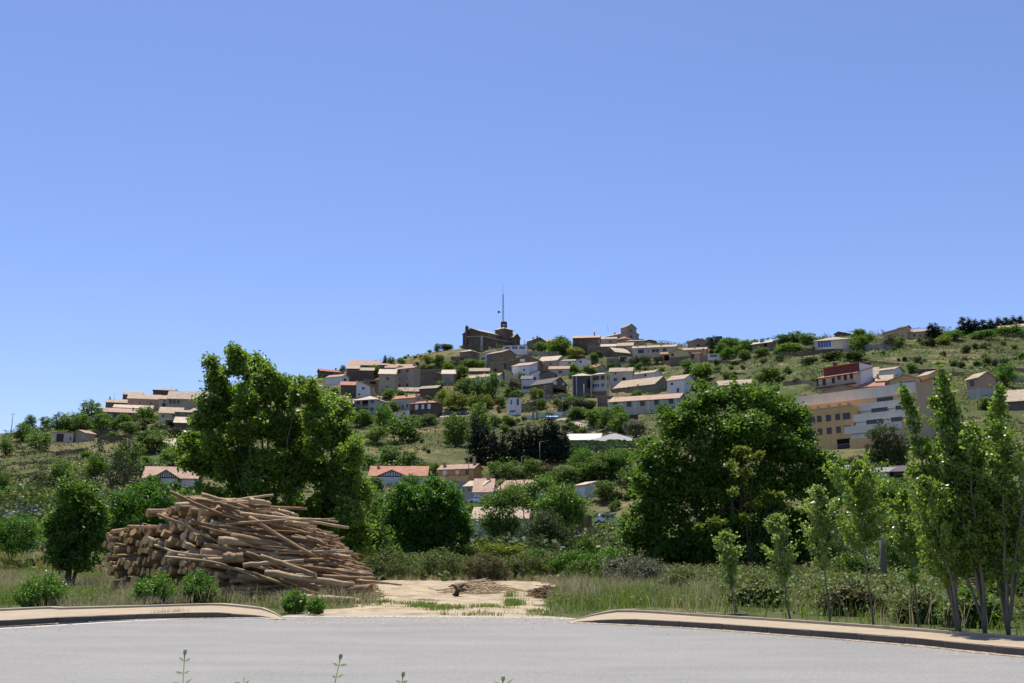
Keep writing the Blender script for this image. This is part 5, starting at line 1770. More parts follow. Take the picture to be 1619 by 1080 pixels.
TREES = [
 # zoom, x, y base, w, h, shape, colour, label
 ('A', 40, 720, 90, 110, 'round', 'd', 'dark round bush-like tree cut by the left edge of the photo'),
 ('A', 200, 560, 90, 115, 'round', 'g', 'small tree on the skyline right of the electric pole'),
 ('A', 160, 620, 120, 120, 'round', 'd', 'dark tree spreading below the small skyline tree on the left'),
 ('A', 270, 692, 180, 130, 'round', 'd', 'broad dark green tree on the dry left slope below the stone wall'),
 ('A', 325, 520, 90, 85, 'broad', 'd', 'flat-crowned small tree standing free on the left skyline'),
 ('A', 420, 560, 120, 130, 'round', 'd', 'dark tree behind the wide-doored cream barn'),
 ('A', 500, 560, 130, 125, 'round', 'd', 'dark tree in the middle of the clump behind the cream barns'),
 ('A', 570, 555, 130, 130, 'round', 'd', 'dark tree above the small gabled barn'),
 ('A', 640, 530, 190, 185, 'round', 'g', 'tallest bright topped tree of the clump on the left ridge'),
 ('A', 720, 555, 130, 120, 'round', 'd', 'dark tree at the right end of the clump below the red-brown roof'),
 ('A', 870, 530, 130, 95, 'round', 'b', 'bright green garden tree in front of the row of pale windows'),
 ('A', 1030, 490, 150, 110, 'round', 'd', 'dark garden tree right of the red-brown roofed house'),
 ('A', 1022, 575, 40, 105, 'cypress', 'c', 'thin dark cypress in the gardens of the left cluster'),
 ('A', 930, 580, 150, 90, 'round', 'g', 'low green tree on the terrace under the bright garden tree'),
 ('A', 1150, 560, 110, 70, 'shrub', 's', 'grey green shrub under the left cluster lean-to houses'),
 ('A', 1080, 710, 250, 150, 'round', 'g', 'wide green tree on the slope left of the pale roofed stone shed'),
 ('A', 1230, 810, 210, 130, 'round', 'd', 'dark blue-green tree above the half-timbered house'),
 ('A', 1240, 590, 140, 70, 'shrub', 's', 'low shrub clump under the blue dark garage'),
 ('A', 420, 950, 190, 160, 'round', 'd', 'dark tree half way down the dry left slope'),
 ('A', 680, 900, 150, 170, 'round', 'd', 'dark tree left of the half-timbered house'),
 ('A', 900, 900, 210, 260, 'round', 'g', 'tall green tree behind the sparse-branched tree'),
 ('A', 20, 990, 110, 140, 'round', 'd', 'dark tree at the left edge above the rubble heap'),
 ('A', 1060, 900, 130, 110, 'round', 's', 'grey green tree touching the left side of the half-timbered house'),
 ('A', 1370, 930, 120, 130, 'round', 'g', 'green tree between the half-timbered house and the big poplar'),
 ('A', 280, 960, 150, 110, 'round', 's', 'grey green round tree low on the dry left slope'),
 ('A', 1320, 1010, 90, 60, 'shrub', 'o', 'pale silvery bush right of the half-timbered house'),
 ('B', 868, 238, 36, 98, 'cypress', 'c', 'small dark cypress on the skyline of the centre ridge'),
 ('B', 930, 240, 90, 70, 'round', 'd', 'dark tree right of the small skyline cypress'),
 ('B', 1040, 240, 90, 65, 'round', 'd', 'rounded dark tree where the bare crest begins'),
 ('B', 420, 300, 80, 80, 'round', 'd', 'dark tree between the red roof and the stepped roofs'),
 ('B', 770, 370, 130, 110, 'round', 'g', 'green tree in front of the brown lean-to annex'),
 ('B', 1170, 500, 160, 90, 'round', 'g', 'green tree at the foot of the three-storey cream house'),
 ('B', 910, 600, 150, 90, 'round', 'd', 'dark tree behind the pyramid roof of the pale villa'),
 ('B', 1430, 80, 90, 75, 'round', 'd', 'dark tree at the left end of the bare crest top'),
 ('B', 1520, 60, 110, 60, 'round', 'd', 'dark tree on the crest left of the church'),
 ('B', 1345, 100, 50, 35, 'shrub', 'd', 'tiny bush on the bare crest line'),
 ('B', 1330, 240, 160, 90, 'round', 'l', 'yellow-green tree on the slope below the bare crest'),
 ('B', 1440, 250, 140, 100, 'round', 'g', 'green tree beside the yellow-green tree under the crest'),
 ('B', 1550, 320, 130, 90, 'round', 'd', 'dark tree above the short tan roofed grey house'),
 ('B', 1290, 300, 120, 70, 'shrub', 'g', 'green thicket above the rough brown stone house'),
 ('B', 1330, 620, 90, 45, 'shrub', 'o', 'pale garden bush above the white-windowed brown house'),
 ('B', 1480, 680, 150, 160, 'round', 'l', 'yellow-green tree right of the white-windowed brown house'),
 ('B', 620, 900, 200, 160, 'round', 'd', 'dark round tree just below the pale villa on the left'),
 ('B', 860, 950, 220, 260, 'round', 'b', 'tall bright green tree just below the pale villa on the right'),
 ('B', 1060, 1070, 340, 260, 'round', 'd', 'big dark round tree in the meadow below the low white outbuilding'),
 ('B', 770, 1079, 220, 160, 'round', 'd', 'dark tree low between the big poplar and the meadow'),
 ('B', 1200, 900, 160, 110, 'round', 'g', 'green tree right beside the low white outbuilding'),
 ('B', 1330, 880, 180, 100, 'round', 'g', 'green thicket tree below the white-windowed brown house'),
 ('B', 960, 740, 110, 100, 'round', 'g', 'small tree at the right corner of the pale villa'),
 ('B', 1560, 1060, 150, 260, 'round', 'g', 'lone green tree standing in the meadow right of centre left'),
 ('C', 60, 860, 150, 70, 'round', 'd', 'dark tree group on the crest left of the church apse'),
 ('C', 260, 850, 110, 45, 'shrub', 'd', 'low dark bush against the left foot of the church'),
 ('C', 1270, 960, 170, 140, 'round', 'd', 'dark tree in the yard in front of the pale-roofed skyline house'),
 ('C', 1480, 975, 260, 190, 'round', 'd', 'large dark tree standing before the grey gabled skyline house'),
 ('C', 1380, 930, 160, 110, 'round', 'd', 'dark tree between the two skyline houses right of the church'),
 ('D', 230, 560, 200, 160, 'round', 'g', 'green tree at the left of the garden below the long tan roof'),
 ('D', 380, 580, 180, 190, 'round', 'd', 'dark tree in the middle of the garden below the long tan roof'),
 ('D', 520, 600, 180, 250, 'round', 'd', 'tall dark tree covering the right end of the long tan roof'),
 ('D', 90, 720, 150, 160, 'round', 'l', 'yellow-green pollard tree at the left end of the road row'),
 ('D', 210, 720, 130, 155, 'round', 'l', 'yellow-green pollard tree second from the left of the road row'),
 ('D', 315, 720, 120, 135, 'round', 'l', 'yellow-green pollard tree in the middle of the road row'),
 ('D', 400, 715, 90, 130, 'round', 'g', 'narrow green tree in the road row of pollards'),
 ('D', 475, 715, 130, 135, 'round', 'l', 'yellow-green pollard tree nearest the red flag'),
 ('D', 620, 700, 110, 110, 'round', 'g', 'small tree between the flag and the white corner house'),
 ('D', 60, 300, 150, 90, 'round', 'd', 'dark bushy tree left of the ruined brown hut'),
 ('D', 280, 280, 180, 90, 'round', 'd', 'dark tree below the stone house with the low pyramid roof'),
 ('D', 400, 290, 130, 80, 'round', 'b', 'bright green tree below the olive stone house'),
 ('D', 180, 400, 180, 130, 'round', 'g', 'green tree left of the house with the mottled roof'),
 ('D', 695, 580, 70, 95, 'cypress', 'd', 'short dark conical tree in the central gardens'),
 ('D', 750, 540, 150, 140, 'round', 'o', 'greyish tree below the white stepped house'),
 ('D', 800, 585, 150, 70, 'shrub', 'b', 'bright green bush above the white corner house'),
 ('D', 830, 460, 90, 125, 'round', 'd', 'dark purple-green tree in front of the white garage block'),
 ('D', 970, 600, 100, 95, 'round', 'l', 'lime tree standing left on the terrace below the brown gable'),
 ('D', 1050, 600, 80, 85, 'round', 'l', 'lime tree standing right on the terrace below the brown gable'),
 ('D', 1420, 170, 190, 110, 'broad', 'l', 'lime-green flat crowned tree above the whitewashed houses'),
 ('D', 1380, 345, 170, 100, 'round', 'd', 'dark green tree between the pink roof and the red roof'),
 ('D', 1560, 345, 150, 90, 'round', 'd', 'dark green tree in front of the fresh red roof'),
 ('D', 380, 1060, 260, 380, 'round', 'd', 'very tall bushy dark tree at the left of the cypress belt'),
 ('D', 700, 900, 160, 110, 'round', 'd', 'dark tree under the white corner house'),
 ('D', 560, 900, 150, 110, 'round', 'g', 'round green tree above the left cypresses'),
 ('D', 130, 1060, 200, 260, 'round', 'g', 'loose green meadow tree with a forked dark trunk'),
 ('E', 30, 405, 200, 140, 'round', 'd', 'big dark tree mass left of the long dark house on the summit'),
 ('E', 400, 440, 110, 50, 'shrub', 's', 'grey green bush beneath the long stone house'),
 ('E', 740, 520, 130, 90, 'shrub', 'o', 'pale silvery round hedge bush left of the yellowish villa'),
 ('E', 850, 510, 140, 90, 'shrub', 'o', 'middle pale silvery hedge bush left of the yellowish villa'),
 ('E', 950, 505, 130, 85, 'shrub', 'o', 'right pale silvery hedge bush beside the dark porch'),
 ('E', 540, 565, 150, 70, 'shrub', 's', 'dark shrub below the olive stone garden building'),
 ('E', 1240, 590, 120, 110, 'round', 'd', 'dark tree below the yellowish villa'),
 ('E', 1355, 670, 200, 150, 'round', 'd', 'dense dark round tree right of the white house group'),
 ('E', 1495, 400, 110, 140, 'round', 'c', 'dark blackish tree under the skyline water tank'),
 ('E', 1560, 420, 130, 100, 'round', 'd', 'dark tree right of the blackish tree under the water tank'),
 ('E', 1455, 265, 80, 55, 'round', 'd', 'round dark bush left of the water tank on the skyline'),
 ('E', 1590, 430, 90, 70, 'round', 'b', 'bright green small tree right of the slotted white shed'),
 ('E', 60, 960, 160, 110, 'shrub', 's', 'silvery hedge bush below the open shelter house'),
 ('E', 190, 950, 180, 120, 'shrub', 's', 'silvery hedge bush in the middle of the road bank'),
 ('E', 310, 940, 160, 100, 'shrub', 's', 'silvery hedge bush beside the ruined stone hut'),
 ('E', 250, 1030, 240, 90, 'shrub', 'g', 'green hedge bush above the pale path'),
 ('E', 440, 1060, 200, 130, 'round', 'd', 'dark green tree left of the flat-roofed hut'),
 ('E', 580, 1060, 180, 150, 'round', 'd', 'dark green tree in front of the very long hall'),
 ('E', 680, 960, 200, 60, 'shrub', 's', 'grey green hedge along the left wall of the very long hall'),
 ('E', 860, 960, 200, 60, 'shrub', 's', 'grey green hedge along the middle wall of the very long hall'),
 ('E', 1010, 1020, 140, 130, 'round', 'b', 'bright green tree right below the very long hall'),
 ('F', 375, 240, 80, 60, 'round', 'g', 'bright small tree on the skyline beside the old brown wall'),
 ('F', 320, 250, 80, 45, 'round', 'd', 'dark small tree on the skyline right of the water tank'),
 ('F', 530, 235, 100, 40, 'broad', 'd', 'flat dark tree on the skyline above the dormer house'),
 ('F', 455, 245, 80, 45, 'round', 'd', 'small dark tree between two skyline trees above the old wall'),
 ('F', 330, 380, 180, 110, 'round', 'd', 'dark tree on the terrace left of the dormer house'),
 ('F', 500, 400, 180, 110, 'round', 'd', 'dark tree against the left corner of the dormer house'),
 ('F', 380, 430, 110, 80, 'round', 'g', 'green tree below the dark terrace trees'),
 ('F', 300, 460, 130, 90, 'round', 'b', 'bright green tree beside the slotted white shed'),
 ('F', 470, 470, 130, 90, 'round', 'g', 'leafy green tree below the dormer house'),
 ('F', 620, 430, 150, 70, 'round', 'g', 'low green tree under the windows of the dormer house'),
 ('F', 830, 330, 150, 90, 'round', 'g', 'green tree on the skyline right of the dormer house'),
 ('F', 940, 320, 190, 110, 'round', 'g', 'domed green tree topping the skyline left of the glazed house'),
 ('F', 1060, 320, 160, 90, 'round', 'd', 'dark tree next to the blue glazed house'),
 ('F', 900, 410, 260, 90, 'round', 'd', 'wide dark tree above the long retaining wall'),
 ('F', 1080, 410, 130, 60, 'shrub', 's', 'scrubby bush at the left corner of the glazed house'),
 ('F', 1545, 250, 110, 60, 'broad', 'd', 'dark umbrella-shaped tree on the skyline right of the glazed house'),
 ('F', 1540, 390, 150, 140, 'round', 'd', 'dark tree at the right side of the glazed house'),
 ('F', 1600, 370, 100, 120, 'round', 's', 'grey green tree right of the glazed house'),
 ('F', 70, 670, 190, 150, 'round', 'd', 'dark tree above the crown of the big dark tree'),
 ('F', 700, 690, 260, 130, 'round', 'g', 'green leafy tree rising behind the big dark tree on the right'),
 ('G', 745, 340, 90, 160, 'cypress', 'c', 'left dark cypress of the pair beside the ridge villa'),
 ('G', 795, 340, 90, 160, 'cypress', 'c', 'right dark cypress of the pair beside the ridge villa'),
 ('G', 1045, 290, 110, 190, 'conifer', 'c', 'first dark conifer of the row on the right skyline'),
 ('G', 1105, 295, 110, 175, 'conifer', 'c', 'second dark conifer of the right skyline row'),
 ('G', 1165, 285, 110, 150, 'conifer', 'c', 'third dark conifer of the right skyline row'),
 ('G', 1240, 280, 120, 150, 'conifer', 'c', 'fourth dark conifer of the right skyline row'),
 ('G', 1310, 275, 110, 140, 'conifer', 'c', 'conifer just left of the pinkish roof on the right skyline'),
 ('G', 1380, 240, 110, 140, 'conifer', 'c', 'conifer behind the left end of the pinkish skyline roof'),
 ('G', 1450, 225, 110, 140, 'conifer', 'c', 'conifer behind the middle of the pinkish skyline roof'),
 ('G', 1520, 225, 110, 140, 'conifer', 'c', 'conifer behind the first chimney of the pinkish roof'),
 ('G', 1590, 220, 110, 130, 'conifer', 'c', 'conifer at the very right end of the skyline'),
 ('G', 60, 340, 150, 90, 'round', 'd', 'dark broad tree on the skyline left of the ridge villa'),
 ('G', 150, 370, 130, 80, 'round', 'g', 'green tree above the blue-grey block wall'),
 ('G', 340, 430, 130, 130, 'round', 'o', 'olive-grey tree in front of the ridge villa tower'),
 ('G', 430, 420, 130, 100, 'round', 'd', 'dark round tree right below the ridge villa tower'),
 ('G', 730, 400, 150, 75, 'shrub', 's', 'rounded scrub bush below the cypress pair'),
 ('G', 860, 390, 150, 80, 'round', 'l', 'yellow-green bush tree right of the cypress pair'),
 ('G', 950, 340, 160, 80, 'round', 'b', 'bright green tree at the foot of the first conifer'),
 ('G', 1230, 340, 240, 80, 'round', 'b', 'long bright green tree under the conifer row'),
 ('G', 1500, 300, 260, 80, 'round', 'b', 'bright green tree in front of the pinkish skyline roof'),
 ('G', 560, 650, 110, 80, 'round', 'b', 'bright green tree behind the orange gabled houses'),
 ('G', 1450, 775, 200, 190, 'round', 'b', 'dense bright green tree right of the pinkish brown house'),
 ('G', 1265, 585, 100, 80, 'shrub', 's', 'left one of three grey scrub bushes on the open right slope'),
 ('G', 1350, 590, 90, 75, 'shrub', 'o', 'middle one of three grey scrub bushes on the open right slope'),
 ('G', 1430, 585, 90, 75, 'shrub', 's', 'right one of three grey scrub bushes on the open right slope'),
 ('G', 1065, 470, 110, 80, 'shrub', 's', 'dark scrub bush in the middle of the right slope'),
 ('G', 1600, 530, 90, 70, 'shrub', 'd', 'dark bush at the right edge of the open slope'),
 ('G', 1300, 1000, 200, 110, 'round', 'g', 'green tree below the pinkish brown house'),
 ('G', 1420, 1000, 150, 120, 'round', 'd', 'dark tree between the pinkish brown house and the right shed'),
 ('G', 1380, 860, 130, 90, 'shrub', 's', 'grey shrub beside the steps right of the pinkish brown house'),
 ('J', 750, 600, 140, 150, 'shrub', 'r', 'reddish brown bush among the valley greens'),
 ('J', 620, 600, 190, 150, 'round', 'g', 'feathery green tree behind the white valley house'),
 ('J', 480, 590, 160, 120, 'round', 'g', 'green bush tree right of the orange house'),
 ('J', 380, 560, 120, 100, 'round', 'd', 'dark tree against the right wall of the orange house'),
 ('J', 500, 500, 120, 60, 'shrub', 'g', 'green palm-like bush under the cypress belt'),
 ('J', 1130, 600, 280, 200, 'hi', 'g', 'rounded green tree group below the dark hedge at centre right'),
 ('J', 1240, 590, 220, 230, 'hi', 'b', 'tall bright green tree below the grey metal roof'),
 ('J', 1000, 590, 200, 230, 'hi', 'b', 'bright green tree left of the tall tree below the metal roof'),
 ('J', 860, 640, 220, 160, 'hi', 'g', 'dark green tree leading down towards the white valley house'),
 ('J', 1370, 280, 160, 130, 'hi', 'o', 'silvery round willow beside the grey metal roof'),
 ('J', 1350, 700, 180, 190, 'round', 'g', 'loose green tree left of the big dark tree'),
 ('J', 1160, 730, 170, 130, 'round', 'g', 'light green tree right of the bright white shed'),
 ('J', 100, 340, 180, 200, 'round', 'g', 'round green tree on the meadow left of the cypress belt'),
 ('J', 950, 150, 140, 80, 'round', 'g', 'green bush at the left end of the pale path hedge'),
 ('J', 1080, 200, 140, 110, 'round', 'd', 'dark tree above the pale path'),
 ('J', 1180, 230, 150, 150, 'round', 'g', 'green tree in the hedge above the pale path'),
 ('J', 1260, 245, 150, 130, 'round', 'd', 'dark tree beside the silvery willow'),
 ('I', 100, 345, 120, 70, 'round', 'g', 'green tree in front of the left wall of the red roofed half-timbered house'),
 ('I', 330, 350, 150, 90, 'round', 'd', 'dark tree covering the right wall of the red roofed half-timbered house'),
 ('I', 440, 330, 110, 80, 'round', 'g', 'green tree between the half-timbered house and the ochre annex'),
 ('A', 1080, 960, 130, 90, 'round', 'g', 'green tree hiding the left wall of the white half-timbered house behind the pile'),
 ('I', 830, 480, 120, 90, 'round', 'd', 'dark tree below the lean-to annex with the pink roof'),
 ('I', 1010, 430, 150, 90, 'round', 'g', 'green tree in front of the white valley house with two gables'),
 ('I', 60, 215, 130, 90, 'round', 'b', 'bright tree above the red roofed half-timbered house'),
 ('I', 190, 190, 150, 120, 'round', 'b', 'yellowish bright tree left of the meadow bank'),
 ('I', 310, 200, 130, 90, 'round', 'g', 'green tree on the bank above the orange house'),
 ('I', 480, 240, 70, 60, 'round', 'd', 'dark small tree at the left wall of the orange house'),
 ('I', 400, 215, 60, 50, 'shrub', 'd', 'small dark bush on the sandy bank left of the orange house'),
 ('Q', 412, 250, 330, 400, 'hi', 's', 'olive green spreading tree in front of the apartment building'),
 ('Q', 490, 215, 170, 150, 'hi', 'b', 'bright green round tree above the dark open lean-to'),
 ('Q', 430, 690, 330, 380, 'hi', 'd', 'large dark green tree behind the pavement saplings'),
 ('Q', 260, 600, 250, 280, 'hi', 'g', 'green round tree under the grey retaining wall'),
 ('Q', 580, 680, 240, 260, 'hi', 'g', 'green tree between the saplings and the tall poplars'),
 ('Q', 130, 240, 200, 120, 'round', 's', 'grey green thicket left of the stair wall'),
 ('Q', -40, 520, 160, 200, 'round', 'g', 'green tree at the right edge of the big dark crown'),
 ('F', 860, 860, 160, 60, 'shrub', 's', 'scrub bush behind the apartment terrace'),
 ('F', 1130, 690, 110, 60, 'shrub', 'd', 'dark bush against the wall of the red-topped house'),
 ('F', 1060, 520, 180, 80, 'shrub', 's', 'long grey scrub bush on the slope left of the red-topped house'),
 ('F', 1300, 480, 260, 80, 'shrub', 's', 'wide scrub bush above the red-topped house'),
 ('F', 1500, 470, 240, 90, 'shrub', 's', 'scrub bush below the glazed house terrace'),
]
for i, t in enumerate(TREES):
    shp = t[5]
    nm = {'cypress': 'cypress_tree', 'conifer': 'conifer_tree', 'shrub': 'bush'}.get(shp, 'leafy_tree')
    gp = {'cypress': 'cypresses and conifers', 'conifer': 'cypresses and conifers', 'shrub': 'garden and slope bushes'}.get(shp, 'trees among the houses and slopes')
    k = 1.12 if shp not in ('cypress', 'conifer') else 1.0
    slope_tree(t[0], t[1], t[2], t[3] * k * (1.15 if shp in ('round', 'hi') else 1.45 if shp in ('conifer', 'cypress') else 1), t[4] * k * (1.06 if shp in ('round', 'hi') else 1), shp, t[6], t[7], nm, 'bush' if shp == 'shrub' else 'tree', gp, seed=i)

# the belt of dark conifers in the middle (zoom J)
belt = [(235, 470, 130, 330), (300, 470, 120, 290), (365, 470, 110, 250), (430, 470, 90, 210), (500, 450, 110, 250), (560, 450, 100, 260), (610, 455, 100, 270),
        (665, 455, 100, 270), (720, 450, 110, 290), (770, 450, 120, 320), (815, 450, 110, 290), (865, 450, 100, 230)]
BELT = ['dark conifer at the far left end of the belt beside the meadow', 'second conifer from the left end of the dark belt', 'third conifer from the left of the dark belt',
        'conifer just left of the gap in the dark belt', 'conifer just right of the gap in the dark belt', 'slim conifer left of the middle of the dark belt',
        'conifer in the middle of the dark belt', 'conifer right of the middle of the dark belt', 'conifer fourth from the right end of the dark belt',
        'tallest conifer of the dark belt near its right end', 'conifer second from the right end of the dark belt', 'conifer touching the left end of the dark hedge']
for i, (x, yb, w, h) in enumerate(belt):
    slope_tree('J', x, yb, w * 1.6, h * 1.04, 'conifer', 'c', BELT[i], 'conifer_tree', 'tree', 'dark conifer belt in the middle of the slope', seed=i)

# hedge under the grey metal roof (zoom J 880..1460, 290..420)
def hedge(zm, x0, x1, yb, h, label, col='lf_dark', n=5200):
    zx, zy, zs = ZM[zm]
    a, b = G(zx + x0 / zs, zy + yb / zs), G(zx + x1 / zs, zy + yb / zs)
    s = a.y / FPX / zs
    rg = np.random.default_rng(3)
    t = rg.random(n)
    w = 1.6
    hh = h * s * (1 + .12 * (vnoise(t * 30, t * 0, 3) - .5))
    q = rg.random(n)
    ang = rg.random(n) * math.pi
    x = a.x + (b.x - a.x) * t
    y = a.y + (b.y - a.y) * t - np.cos(ang) * w * .5 * np.where(q < .8, 1, .4)
    z = float(terr(a.x, a.y)) + (float(terr(b.x, b.y)) - float(terr(a.x, a.y))) * t + hh * np.where(rg.random(n) < .3, 1, rg.random(n))
    V, F = leaves(np.stack([x - a.x, y - a.y, z - a.z], 1), .5, rg)
    o = tag(obj('hedge', None, None, a), label, 'hedge')
    obj('foliage', mesh_np('foliage', V, F, [M[col]]), o)
    mb = MB()
    for i in range(14):
        tt = i / 13
        x_, y_ = (b.x - a.x) * tt, (b.y - a.y) * tt + .4
        z_ = (float(terr(b.x, b.y)) - a.z) * tt
        mb.tube([(x_, y_, z_ - .5), (x_ + .2, y_, z_ + h * s * .7)], [.12, .05], 5)
    obj('stems', mb.mesh('stems', M['bark']), o)
hedge('J', 880, 1450, 425, 120, 'long dark clipped hedge in front of the grey metal roof')

# ---------------------------------------------------------------- middle distance trees, each with its own crown
big_tree('poplar_tree', 'huge many-stemmed poplar clump behind the log pile', 425, 58,
  [(x_, y_, rx_ * 1.28, ry_ * 1.08, ((i_ * 7) % 5 - 2) * .8) for i_, (x_, y_, rx_, ry_) in enumerate([
    (376, 572, 16, 30), (340, 600, 15, 34), (402, 592, 17, 36), (425, 604, 18, 40), (452, 618, 17, 36), (478, 622, 17, 34), (508, 642, 17, 34), (533, 650, 14, 30),
    (330, 660, 18, 38), (362, 640, 20, 46), (395, 665, 20, 44), (430, 670, 22, 46), (465, 675, 22, 44), (500, 680, 22, 44), (535, 700, 20, 40), (555, 722, 14, 34),
    (303, 702, 16, 24), (322, 730, 22, 34), (350, 720, 22, 44), (385, 735, 24, 46), (425, 740, 24, 46), (465, 745, 24, 46), (505, 750, 24, 46), (545, 765, 22, 44), (570, 792, 14, 38),
    (335, 785, 22, 36), (375, 800, 26, 36), (420, 805, 28, 40), (465, 810, 28, 42), (510, 815, 28, 42), (550, 825, 24, 40), (572, 845, 14, 28),
    (350, 850, 30, 28), (420, 858, 36, 28), (490, 862, 36, 26), (545, 862, 28, 24)])],
  'lf_poplar', 7200, 16, .36, .22, stems=7, sub=14, r0=.13, bark='bark_grey', group=None, seed=3)
big_tree('leafy_tree', 'huge dark spreading tree right of the centre', 1150, 66,
  [(1125, 632, 42, 26, 0), (1190, 640, 50, 30, 0), (1243, 660, 38, 30, 1), (1075, 665, 42, 34, 0), (1150, 690, 70, 46, -1), (1230, 710, 60, 45, 0), (1268, 700, 30, 28, 1), (1048, 725, 42, 36, 0),
   (1030, 755, 34, 30, -1), (1110, 760, 70, 50, 0), (1200, 780, 70, 50, 1), (1285, 765, 45, 42, 0), (1304, 738, 24, 22, 0), (1040, 805, 50, 45, 0), (1008, 845, 34, 28, 0), (1120, 840, 70, 45, 0), (1200, 850, 60, 45, 0), (1275, 835, 45, 48, 1), (1060, 868, 60, 24, 0), (1150, 875, 80, 26, 0), (1240, 878, 70, 26, 0), (1300, 868, 34, 26, 0)],
  'lf_dark', 4800, 17, .50, .27, stems=5, r0=.28, seed=4, up=.5)
big_tree('leafy_tree', 'sunlit boughs of the huge dark tree, their light painted as lime leaves', 1180, 60.5,  # sunlit boughs of the dark tree: sunlight painted by lime leaves, added separately
  [(1172, 710, 18, 10, 0), (1192, 722, 16, 9, .5), (1160, 735, 13, 8, -.5), (1180, 748, 12, 8, 0), (1222, 784, 18, 9, 0), (1198, 797, 18, 9, .4), (1240, 798, 10, 7, 0), (1180, 818, 14, 7, 0), (1128, 826, 15, 6, 0), (1105, 832, 12, 5, 0), (1150, 842, 10, 6, 0), (1162, 775, 12, 7, 0)],
  'lf_lime', 330, 11, .24, .19, stems=1, r0=.03, bark='bark', sub=6, seed=5, twigs=False, shell=(.4, 1.05))
big_tree('leafy_tree', 'perfectly rounded bright green tree right of the big poplar', 675, 76,
  [(675, 805, 48, 46, 0), (635, 800, 30, 34, 0), (715, 800, 30, 36, 0), (655, 780, 32, 24, 0), (700, 778, 32, 24, 0), (640, 840, 36, 32, 0), (710, 840, 36, 32, 0), (675, 850, 45, 30, 0), (625, 825, 22, 30, 0), (728, 825, 20, 28, 0), (675, 868, 62, 20, 0)],
  'lf_round', 1900, 16, .38, .21, stems=4, r0=.18, seed=6)
big_tree('leafy_tree', 'dark upright tree at the left behind the roadside grass', 120, 50,
  [(120, 890, 48, 14, 0), (120, 785, 26, 34, 0), (88, 840, 20, 24, .4), (155, 815, 16, 22, .4), (108, 820, 30, 32, 0), (135, 825, 32, 34, 0), (118, 855, 42, 28, 0), (118, 878, 42, 20, 0), (95, 865, 22, 18, 0), (105, 775, 12, 22, 0), (140, 790, 14, 24, 0), (150, 850, 18, 26, 0)],
  'lf_dark', 900, 17, .3, .17, stems=4, r0=.1, seed=7)
big_tree('leafy_tree', 'bright green bushy tree between the dark upright tree and the big poplar', 215, 78,
  [(200, 800, 30, 30, 0), (235, 785, 30, 26, 0), (185, 830, 34, 30, 0), (235, 825, 38, 32, 0), (270, 800, 26, 26, 0), (160, 815, 22, 26, 0)],
  'lf_round', 420, 20, .7, .22, stems=4, r0=.1, seed=8)
big_tree('leafy_tree', 'tall sparse tree with bare visible branches on the left', 187, 112,
  [(160, 700, 16, 12, 0), (185, 720, 22, 18, 0), (205, 700, 18, 14, 0), (200, 745, 24, 22, 0), (175, 765, 20, 22, 0), (215, 770, 20, 24, 0), (192, 800, 24, 24, 0)],
  'lf_scrub', 150, 14, .8, .26, sub=6, stems=6, r0=.14, bark='bark_grey', seed=9, shell=(.3, 1.05))
big_tree('leafy_tree', 'dark narrow tree in shade right of the big poplar', 585, 68,
  [(582, 800, 22, 34, 0), (592, 840, 28, 34, 0), (570, 850, 22, 30, 0), (600, 870, 24, 18, 0)],
  'lf_dark', 300, 20, .6, .2, stems=3, r0=.12, seed=10)
big_tree('leafy_tree', 'green tree with a blotchy crown hiding the cream valley house', 795, 108,
  [(790, 795, 24, 22, 0), (815, 785, 20, 16, 0), (775, 825, 22, 26, 0), (805, 830, 26, 26, 0), (790, 850, 26, 16, 0)],
  'lf_mid', 300, 16, .85, .28, stems=3, r0=.14, seed=11)
big_tree('leafy_tree', 'dark blue-green tree in front of the tall dark valley house', 885, 118,
  [(885, 785, 26, 18, 0), (908, 790, 18, 20, 0), (865, 800, 24, 24, 0), (895, 815, 28, 26, 0), (915, 810, 12, 22, 0), (875, 835, 26, 20, 0)],
  'lf_dark', 330, 16, .9, .3, stems=3, r0=.16, seed=12)
big_tree('leafy_tree', 'soft olive green tree left of the tall dark valley house', 862, 92,
  [(860, 825, 28, 20, 0), (845, 845, 24, 18, 0), (885, 845, 24, 20, 0), (865, 860, 34, 16, 0)],
  'lf_scrub', 300, 18, .7, .2, stems=3, r0=.12, seed=13)
big_tree('leafy_tree', 'leafy tree spreading over the white valley house roof', 840, 135,
  [(815, 775, 22, 12, 0), (845, 775, 26, 14, 0), (860, 765, 18, 14, 0), (835, 795, 22, 14, 0)],
  'lf_dark', 200, 14, .9, .3, stems=3, r0=.14, seed=14)
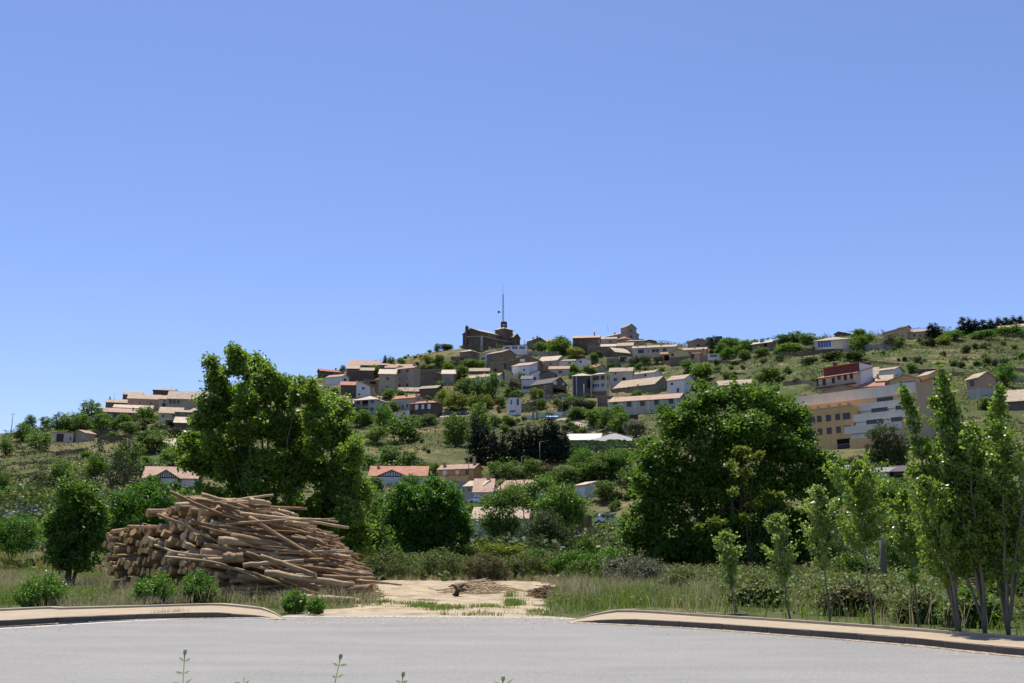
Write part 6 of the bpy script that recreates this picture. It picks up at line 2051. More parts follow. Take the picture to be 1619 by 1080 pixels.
for i, (px, py, rx, ry, Y, col, lab) in enumerate([
    (930, 865, 22, 18, 80, 'lf_mid', 'round green bush left of the parked white van'),
    (960, 885, 40, 16, 66, 'lf_round', 'wide green bush in front of the parked white van'),
    (905, 885, 36, 16, 62, 'lf_round', 'green vine-like bush right of the sandy yard'),
    (795, 868, 40, 12, 72, 'lf_lime', 'glowing yellow-green low bush behind the brambles'),
    (850, 880, 34, 14, 70, 'lf_mid', 'green low bush right of the yellow-green bush'),
    (1350, 900, 50, 26, 44, 'lf_mid', 'green undergrowth bush behind the middle saplings'),
    (1430, 880, 50, 40, 48, 'lf_mid', 'leafy green bush right of the dark grey post'),
    (1000, 895, 50, 20, 52, 'lf_olive', 'grey green scrubby bush under the huge dark tree'),
    (1560, 880, 60, 60, 34, 'lf_dark', 'deep dark bush behind the tall poplars'),
    (1610, 930, 40, 50, 30, 'lf_dark', 'dark bush at the right edge under the poplars'),
    (25, 835, 40, 30, 66, 'lf_round', 'green bush at the left edge beside the dark upright tree'),
    (740, 868, 26, 14, 78, 'lf_mid', 'small green bush at the right foot of the rounded tree')]):
    big_tree('bush', lab, px, Y, [(px, py, rx * .7, ry, 0), (px - rx * .5, py + 4, rx * .5, ry * .8, 0), (px + rx * .5, py + 4, rx * .5, ry * .8, 0), (px, py + ry * .8, rx * .9, ry * .6, 0)],
             col, int(150 + rx * 4), 16, .4, .14, stems=3, r0=.04, cat='bush', group='undergrowth bushes', seed=20 + i, twigs=False)
# ---------------------------------------------------------------- log pile
mlog, nt, out = mat_base('log_bark')
tc = nt.nodes.new('ShaderNodeTexCoord')
oi = nt.nodes.new('ShaderNodeObjectInfo')
n1 = noise(nt, 3.0, 6, .75, stretch=(1, 1, .25))
mth = nt.nodes.new('ShaderNodeMath'); mth.operation = 'MULTIPLY_ADD'
mth.inputs[1].default_value = .55
nt.links.new(oi.outputs['Random'], mth.inputs[0])
nt.links.new(n1, mth.inputs[2])
c = ramp(nt, mth.outputs[0], [(.38, (.07, .034, .015)), (.6, (.20, .112, .052)), (.8, (.36, .245, .135)), (1.0, (.58, .45, .285))])
n2 = noise(nt, 14, 4, .7, stretch=(1, 1, .15))
c = mixc(nt, .35, c, ramp(nt, n2, [(.35, (.045, .028, .018)), (.6, (.46, .35, .23))]))
principled(nt, out, c, .9, .15, n2, .7, .02)
mcut, nt, out = mat_base('log_cut_wood')
oi = nt.nodes.new('ShaderNodeObjectInfo')
n1 = noise(nt, 9, 4, .7)
mth = nt.nodes.new('ShaderNodeMath'); mth.operation = 'MULTIPLY_ADD'
mth.inputs[1].default_value = .5
nt.links.new(oi.outputs['Random'], mth.inputs[0])
nt.links.new(n1, mth.inputs[2])
c = ramp(nt, mth.outputs[0], [(.35, (.40, .19, .065)), (.7, (.64, .37, .15)), (1.0, (.72, .50, .26))])
principled(nt, out, c, .85, .15)


def log(A, B, r0, r1, label='weathered brown log lying among many in the big log pile', n=10, bend=.03):
    """thick end at A, thin end at B; the object's origin is its thick end"""
    A, B = Vector(A), Vector(B)
    d = B - A
    L = d.length
    k = 8
    mb = MB()
    side = Vector((R.uniform(-1, 1), R.uniform(-1, 1), R.uniform(-.5, .5))) * L * bend
    pts, rad = [], []
    for i in range(k + 1):
        t = i / k
        pts.append(Vector((0, 0, L * t)) + Vector((side.x, side.y, 0)) * math.sin(t * math.pi) + Vector((R.gauss(0, .012), R.gauss(0, .012), 0)))
        rad.append((r0 + (r1 - r0) * t) * (1 + R.uniform(-.07, .07)))
    mb.tube(pts, rad, n, 0, 1)
    if R.random() < .3 and L > 2.5:
        t = R.uniform(.5, .9)
        a = R.uniform(0, 6.28)
        q = Vector((0, 0, L * t)) + Vector((side.x, side.y, 0)) * math.sin(t * math.pi)
        mb.tube([q, q + Vector((math.cos(a) * (r0 + .10), math.sin(a) * (r0 + .10), .16))], [.03, .018], 5, 0, 1)
    me = mb.mesh('log', [mlog, mcut], False)
    sm = np.array([len(p.vertices) == 4 for p in me.polygons])
    me.polygons.foreach_set('use_smooth', sm)
    o = obj('log', me, None, A)
    o.rotation_mode = 'QUATERNION'
    o.rotation_quaternion = d.to_track_quat('Z', 'Y')
    return tag(o, label, 'log', 'logs heaped in the big pile')


def pile_top(x):
    """height of the pile's outline at world x (metres)"""
    xs = [-18.6, -17.9, -16.6, -15.6, -14.6, -13.4, -12.0, -10.5, -9.7, -8.4, -7.4, -6.4, -5.6, -5.0]
    zs = [1.3, 2.1, 2.85, 3.3, 3.65, 3.85, 3.85, 3.7, 3.45, 2.8, 2.15, 1.35, .7, .2]
    return float(np.interp(x, xs, zs))


NL = 0
yawR = random.Random(5)
rows = []
z = .16
while z < 4.15:
    rows.append(z)
    z += .235
cand = []
for k, zz in enumerate(rows):
    for j in range(17):
        yd = 38.6 + j * .33 + (.17 if k % 2 else 0)         # depth row
        if yd < 38.6 + zz * .50 + yawR.uniform(-.25, .30):     # the front leans back in steps
            continue
        # the left end face runs obliquely: front rows begin farther to the right
        xl = -18.2 + (44.4 - yd) * 1.25 + max(0, zz - 1.2) * .55 + yawR.uniform(-.25, .5)
        x = xl
        first = True
        z0_ = zz
        while x < -6.6 and pile_top(x) > zz - .05:
            zz = z0_ + yawR.gauss(0, .07)
            L = yawR.uniform(1.6, 3.4) if first and yawR.random() < .6 else yawR.uniform(2.6, 5.5)
            t = min(1, max(0, (x + 18.2) / 12.4))
            b = math.radians(58 * (1 - t) ** 1.1 + yawR.gauss(0, 13) + (0 if first else -4))
            r0 = (.055 + .14 * yawR.random() ** 1.8) * (1.05 if first else .78) * (1 - .2 * t)
            if first and x < -11.0 and zz < 3.5:        # stout butts stacked at the left, cut ends to the front
                b = math.radians(yawR.gauss(62, 9))
                r0 = yawR.uniform(.11, .19)
                L = yawR.uniform(1.6, 3.0)
            pitch = math.radians(yawR.gauss(-2 - 8 * t, 6))
            xe = x + L * math.cos(b)
            if xe > -5.8:
                L = max(1.5, (-5.8 - x) / math.cos(b)); xe = x + L * math.cos(b)
            ze = zz + L * math.sin(pitch)
            zt = pile_top(xe)
            while ze > zt + .12 and L > 1.0:       # shorten it rather than tip it over the flank
                L -= .3
                xe = x + L * math.cos(b)
                ze = zz + L * math.sin(pitch)
                zt = pile_top(xe)
            if ze > zt + .35:
                x += .8
                first = False
                continue
            ze = max(.08, ze)
            # visibility score: near the front surface, the left face or the top
            vis = (yd - 38.6 - zz * .5) * 1.3 + (pile_top(x + L * .5) - zz) * .35 - (1.2 if first else 0)
            if not first and yawR.random() < .22:
                x = x + L * .5
                first = False
                continue
            cand.append((vis, (x, yd - .3 * 0, zz), (xe, yd + L * math.sin(b) * .55, ze), r0, r0 * yawR.uniform(.45, .75)))
            x = x + L * math.cos(b) * yawR.uniform(.55, .8)
            first = False
cand.sort(key=lambda c: c[0])
for c in cand[:248]:
    x_, z_ = c[1][0], c[1][2]
    if pile_top(x_ + .8) - z_ < .55 and x_ < -9:
        lb_ = 'weathered log lying along the upper outline of the big pile'
    elif x_ < -14.6:
        lb_ = 'log with its cut butt showing at the left end of the big pile'
    elif x_ > -10.2:
        lb_ = 'thin trunk lying on the sloping right flank of the big pile'
    elif z_ < 1.2:
        lb_ = 'log in the low front rows of the big pile'
    else:
        lb_ = 'brown log in the middle rows of the big pile with its butt towards the road'
    log(c[1], c[2], c[3], c[4], lb_)
# the inner logs that hold the rest up: one mass
mb = MB()
for c in cand[248:600]:
    mb.tube([c[1], c[2]], [c[3], c[4]], 8, 0, 1)
tag(obj('inner_logs', mb.mesh('inner_logs', [mlog, mcut])), 'mass of brown logs deep inside the big log pile', 'logs', kind='stuff')


def plog(a, b, Ya, Yb, r0, r1, label):
    A, B = P(a[0], a[1], Ya), P(b[0], b[1], Yb)
    return log(A, B, r0, r1, label, bend=.012)
SPECIAL = [
 ((432, 782), (330, 797), 43.5, 42.5, .05, .07, 'thin pole sticking up to the right from the very top of the pile'),
 ((320, 782), (420, 812), 41.5, 40.5, .09, .05, 'slim trunk slanting down from the left along the pile top'),
 ((485, 804), (350, 800), 42, 42.5, .05, .10, 'long thin straight pole jutting out right near the pile top'),
 ((282, 793), (302, 793), 42.2, 43, .16, .15, 'short thick grey log with a squared end on the pile top'),
 ((300, 790), (390, 794), 41.8, 42.5, .10, .08, 'pale peeled log lying flat on the pile top'),
 ((284, 803), (370, 806), 41.0, 42.0, .13, .10, 'smooth tan log just under the pile top'),
 ((355, 798), (475, 868), 40.6, 39.4, .09, .06, 'long crooked trunk running diagonally down the right flank'),
 ((395, 818), (500, 880), 40.0, 38.9, .10, .05, 'thin trunk crossing the right flank diagonally'),
 ((366, 848), (490, 872), 39.6, 39.6, .17, .10, 'thick grey trunk lying long across the right flank'),
 ((345, 855), (430, 862), 39.2, 40, .15, .12, 'stout grey log with its cut end towards the road'),
 ((355, 882), (384, 882), 38.4, 38.6, .19, .18, 'short pale split block at the front of the pile'),
 ((384, 894), (480, 886), 38.3, 38.8, .09, .06, 'long thin log just above the foot of the pile'),
 ((412, 880), (500, 910), 37.9, 37.6, .10, .08, 'bright cut log leaning down at the front right'),
 ((480, 896), (590, 910), 38.4, 38.0, .08, .04, 'crooked thin trunk reaching out at the lower right'),
 ((420, 905), (560, 925), 38.0, 37.4, .13, .10, 'long knotty trunk low on the right front'),
 ((592, 928), (520, 938), 37.2, 37.6, .15, .12, 'thick log resting on the ground at the right foot of the pile'),
 ((590, 915), (510, 912), 38.8, 38.4, .05, .09, 'pale thin log end at the far right of the pile'),
 ((470, 945), (570, 950), 36.8, 36.4, .13, .10, 'half buried log on the ground in the grass'),
 ((635, 925), (560, 918), 38.2, 38.6, .03, .07, 'slender branch lying out over the sandy yard'),
 ((500, 860), (545, 850), 40.5, 41, .07, .04, 'short twig-like trunk sticking out from the right flank'),
]
for s_ in SPECIAL:
    plog(*s_)
# loose thin trunks strewn over the right flank and the crest, no two alike
sr = random.Random(21)
for i in range(34):
    t = sr.random()
    x = -12.6 + 6.6 * t
    zt = pile_top(x)
    u = sr.uniform(0, 1)                       # 0 = crest, 1 = low front
    z_ = max(.2, zt * (1 - .85 * u) + .10)
    y_ = 38.6 + z_ * .5 + sr.uniform(-.25, .15)
    L = sr.uniform(1.8, 4.6)
    a_ = math.radians(sr.gauss(-4, 20))
    p_ = math.radians(sr.gauss(-13, 9))
    A_ = Vector((x - L * .4 * math.cos(a_), y_ + .1, z_ + L * .4 * -math.sin(p_)))
    B_ = A_ + Vector((L * math.cos(a_) * math.cos(p_), L * math.sin(a_) * .5, L * math.sin(p_)))
    B_.z = max(.06, B_.z)
    zl = pile_top(A_.x) + .25
    if A_.z > zl: A_.z = zl
    if B_.x > -5.2: continue
    r_ = sr.uniform(.035, .085)
    log(A_, B_, r_, r_ * .6, 'slim loose trunk strewn askew over the right half of the big pile', bend=.05)
# loose laths at the left foot
for i, (a, b) in enumerate([((100, 890), (136, 892)), ((98, 896), (140, 897)), ((106, 903), (138, 899))]):
    Yg = G(118, 903).y
    A, B = P(a[0], a[1], Yg), P(b[0], b[1], Yg + .5)
    log(A, B, .06, .045, ['upper pale lath on the ground left of the pile', 'middle pale lath on the ground left of the pile', 'lowest pale lath on the ground left of the pile'][i], bend=.01)['group'] = 'loose laths left of the pile'


def brush(cx, cy, w, d, label, n=160, hmax=.28, seed=1):
    rg = random.Random(seed)
    x0, y0 = flat(cx, cy)
    s = y0 / FPX
    mb = MB()
    for i in range(n):
        a = rg.gauss(0, .5)
        q = abs(rg.gauss(0, .33)); an = rg.uniform(0, 6.28)
        x, y = math.cos(an) * q * w * s, math.sin(an) * q * d
        z = hmax * max(0, 1 - q * 1.2) * rg.random() + .03
        L = rg.uniform(.3, 1.3)
        dx, dy, dz = math.cos(a) * L / 2, math.sin(a) * L / 2, rg.gauss(0, .05)
        mb.tube([(x - dx, y - dy, max(.02, z - dz)), (x, y, z + rg.uniform(0, .05)), (x + dx, y + dy, max(.02, z + dz))], [rg.uniform(.012, .035), .02, .008], 5)
    o = obj('brushwood_heap', mb.mesh('brushwood_heap', mlog), None, (x0, y0, float(terr(x0, y0))))
    return tag(o, label, 'brushwood', 'brushwood left on the yard')
brush(760, 936, 80, 3.2, 'larger heap of brown brushwood in the middle of the sandy yard', 480, .5, 1)
brush(868, 944, 34, 1.8, 'smaller heap of brushwood at the right edge of the sandy yard', 150, .4, 2)
brush(560, 943, 60, 1.2, 'flat litter of bark and sticks at the right foot of the pile', 150, .15, 3)
# uprooted stump
x0, y0 = flat(724, 941)
mb = MB()
rg_ = random.Random(4)
mb.tube([(-.1, 0, -.05), (0, 0, .22), (.1, 0, .42)], [.17, .15, .10], 9)
for i in range(9):
    a = rg_.uniform(0, 6.28)
    mb.tube([(0, 0, .25), (math.cos(a) * .3, math.sin(a) * .25, rg_.uniform(.2, .5)), (math.cos(a) * .55, math.sin(a) * .4, rg_.uniform(0, .4))], [.07, .05, .015], 6)
tag(obj('tree_stump', mb.mesh('tree_stump', M['bark'], True), None, (x0, y0, 0)), 'dark uprooted stump with stubby roots on the sandy yard', 'stump')

# ---------------------------------------------------------------- grass, brambles
def poly_points(poly_img, n, rg, dens=None, z=0):
    w = np.array([gxy(a, b) for a, b in poly_img])
    out = []
    tot = 0
    poly = [tuple(p) for p in w]
    while tot < n:
        x = rg.uniform(w[:, 0].min(), w[:, 0].max(), n)
        y = rg.uniform(w[:, 1].min(), w[:, 1].max(), n)
        m = pin(x, y, poly)
        if dens is not None:
            m &= rg.random(n) < dens(x, y)
        out.append(np.stack([x[m], y[m]], 1))
        tot += int(m.sum())
    return np.concatenate(out)[:n]


def blades(XY, h, w, rg, lean=.35, zoff=0.0):
    n = len(XY)
    z = terr(XY[:, 0], XY[:, 1]) + zoff
    a = rg.uniform(0, 2 * math.pi, n)
    hh = h * rg.uniform(.45, 1.25, n)
    dx, dy = np.cos(a) * w / 2, np.sin(a) * w / 2
    lx, ly = rg.normal(size=n) * lean * hh, rg.normal(size=n) * lean * hh
    b = np.stack([XY[:, 0], XY[:, 1], z - .02], 1)
    d = np.stack([dx, dy, dx * 0], 1)
    mid = b + np.stack([lx * .35, ly * .35, hh * .6], 1)
    top = b + np.stack([lx, ly, hh], 1)
    V = np.stack([b - d, b + d, mid + d * .7, top, mid - d * .7], 1).reshape(-1, 3)
    i = np.arange(n)[:, None] * 5
    F = np.concatenate([i + np.array([[0, 1, 2, 4]]), ], 0)
    T = i + np.array([[4, 2, 3, 3]])
    return V, F, T


def grass(name, label, poly, n, h, w, mat, seed, dens=None, lean=.35, tuft=5, zoff=0.0):
    rg = np.random.default_rng(seed)
    base = poly_points(poly, max(1, n // tuft), rg, dens)
    XY = np.repeat(base, tuft, 0) + rg.normal(size=(len(base) * tuft, 2)) * .09
    hv = h * (.55 + .9 * vnoise(XY[:, 0] * .8, XY[:, 1] * .5, seed))
    V, F, T = blades(XY, hv, w, rg, lean, zoff)
    # triangle tips as separate 3-gons: build with mixed faces through numpy loops
    me = bpy.data.meshes.new(name)
    V = V.astype(np.float32)
    me.vertices.add(len(V)); me.vertices.foreach_set('co', V.ravel())
    nq = len(F)
    loops = np.concatenate([F, T[:, :3]], 1).astype(np.int32)     # 4 + 3 per blade
    me.loops.add(loops.size); me.loops.foreach_set('vertex_index', loops.ravel())
    me.polygons.add(nq * 2)
    st = np.stack([np.arange(nq) * 7, np.arange(nq) * 7 + 4], 1).ravel().astype(np.int32)
    me.polygons.foreach_set('loop_start', st)
    me.polygons.foreach_set('loop_total', np.tile([4, 3], nq).astype(np.int32))
    me.materials.append(M[mat]); me.update(calc_edges=True)
    return tag(obj(name, me), label, 'grass', kind='stuff')


left_v = [(-260, 985), (-200, 902), (0, 896), (60, 896), (140, 900), (160, 915), (260, 930), (400, 940), (480, 945), (600, 948), (620, 958), (470, 966), (445, 966), (421, 960), (356, 952.5), (310, 953.5), (220, 956), (100, 959), (0, 961.5)]
right_v = [(930, 973), (850, 968), (890, 935), (905, 905), (1050, 890), (1700, 900), (1900, 985), (1640, 1008), (1430, 991.5), (1240, 978), (1110, 970), (987, 962), (916, 968)]
dn = lambda sc, s, lo, hi: (lambda x, y: np.clip((vnoise(x * sc, y * sc * .7, s) - lo) / (hi - lo), .02, 1))
grass('dry_grass', 'tall straw coloured grass on the verges beside the pavements', left_v, 19000, .55, .018, 'grass_dry', 31, dn(.35, 40, .35, .6))
grass('green_grass', 'green roadside grass growing between the bushes and the pile', left_v, 44000, .36, .02, 'grass_green', 32, dn(.35, 41, .3, .55))
rv_open = [(930, 973), (850, 966), (880, 945), (895, 925), (905, 905), (960, 898), (1080, 905), (1120, 930), (1140, 960), (1110, 970), (987, 962), (916, 968)]
grass('dry_grass', 'tall dry grass right of the sandy yard', rv_open, 11000, .7, .018, 'grass_dry', 33, dn(.45, 42, .3, .55))
grass('green_grass', 'fresh green grass right of the sandy yard', rv_open, 26000, .5, .022, 'grass_green', 34, dn(.4, 43, .25, .5))
grass('green_grass', 'green grass tufts along the back of the right pavement', right_v, 22000, .35, .022, 'grass_green', 35, dn(.4, 44, .3, .5))
grass('dry_grass', 'dry grass strands standing in the bramble bank', right_v, 9000, .8, .016, 'grass_dry', 36, dn(.5, 45, .45, .65))
yard = [(560, 955), (640, 920), (700, 915), (870, 918), (890, 935), (850, 968), (660, 970)]
grass('green_grass', 'sparse green weeds on the sandy yard', [(560, 958), (640, 945), (760, 955), (900, 968), (880, 974), (700, 972)], 2600, .10, .02, 'grass_green', 37, dn(1.3, 46, .55, .75))
grass('dry_grass', 'thin dry tufts along the back of the sandy yard', [(590, 917), (700, 911), (880, 914), (890, 925), (800, 918), (690, 918)], 3000, .3, .018, 'grass_dry', 38, dn(.6, 47, .4, .6))
grass('green_grass', 'single green weed tufts in the yard', [(800, 940), (835, 940), (840, 958), (800, 958)], 900, .25, .02, 'grass_green', 39, dn(1.1, 48, .62, .7))
grass('dry_grass', 'dry weeds sprouting from the kerb joint on the left', [(0, 990), (200, 980), (330, 974.5), (330, 973.5), (200, 979), (0, 989)], 420, .2, .014, 'grass_dry', 51, dn(1.4, 49, .5, .6))
grass('dry_grass', 'dry weeds in the joint between the left pavement and verge', [(60, 968), (300, 959), (300, 957), (60, 966)], 500, .3, .014, 'grass_dry', 52, None, zoff=.14)
back_v = [(-400, 900), (-300, 880), (100, 884), (560, 900), (1000, 900), (2000, 895), (2000, 912), (1000, 914), (590, 914), (560, 925), (480, 925), (150, 910), (0, 898)]
grass('dry_grass', 'rough dry grass behind the yard and the log pile', back_v, 16000, .6, .05, 'grass_dry', 53, dn(.25, 50, .3, .6))
grass('green_grass', 'rough green grass behind the yard and the log pile', back_v, 20000, .5, .05, 'grass_green', 54, dn(.25, 51, .25, .5))


def thicket(name, label, poly, n, hmax, leaf, mat, seed, fsc=.45, lo=.25, up=.5):
    """leaves over a humped surface, denser near its skin"""
    rg = np.random.default_rng(seed)
    XY = poly_points(poly, n, rg, None)
    hh = hmax * (.3 + 1.0 * vnoise(XY[:, 0] * fsc, XY[:, 1] * fsc, seed) * .7 + .3 * vnoise(XY[:, 0] * 1.7, XY[:, 1] * 1.7, seed + 1))
    z = terr(XY[:, 0], XY[:, 1]) + hh * np.where(rg.random(n) < .55, rg.uniform(.85, 1.05, n), rg.random(n))
    V, F = leaves(np.stack([XY[:, 0], XY[:, 1], z], 1), leaf, rg, up, .75)
    return tag(obj(name, mesh_np(name, V, F, [M[mat]])), label, 'brambles', kind='stuff')


bank = [(1020, 915), (1100, 900), (1500, 905), (1800, 930), (1750, 985), (1640, 1000), (1500, 990), (1430, 984), (1330, 975), (1240, 970), (1150, 962), (1080, 945), (1040, 925)]
thicket('bramble_bank', 'low tangle of grey-green brambles filling the bank behind the right pavement', bank, 60000, 1.0, .125, 'lf_bramble', 61)
thicket('bramble_bank', 'reddish bramble shoots mixed into the bank behind the right pavement', bank, 7000, 1.15, .11, 'lf_bramble2', 62)
thicket('weedy_ground', 'low leafy weeds between the verge grasses on the left', left_v, 16000, .28, .08, 'lf_bramble', 63, .7)
thicket('weedy_ground', 'low leafy weeds right of the sandy yard', rv_open, 9000, .45, .08, 'lf_bramble', 64, .7)
thicket('bramble_band', 'continuous bramble thicket behind the sandy yard', [(540, 912), (640, 900), (1000, 900), (1300, 900), (1300, 910), (1000, 914), (900, 914), (600, 915)], 26000, 1.4, .16, 'lf_bramble', 65, .35)

for i, (px, Y, rx, ry, col, lab) in enumerate([
    (612, 915, 46, 26, 'lf_bramble', 'big bramble bush at the left end behind the yard'),
    (700, 914, 46, 25, 'lf_bramble', 'big bramble bush second from the left behind the yard'),
    (768, 917, 34, 23, 'lf_bramble2', 'dark reddish bramble bush in the middle behind the yard'),
    (830, 915, 36, 22, 'lf_bramble', 'bramble bush right of the middle behind the yard'),
    (885, 914, 32, 22, 'lf_bramble2', 'small reddish bramble bush at the right behind the yard'),
    (940, 925, 46, 26, 'lf_mid', 'green vine covered bush above the dry grass'),
    (1010, 932, 44, 24, 'lf_olive', 'grey green feathery bush right of the vine covered bush'),
    (1080, 944, 40, 22, 'lf_bramble', 'bramble mound left of the first sapling'),
    (1200, 958, 40, 24, 'lf_bramble', 'bramble mound between the first and second sapling'),
    (1350, 972, 44, 24, 'lf_bramble2', 'reddish bramble mound behind the third sapling'),
    (1465, 984, 40, 24, 'lf_bramble', 'bramble mound left of the poplar stems'),
    (1540, 990, 40, 28, 'lf_dark', 'dark leafy mound between the poplar stems')]):
    g = G(px, Y)
    s = g.y / FPX
    lb = [(0, 0, ry * s * .9, rx * s * .7, rx * s * .6, ry * s), (-rx * s * .6, .1, ry * s * .6, rx * s * .5, rx * s * .5, ry * s * .75), (rx * s * .6, -.1, ry * s * .6, rx * s * .5, rx * s * .5, ry * s * .75)]
    rg = np.random.default_rng(80 + i)
    pts, C = crown_points(lb, 420, 12, .16, rg)
    pts = pts[pts[:, 2] > 0]
    V, F = leaves(pts, .10, rg, .4, .75)
    root = tag(obj('bramble_bush', None, None, g), lab, 'bush', 'bramble bushes around the yard')
    obj('foliage', mesh_np('foliage', V, F, [M[col]]), root)
    mb = MB()
    for k in range(10):
        a = R.uniform(0, 6.28)
        mb.tube([(0, 0, -.05), (math.cos(a) * rx * s * .4, math.sin(a) * rx * s * .3, ry * s * 1.2), (math.cos(a) * rx * s * .9, math.sin(a) * rx * s * .6, ry * s * R.uniform(.6, 1.5))], [.02, .012, .006], 4)
    obj('stems', mb.mesh('stems', M['bark']), root)

# bright clipped-looking shrubs at the roadside
def roadside_shrub(px, py_base, rx_px, ry_px, label, seed, leaf=.085):
    x, y = flat(px, py_base)
    s = y / FPX
    rx, ry = rx_px * s, ry_px * s
    rg = np.random.default_rng(seed)
    root = tag(obj('roadside_shrub', None, None, (x, y, float(terr(x, y)))), label, 'bush', 'bright green roadside shrubs')
    # upright twigs carrying leaves
    mb = MB()
    P_ = []
    nt_ = int(150 * rx / .7)
    for i in range(nt_):
        a = rg.uniform(0, 2 * math.pi)
        q = math.sqrt(rg.random())
        tx, ty = math.cos(a) * q * rx, math.sin(a) * q * rx * .8
        tz = ry * 2 * math.sqrt(max(.05, 1 - q * q * .8)) * rg.uniform(.75, 1.1)
        b = Vector((tx * .45, ty * .45, 0)); t = Vector((tx, ty, tz))
        if i % 3 == 0:
            mb.tube([b, b.lerp(t, .5) + Vector((tx * .1, ty * .1, 0)), t], [.012, .008, .004], 4, cap=False)
        for f in np.linspace(.25, 1.0, 11):
            p = b.lerp(t, f)
            for _ in range(3):
                P_.append((p.x + rg.normal() * .04, p.y + rg.normal() * .04, p.z + rg.normal() * .03))
    V, F = leaves(np.array(P_), leaf, rg, .1, .5)
    obj('foliage', mesh_np('foliage', V, F, [M['lf_shrub']]), root)
    obj('stems', mb.mesh('stems', M['bark']), root)
roadside_shrub(62, 965, 42, 29, 'round bright green shrub standing alone at the far left behind the pavement', 1)
roadside_shrub(244, 957, 36, 25, 'round bright green shrub left of its twin in front of the log pile', 2)
roadside_shrub(312, 952, 31, 23, 'bright green shrub right of its twin in front of the log pile', 3)
roadside_shrub(466, 969, 22, 17, 'small bright green shrub at the end of the left pavement', 4)
roadside_shrub(500, 971, 16, 12, 'very small green shrub right beside the small one at the pavement end', 5)

# dead branches lying by the twin shrubs
x0, y0 = flat(258, 960)
mb = MB()
for i in range(16):
    a = R.uniform(-.5, .5) + (math.pi if i % 2 else 0)
    L = R.uniform(.3, .8)
    mb.tube([(0, 0, .05), (math.cos(a) * L * .5, math.sin(a) * L * .3, R.uniform(.08, .25)), (math.cos(a) * L, math.sin(a) * L * .5, R.uniform(.05, .4))], [.018, .012, .005], 5)
tag(obj('dead_branch', mb.mesh('dead_branch', M['bark_grey']), None, (x0, y0, .02)), 'grey dead branch with spread twigs lying below the twin shrubs', 'branch')

# ---------------------------------------------------------------- saplings and the tall poplars at the kerb
def sapling(px, py_base, top_py, w_px, crown_from, label, seed, mat='lf_sapling', n=1500, leaf=.075, lean=0, name='young_tree', stems=1, thick=.022, extra=(), group='young trees along the right pavement', gap=.35):
    x, y = flat(px, py_base, .05)
    s = y / FPX
    H = (py_base - top_py) * s * 1.03
    w = w_px * s / 2
    rg = np.random.default_rng(seed)
    root = tag(obj(name, None, None, (x, y, float(terr(x, y)))), label, 'tree', group)
    mb = MB()
    pts = []
    for k in range(stems):
        if stems == 1:
            bx, tx, th = 0, lean * s, H
        else:
            bx = 0
            tx, th = extra[k][0] * s, (py_base - extra[k][1]) * s
            w = extra[k][2] * s / 2
        yy = rg.normal() * .12 * (stems > 1)
        kk = 10
        P0, r_ = [], []
        for i in range(kk + 1):
            t = i / kk
            P0.append(Vector((bx + (tx - bx) * (t ** .8 if stems == 1 else max(0, (t - .10) / .9) ** 1.2) + rg.normal() * .012, yy * t * 3, th * t)))
            r_.append(thick * (1 - .9 * t) + .004)
        mb.tube(P0, r_, 8)
        zc = crown_from * th
        nb = int(26 * (th - zc) / 1.0) if stems == 1 else int(17 * (th - zc))
        for j in range(nb):
            t = crown_from + (1 - crown_from) * rg.random() ** .9
            i = min(kk - 1, int(t * kk))
            p = P0[i].lerp(P0[i + 1], t * kk - i)
            a = rg.uniform(0, 2 * math.pi)
            u = (t - crown_from) / (1 - crown_from)
            L = w * (math.sin(math.pi * min(1, u * .92 + .12)) ** .7) * rg.uniform(.55, 1.15)
            e = p + Vector((math.cos(a) * L, math.sin(a) * L, L * rg.uniform(.6, 1.5)))
            mid = p.lerp(e, .5) + Vector((math.cos(a), math.sin(a), 0)) * L * .08
            mb.tube([p, mid, e], [.010, .007, .003], 4, cap=False)
            m = int(n / nb / stems) + 1
            for _ in range(m):
                f = rg.uniform(.15, 1.05)
                q = p.lerp(e, f) + Vector(rg.normal(size=3) * .05)
                pts.append(tuple(q))
    V, F = leaves(np.array(pts), leaf, rg, .15, .72)
    obj('crown', mesh_np('crown', V, F, [M[mat]]), root)
    obj('trunk', mb.mesh('trunk', M['bark_grey'], True), root)


sapling(1164, 966, 850, 46, .30, 'pale young tree nearest the yard, first of the saplings', 1, leaf=.09, n=2000, lean=-14)
sapling(1250, 979, 826, 56, .32, 'thin pale sapling second from the yard', 2, leaf=.09, n=2400, lean=-16)
sapling(1314, 986, 784, 64, .38, 'slender pale-leaved sapling in the middle of the row', 3, leaf=.085, n=3000, lean=-10)
sapling(1381, 992, 748, 108, .42, 'wide crowned young tree right of the middle sapling', 4, mat='lf_glossy', leaf=.085, n=5000, lean=-8)
sapling(1453, 988, 790, 62, .30, 'green sapling standing left of the tall poplars', 5, mat='lf_glossy', leaf=.085, n=3000, lean=-6)
sapling(1515, 1006, 615, 0, .33, 'tall many-stemmed poplar with a narrow spike, left of the three', 6, 'lf_glossy', 13000, .084, 0, 'poplar_tree', 5, .033,
        [(-42, 616, 34), (-5, 700, 90), (-60, 770, 90), (10, 640, 50), (-25, 800, 110), (-85, 720, 60), (-75, 840, 80)], 'tall poplars at the right edge')
sapling(1558, 1008, 575, 0, .33, 'tallest poplar with forked grey stems, middle of the three', 7, 'lf_glossy', 13500, .084, 0, 'poplar_tree', 6, .034,
        [(-36, 574, 46), (-52, 640, 84), (-20, 690, 90), (-80, 740, 100), (10, 680, 70), (25, 780, 100), (-30, 820, 120)], 'tall poplars at the right edge')
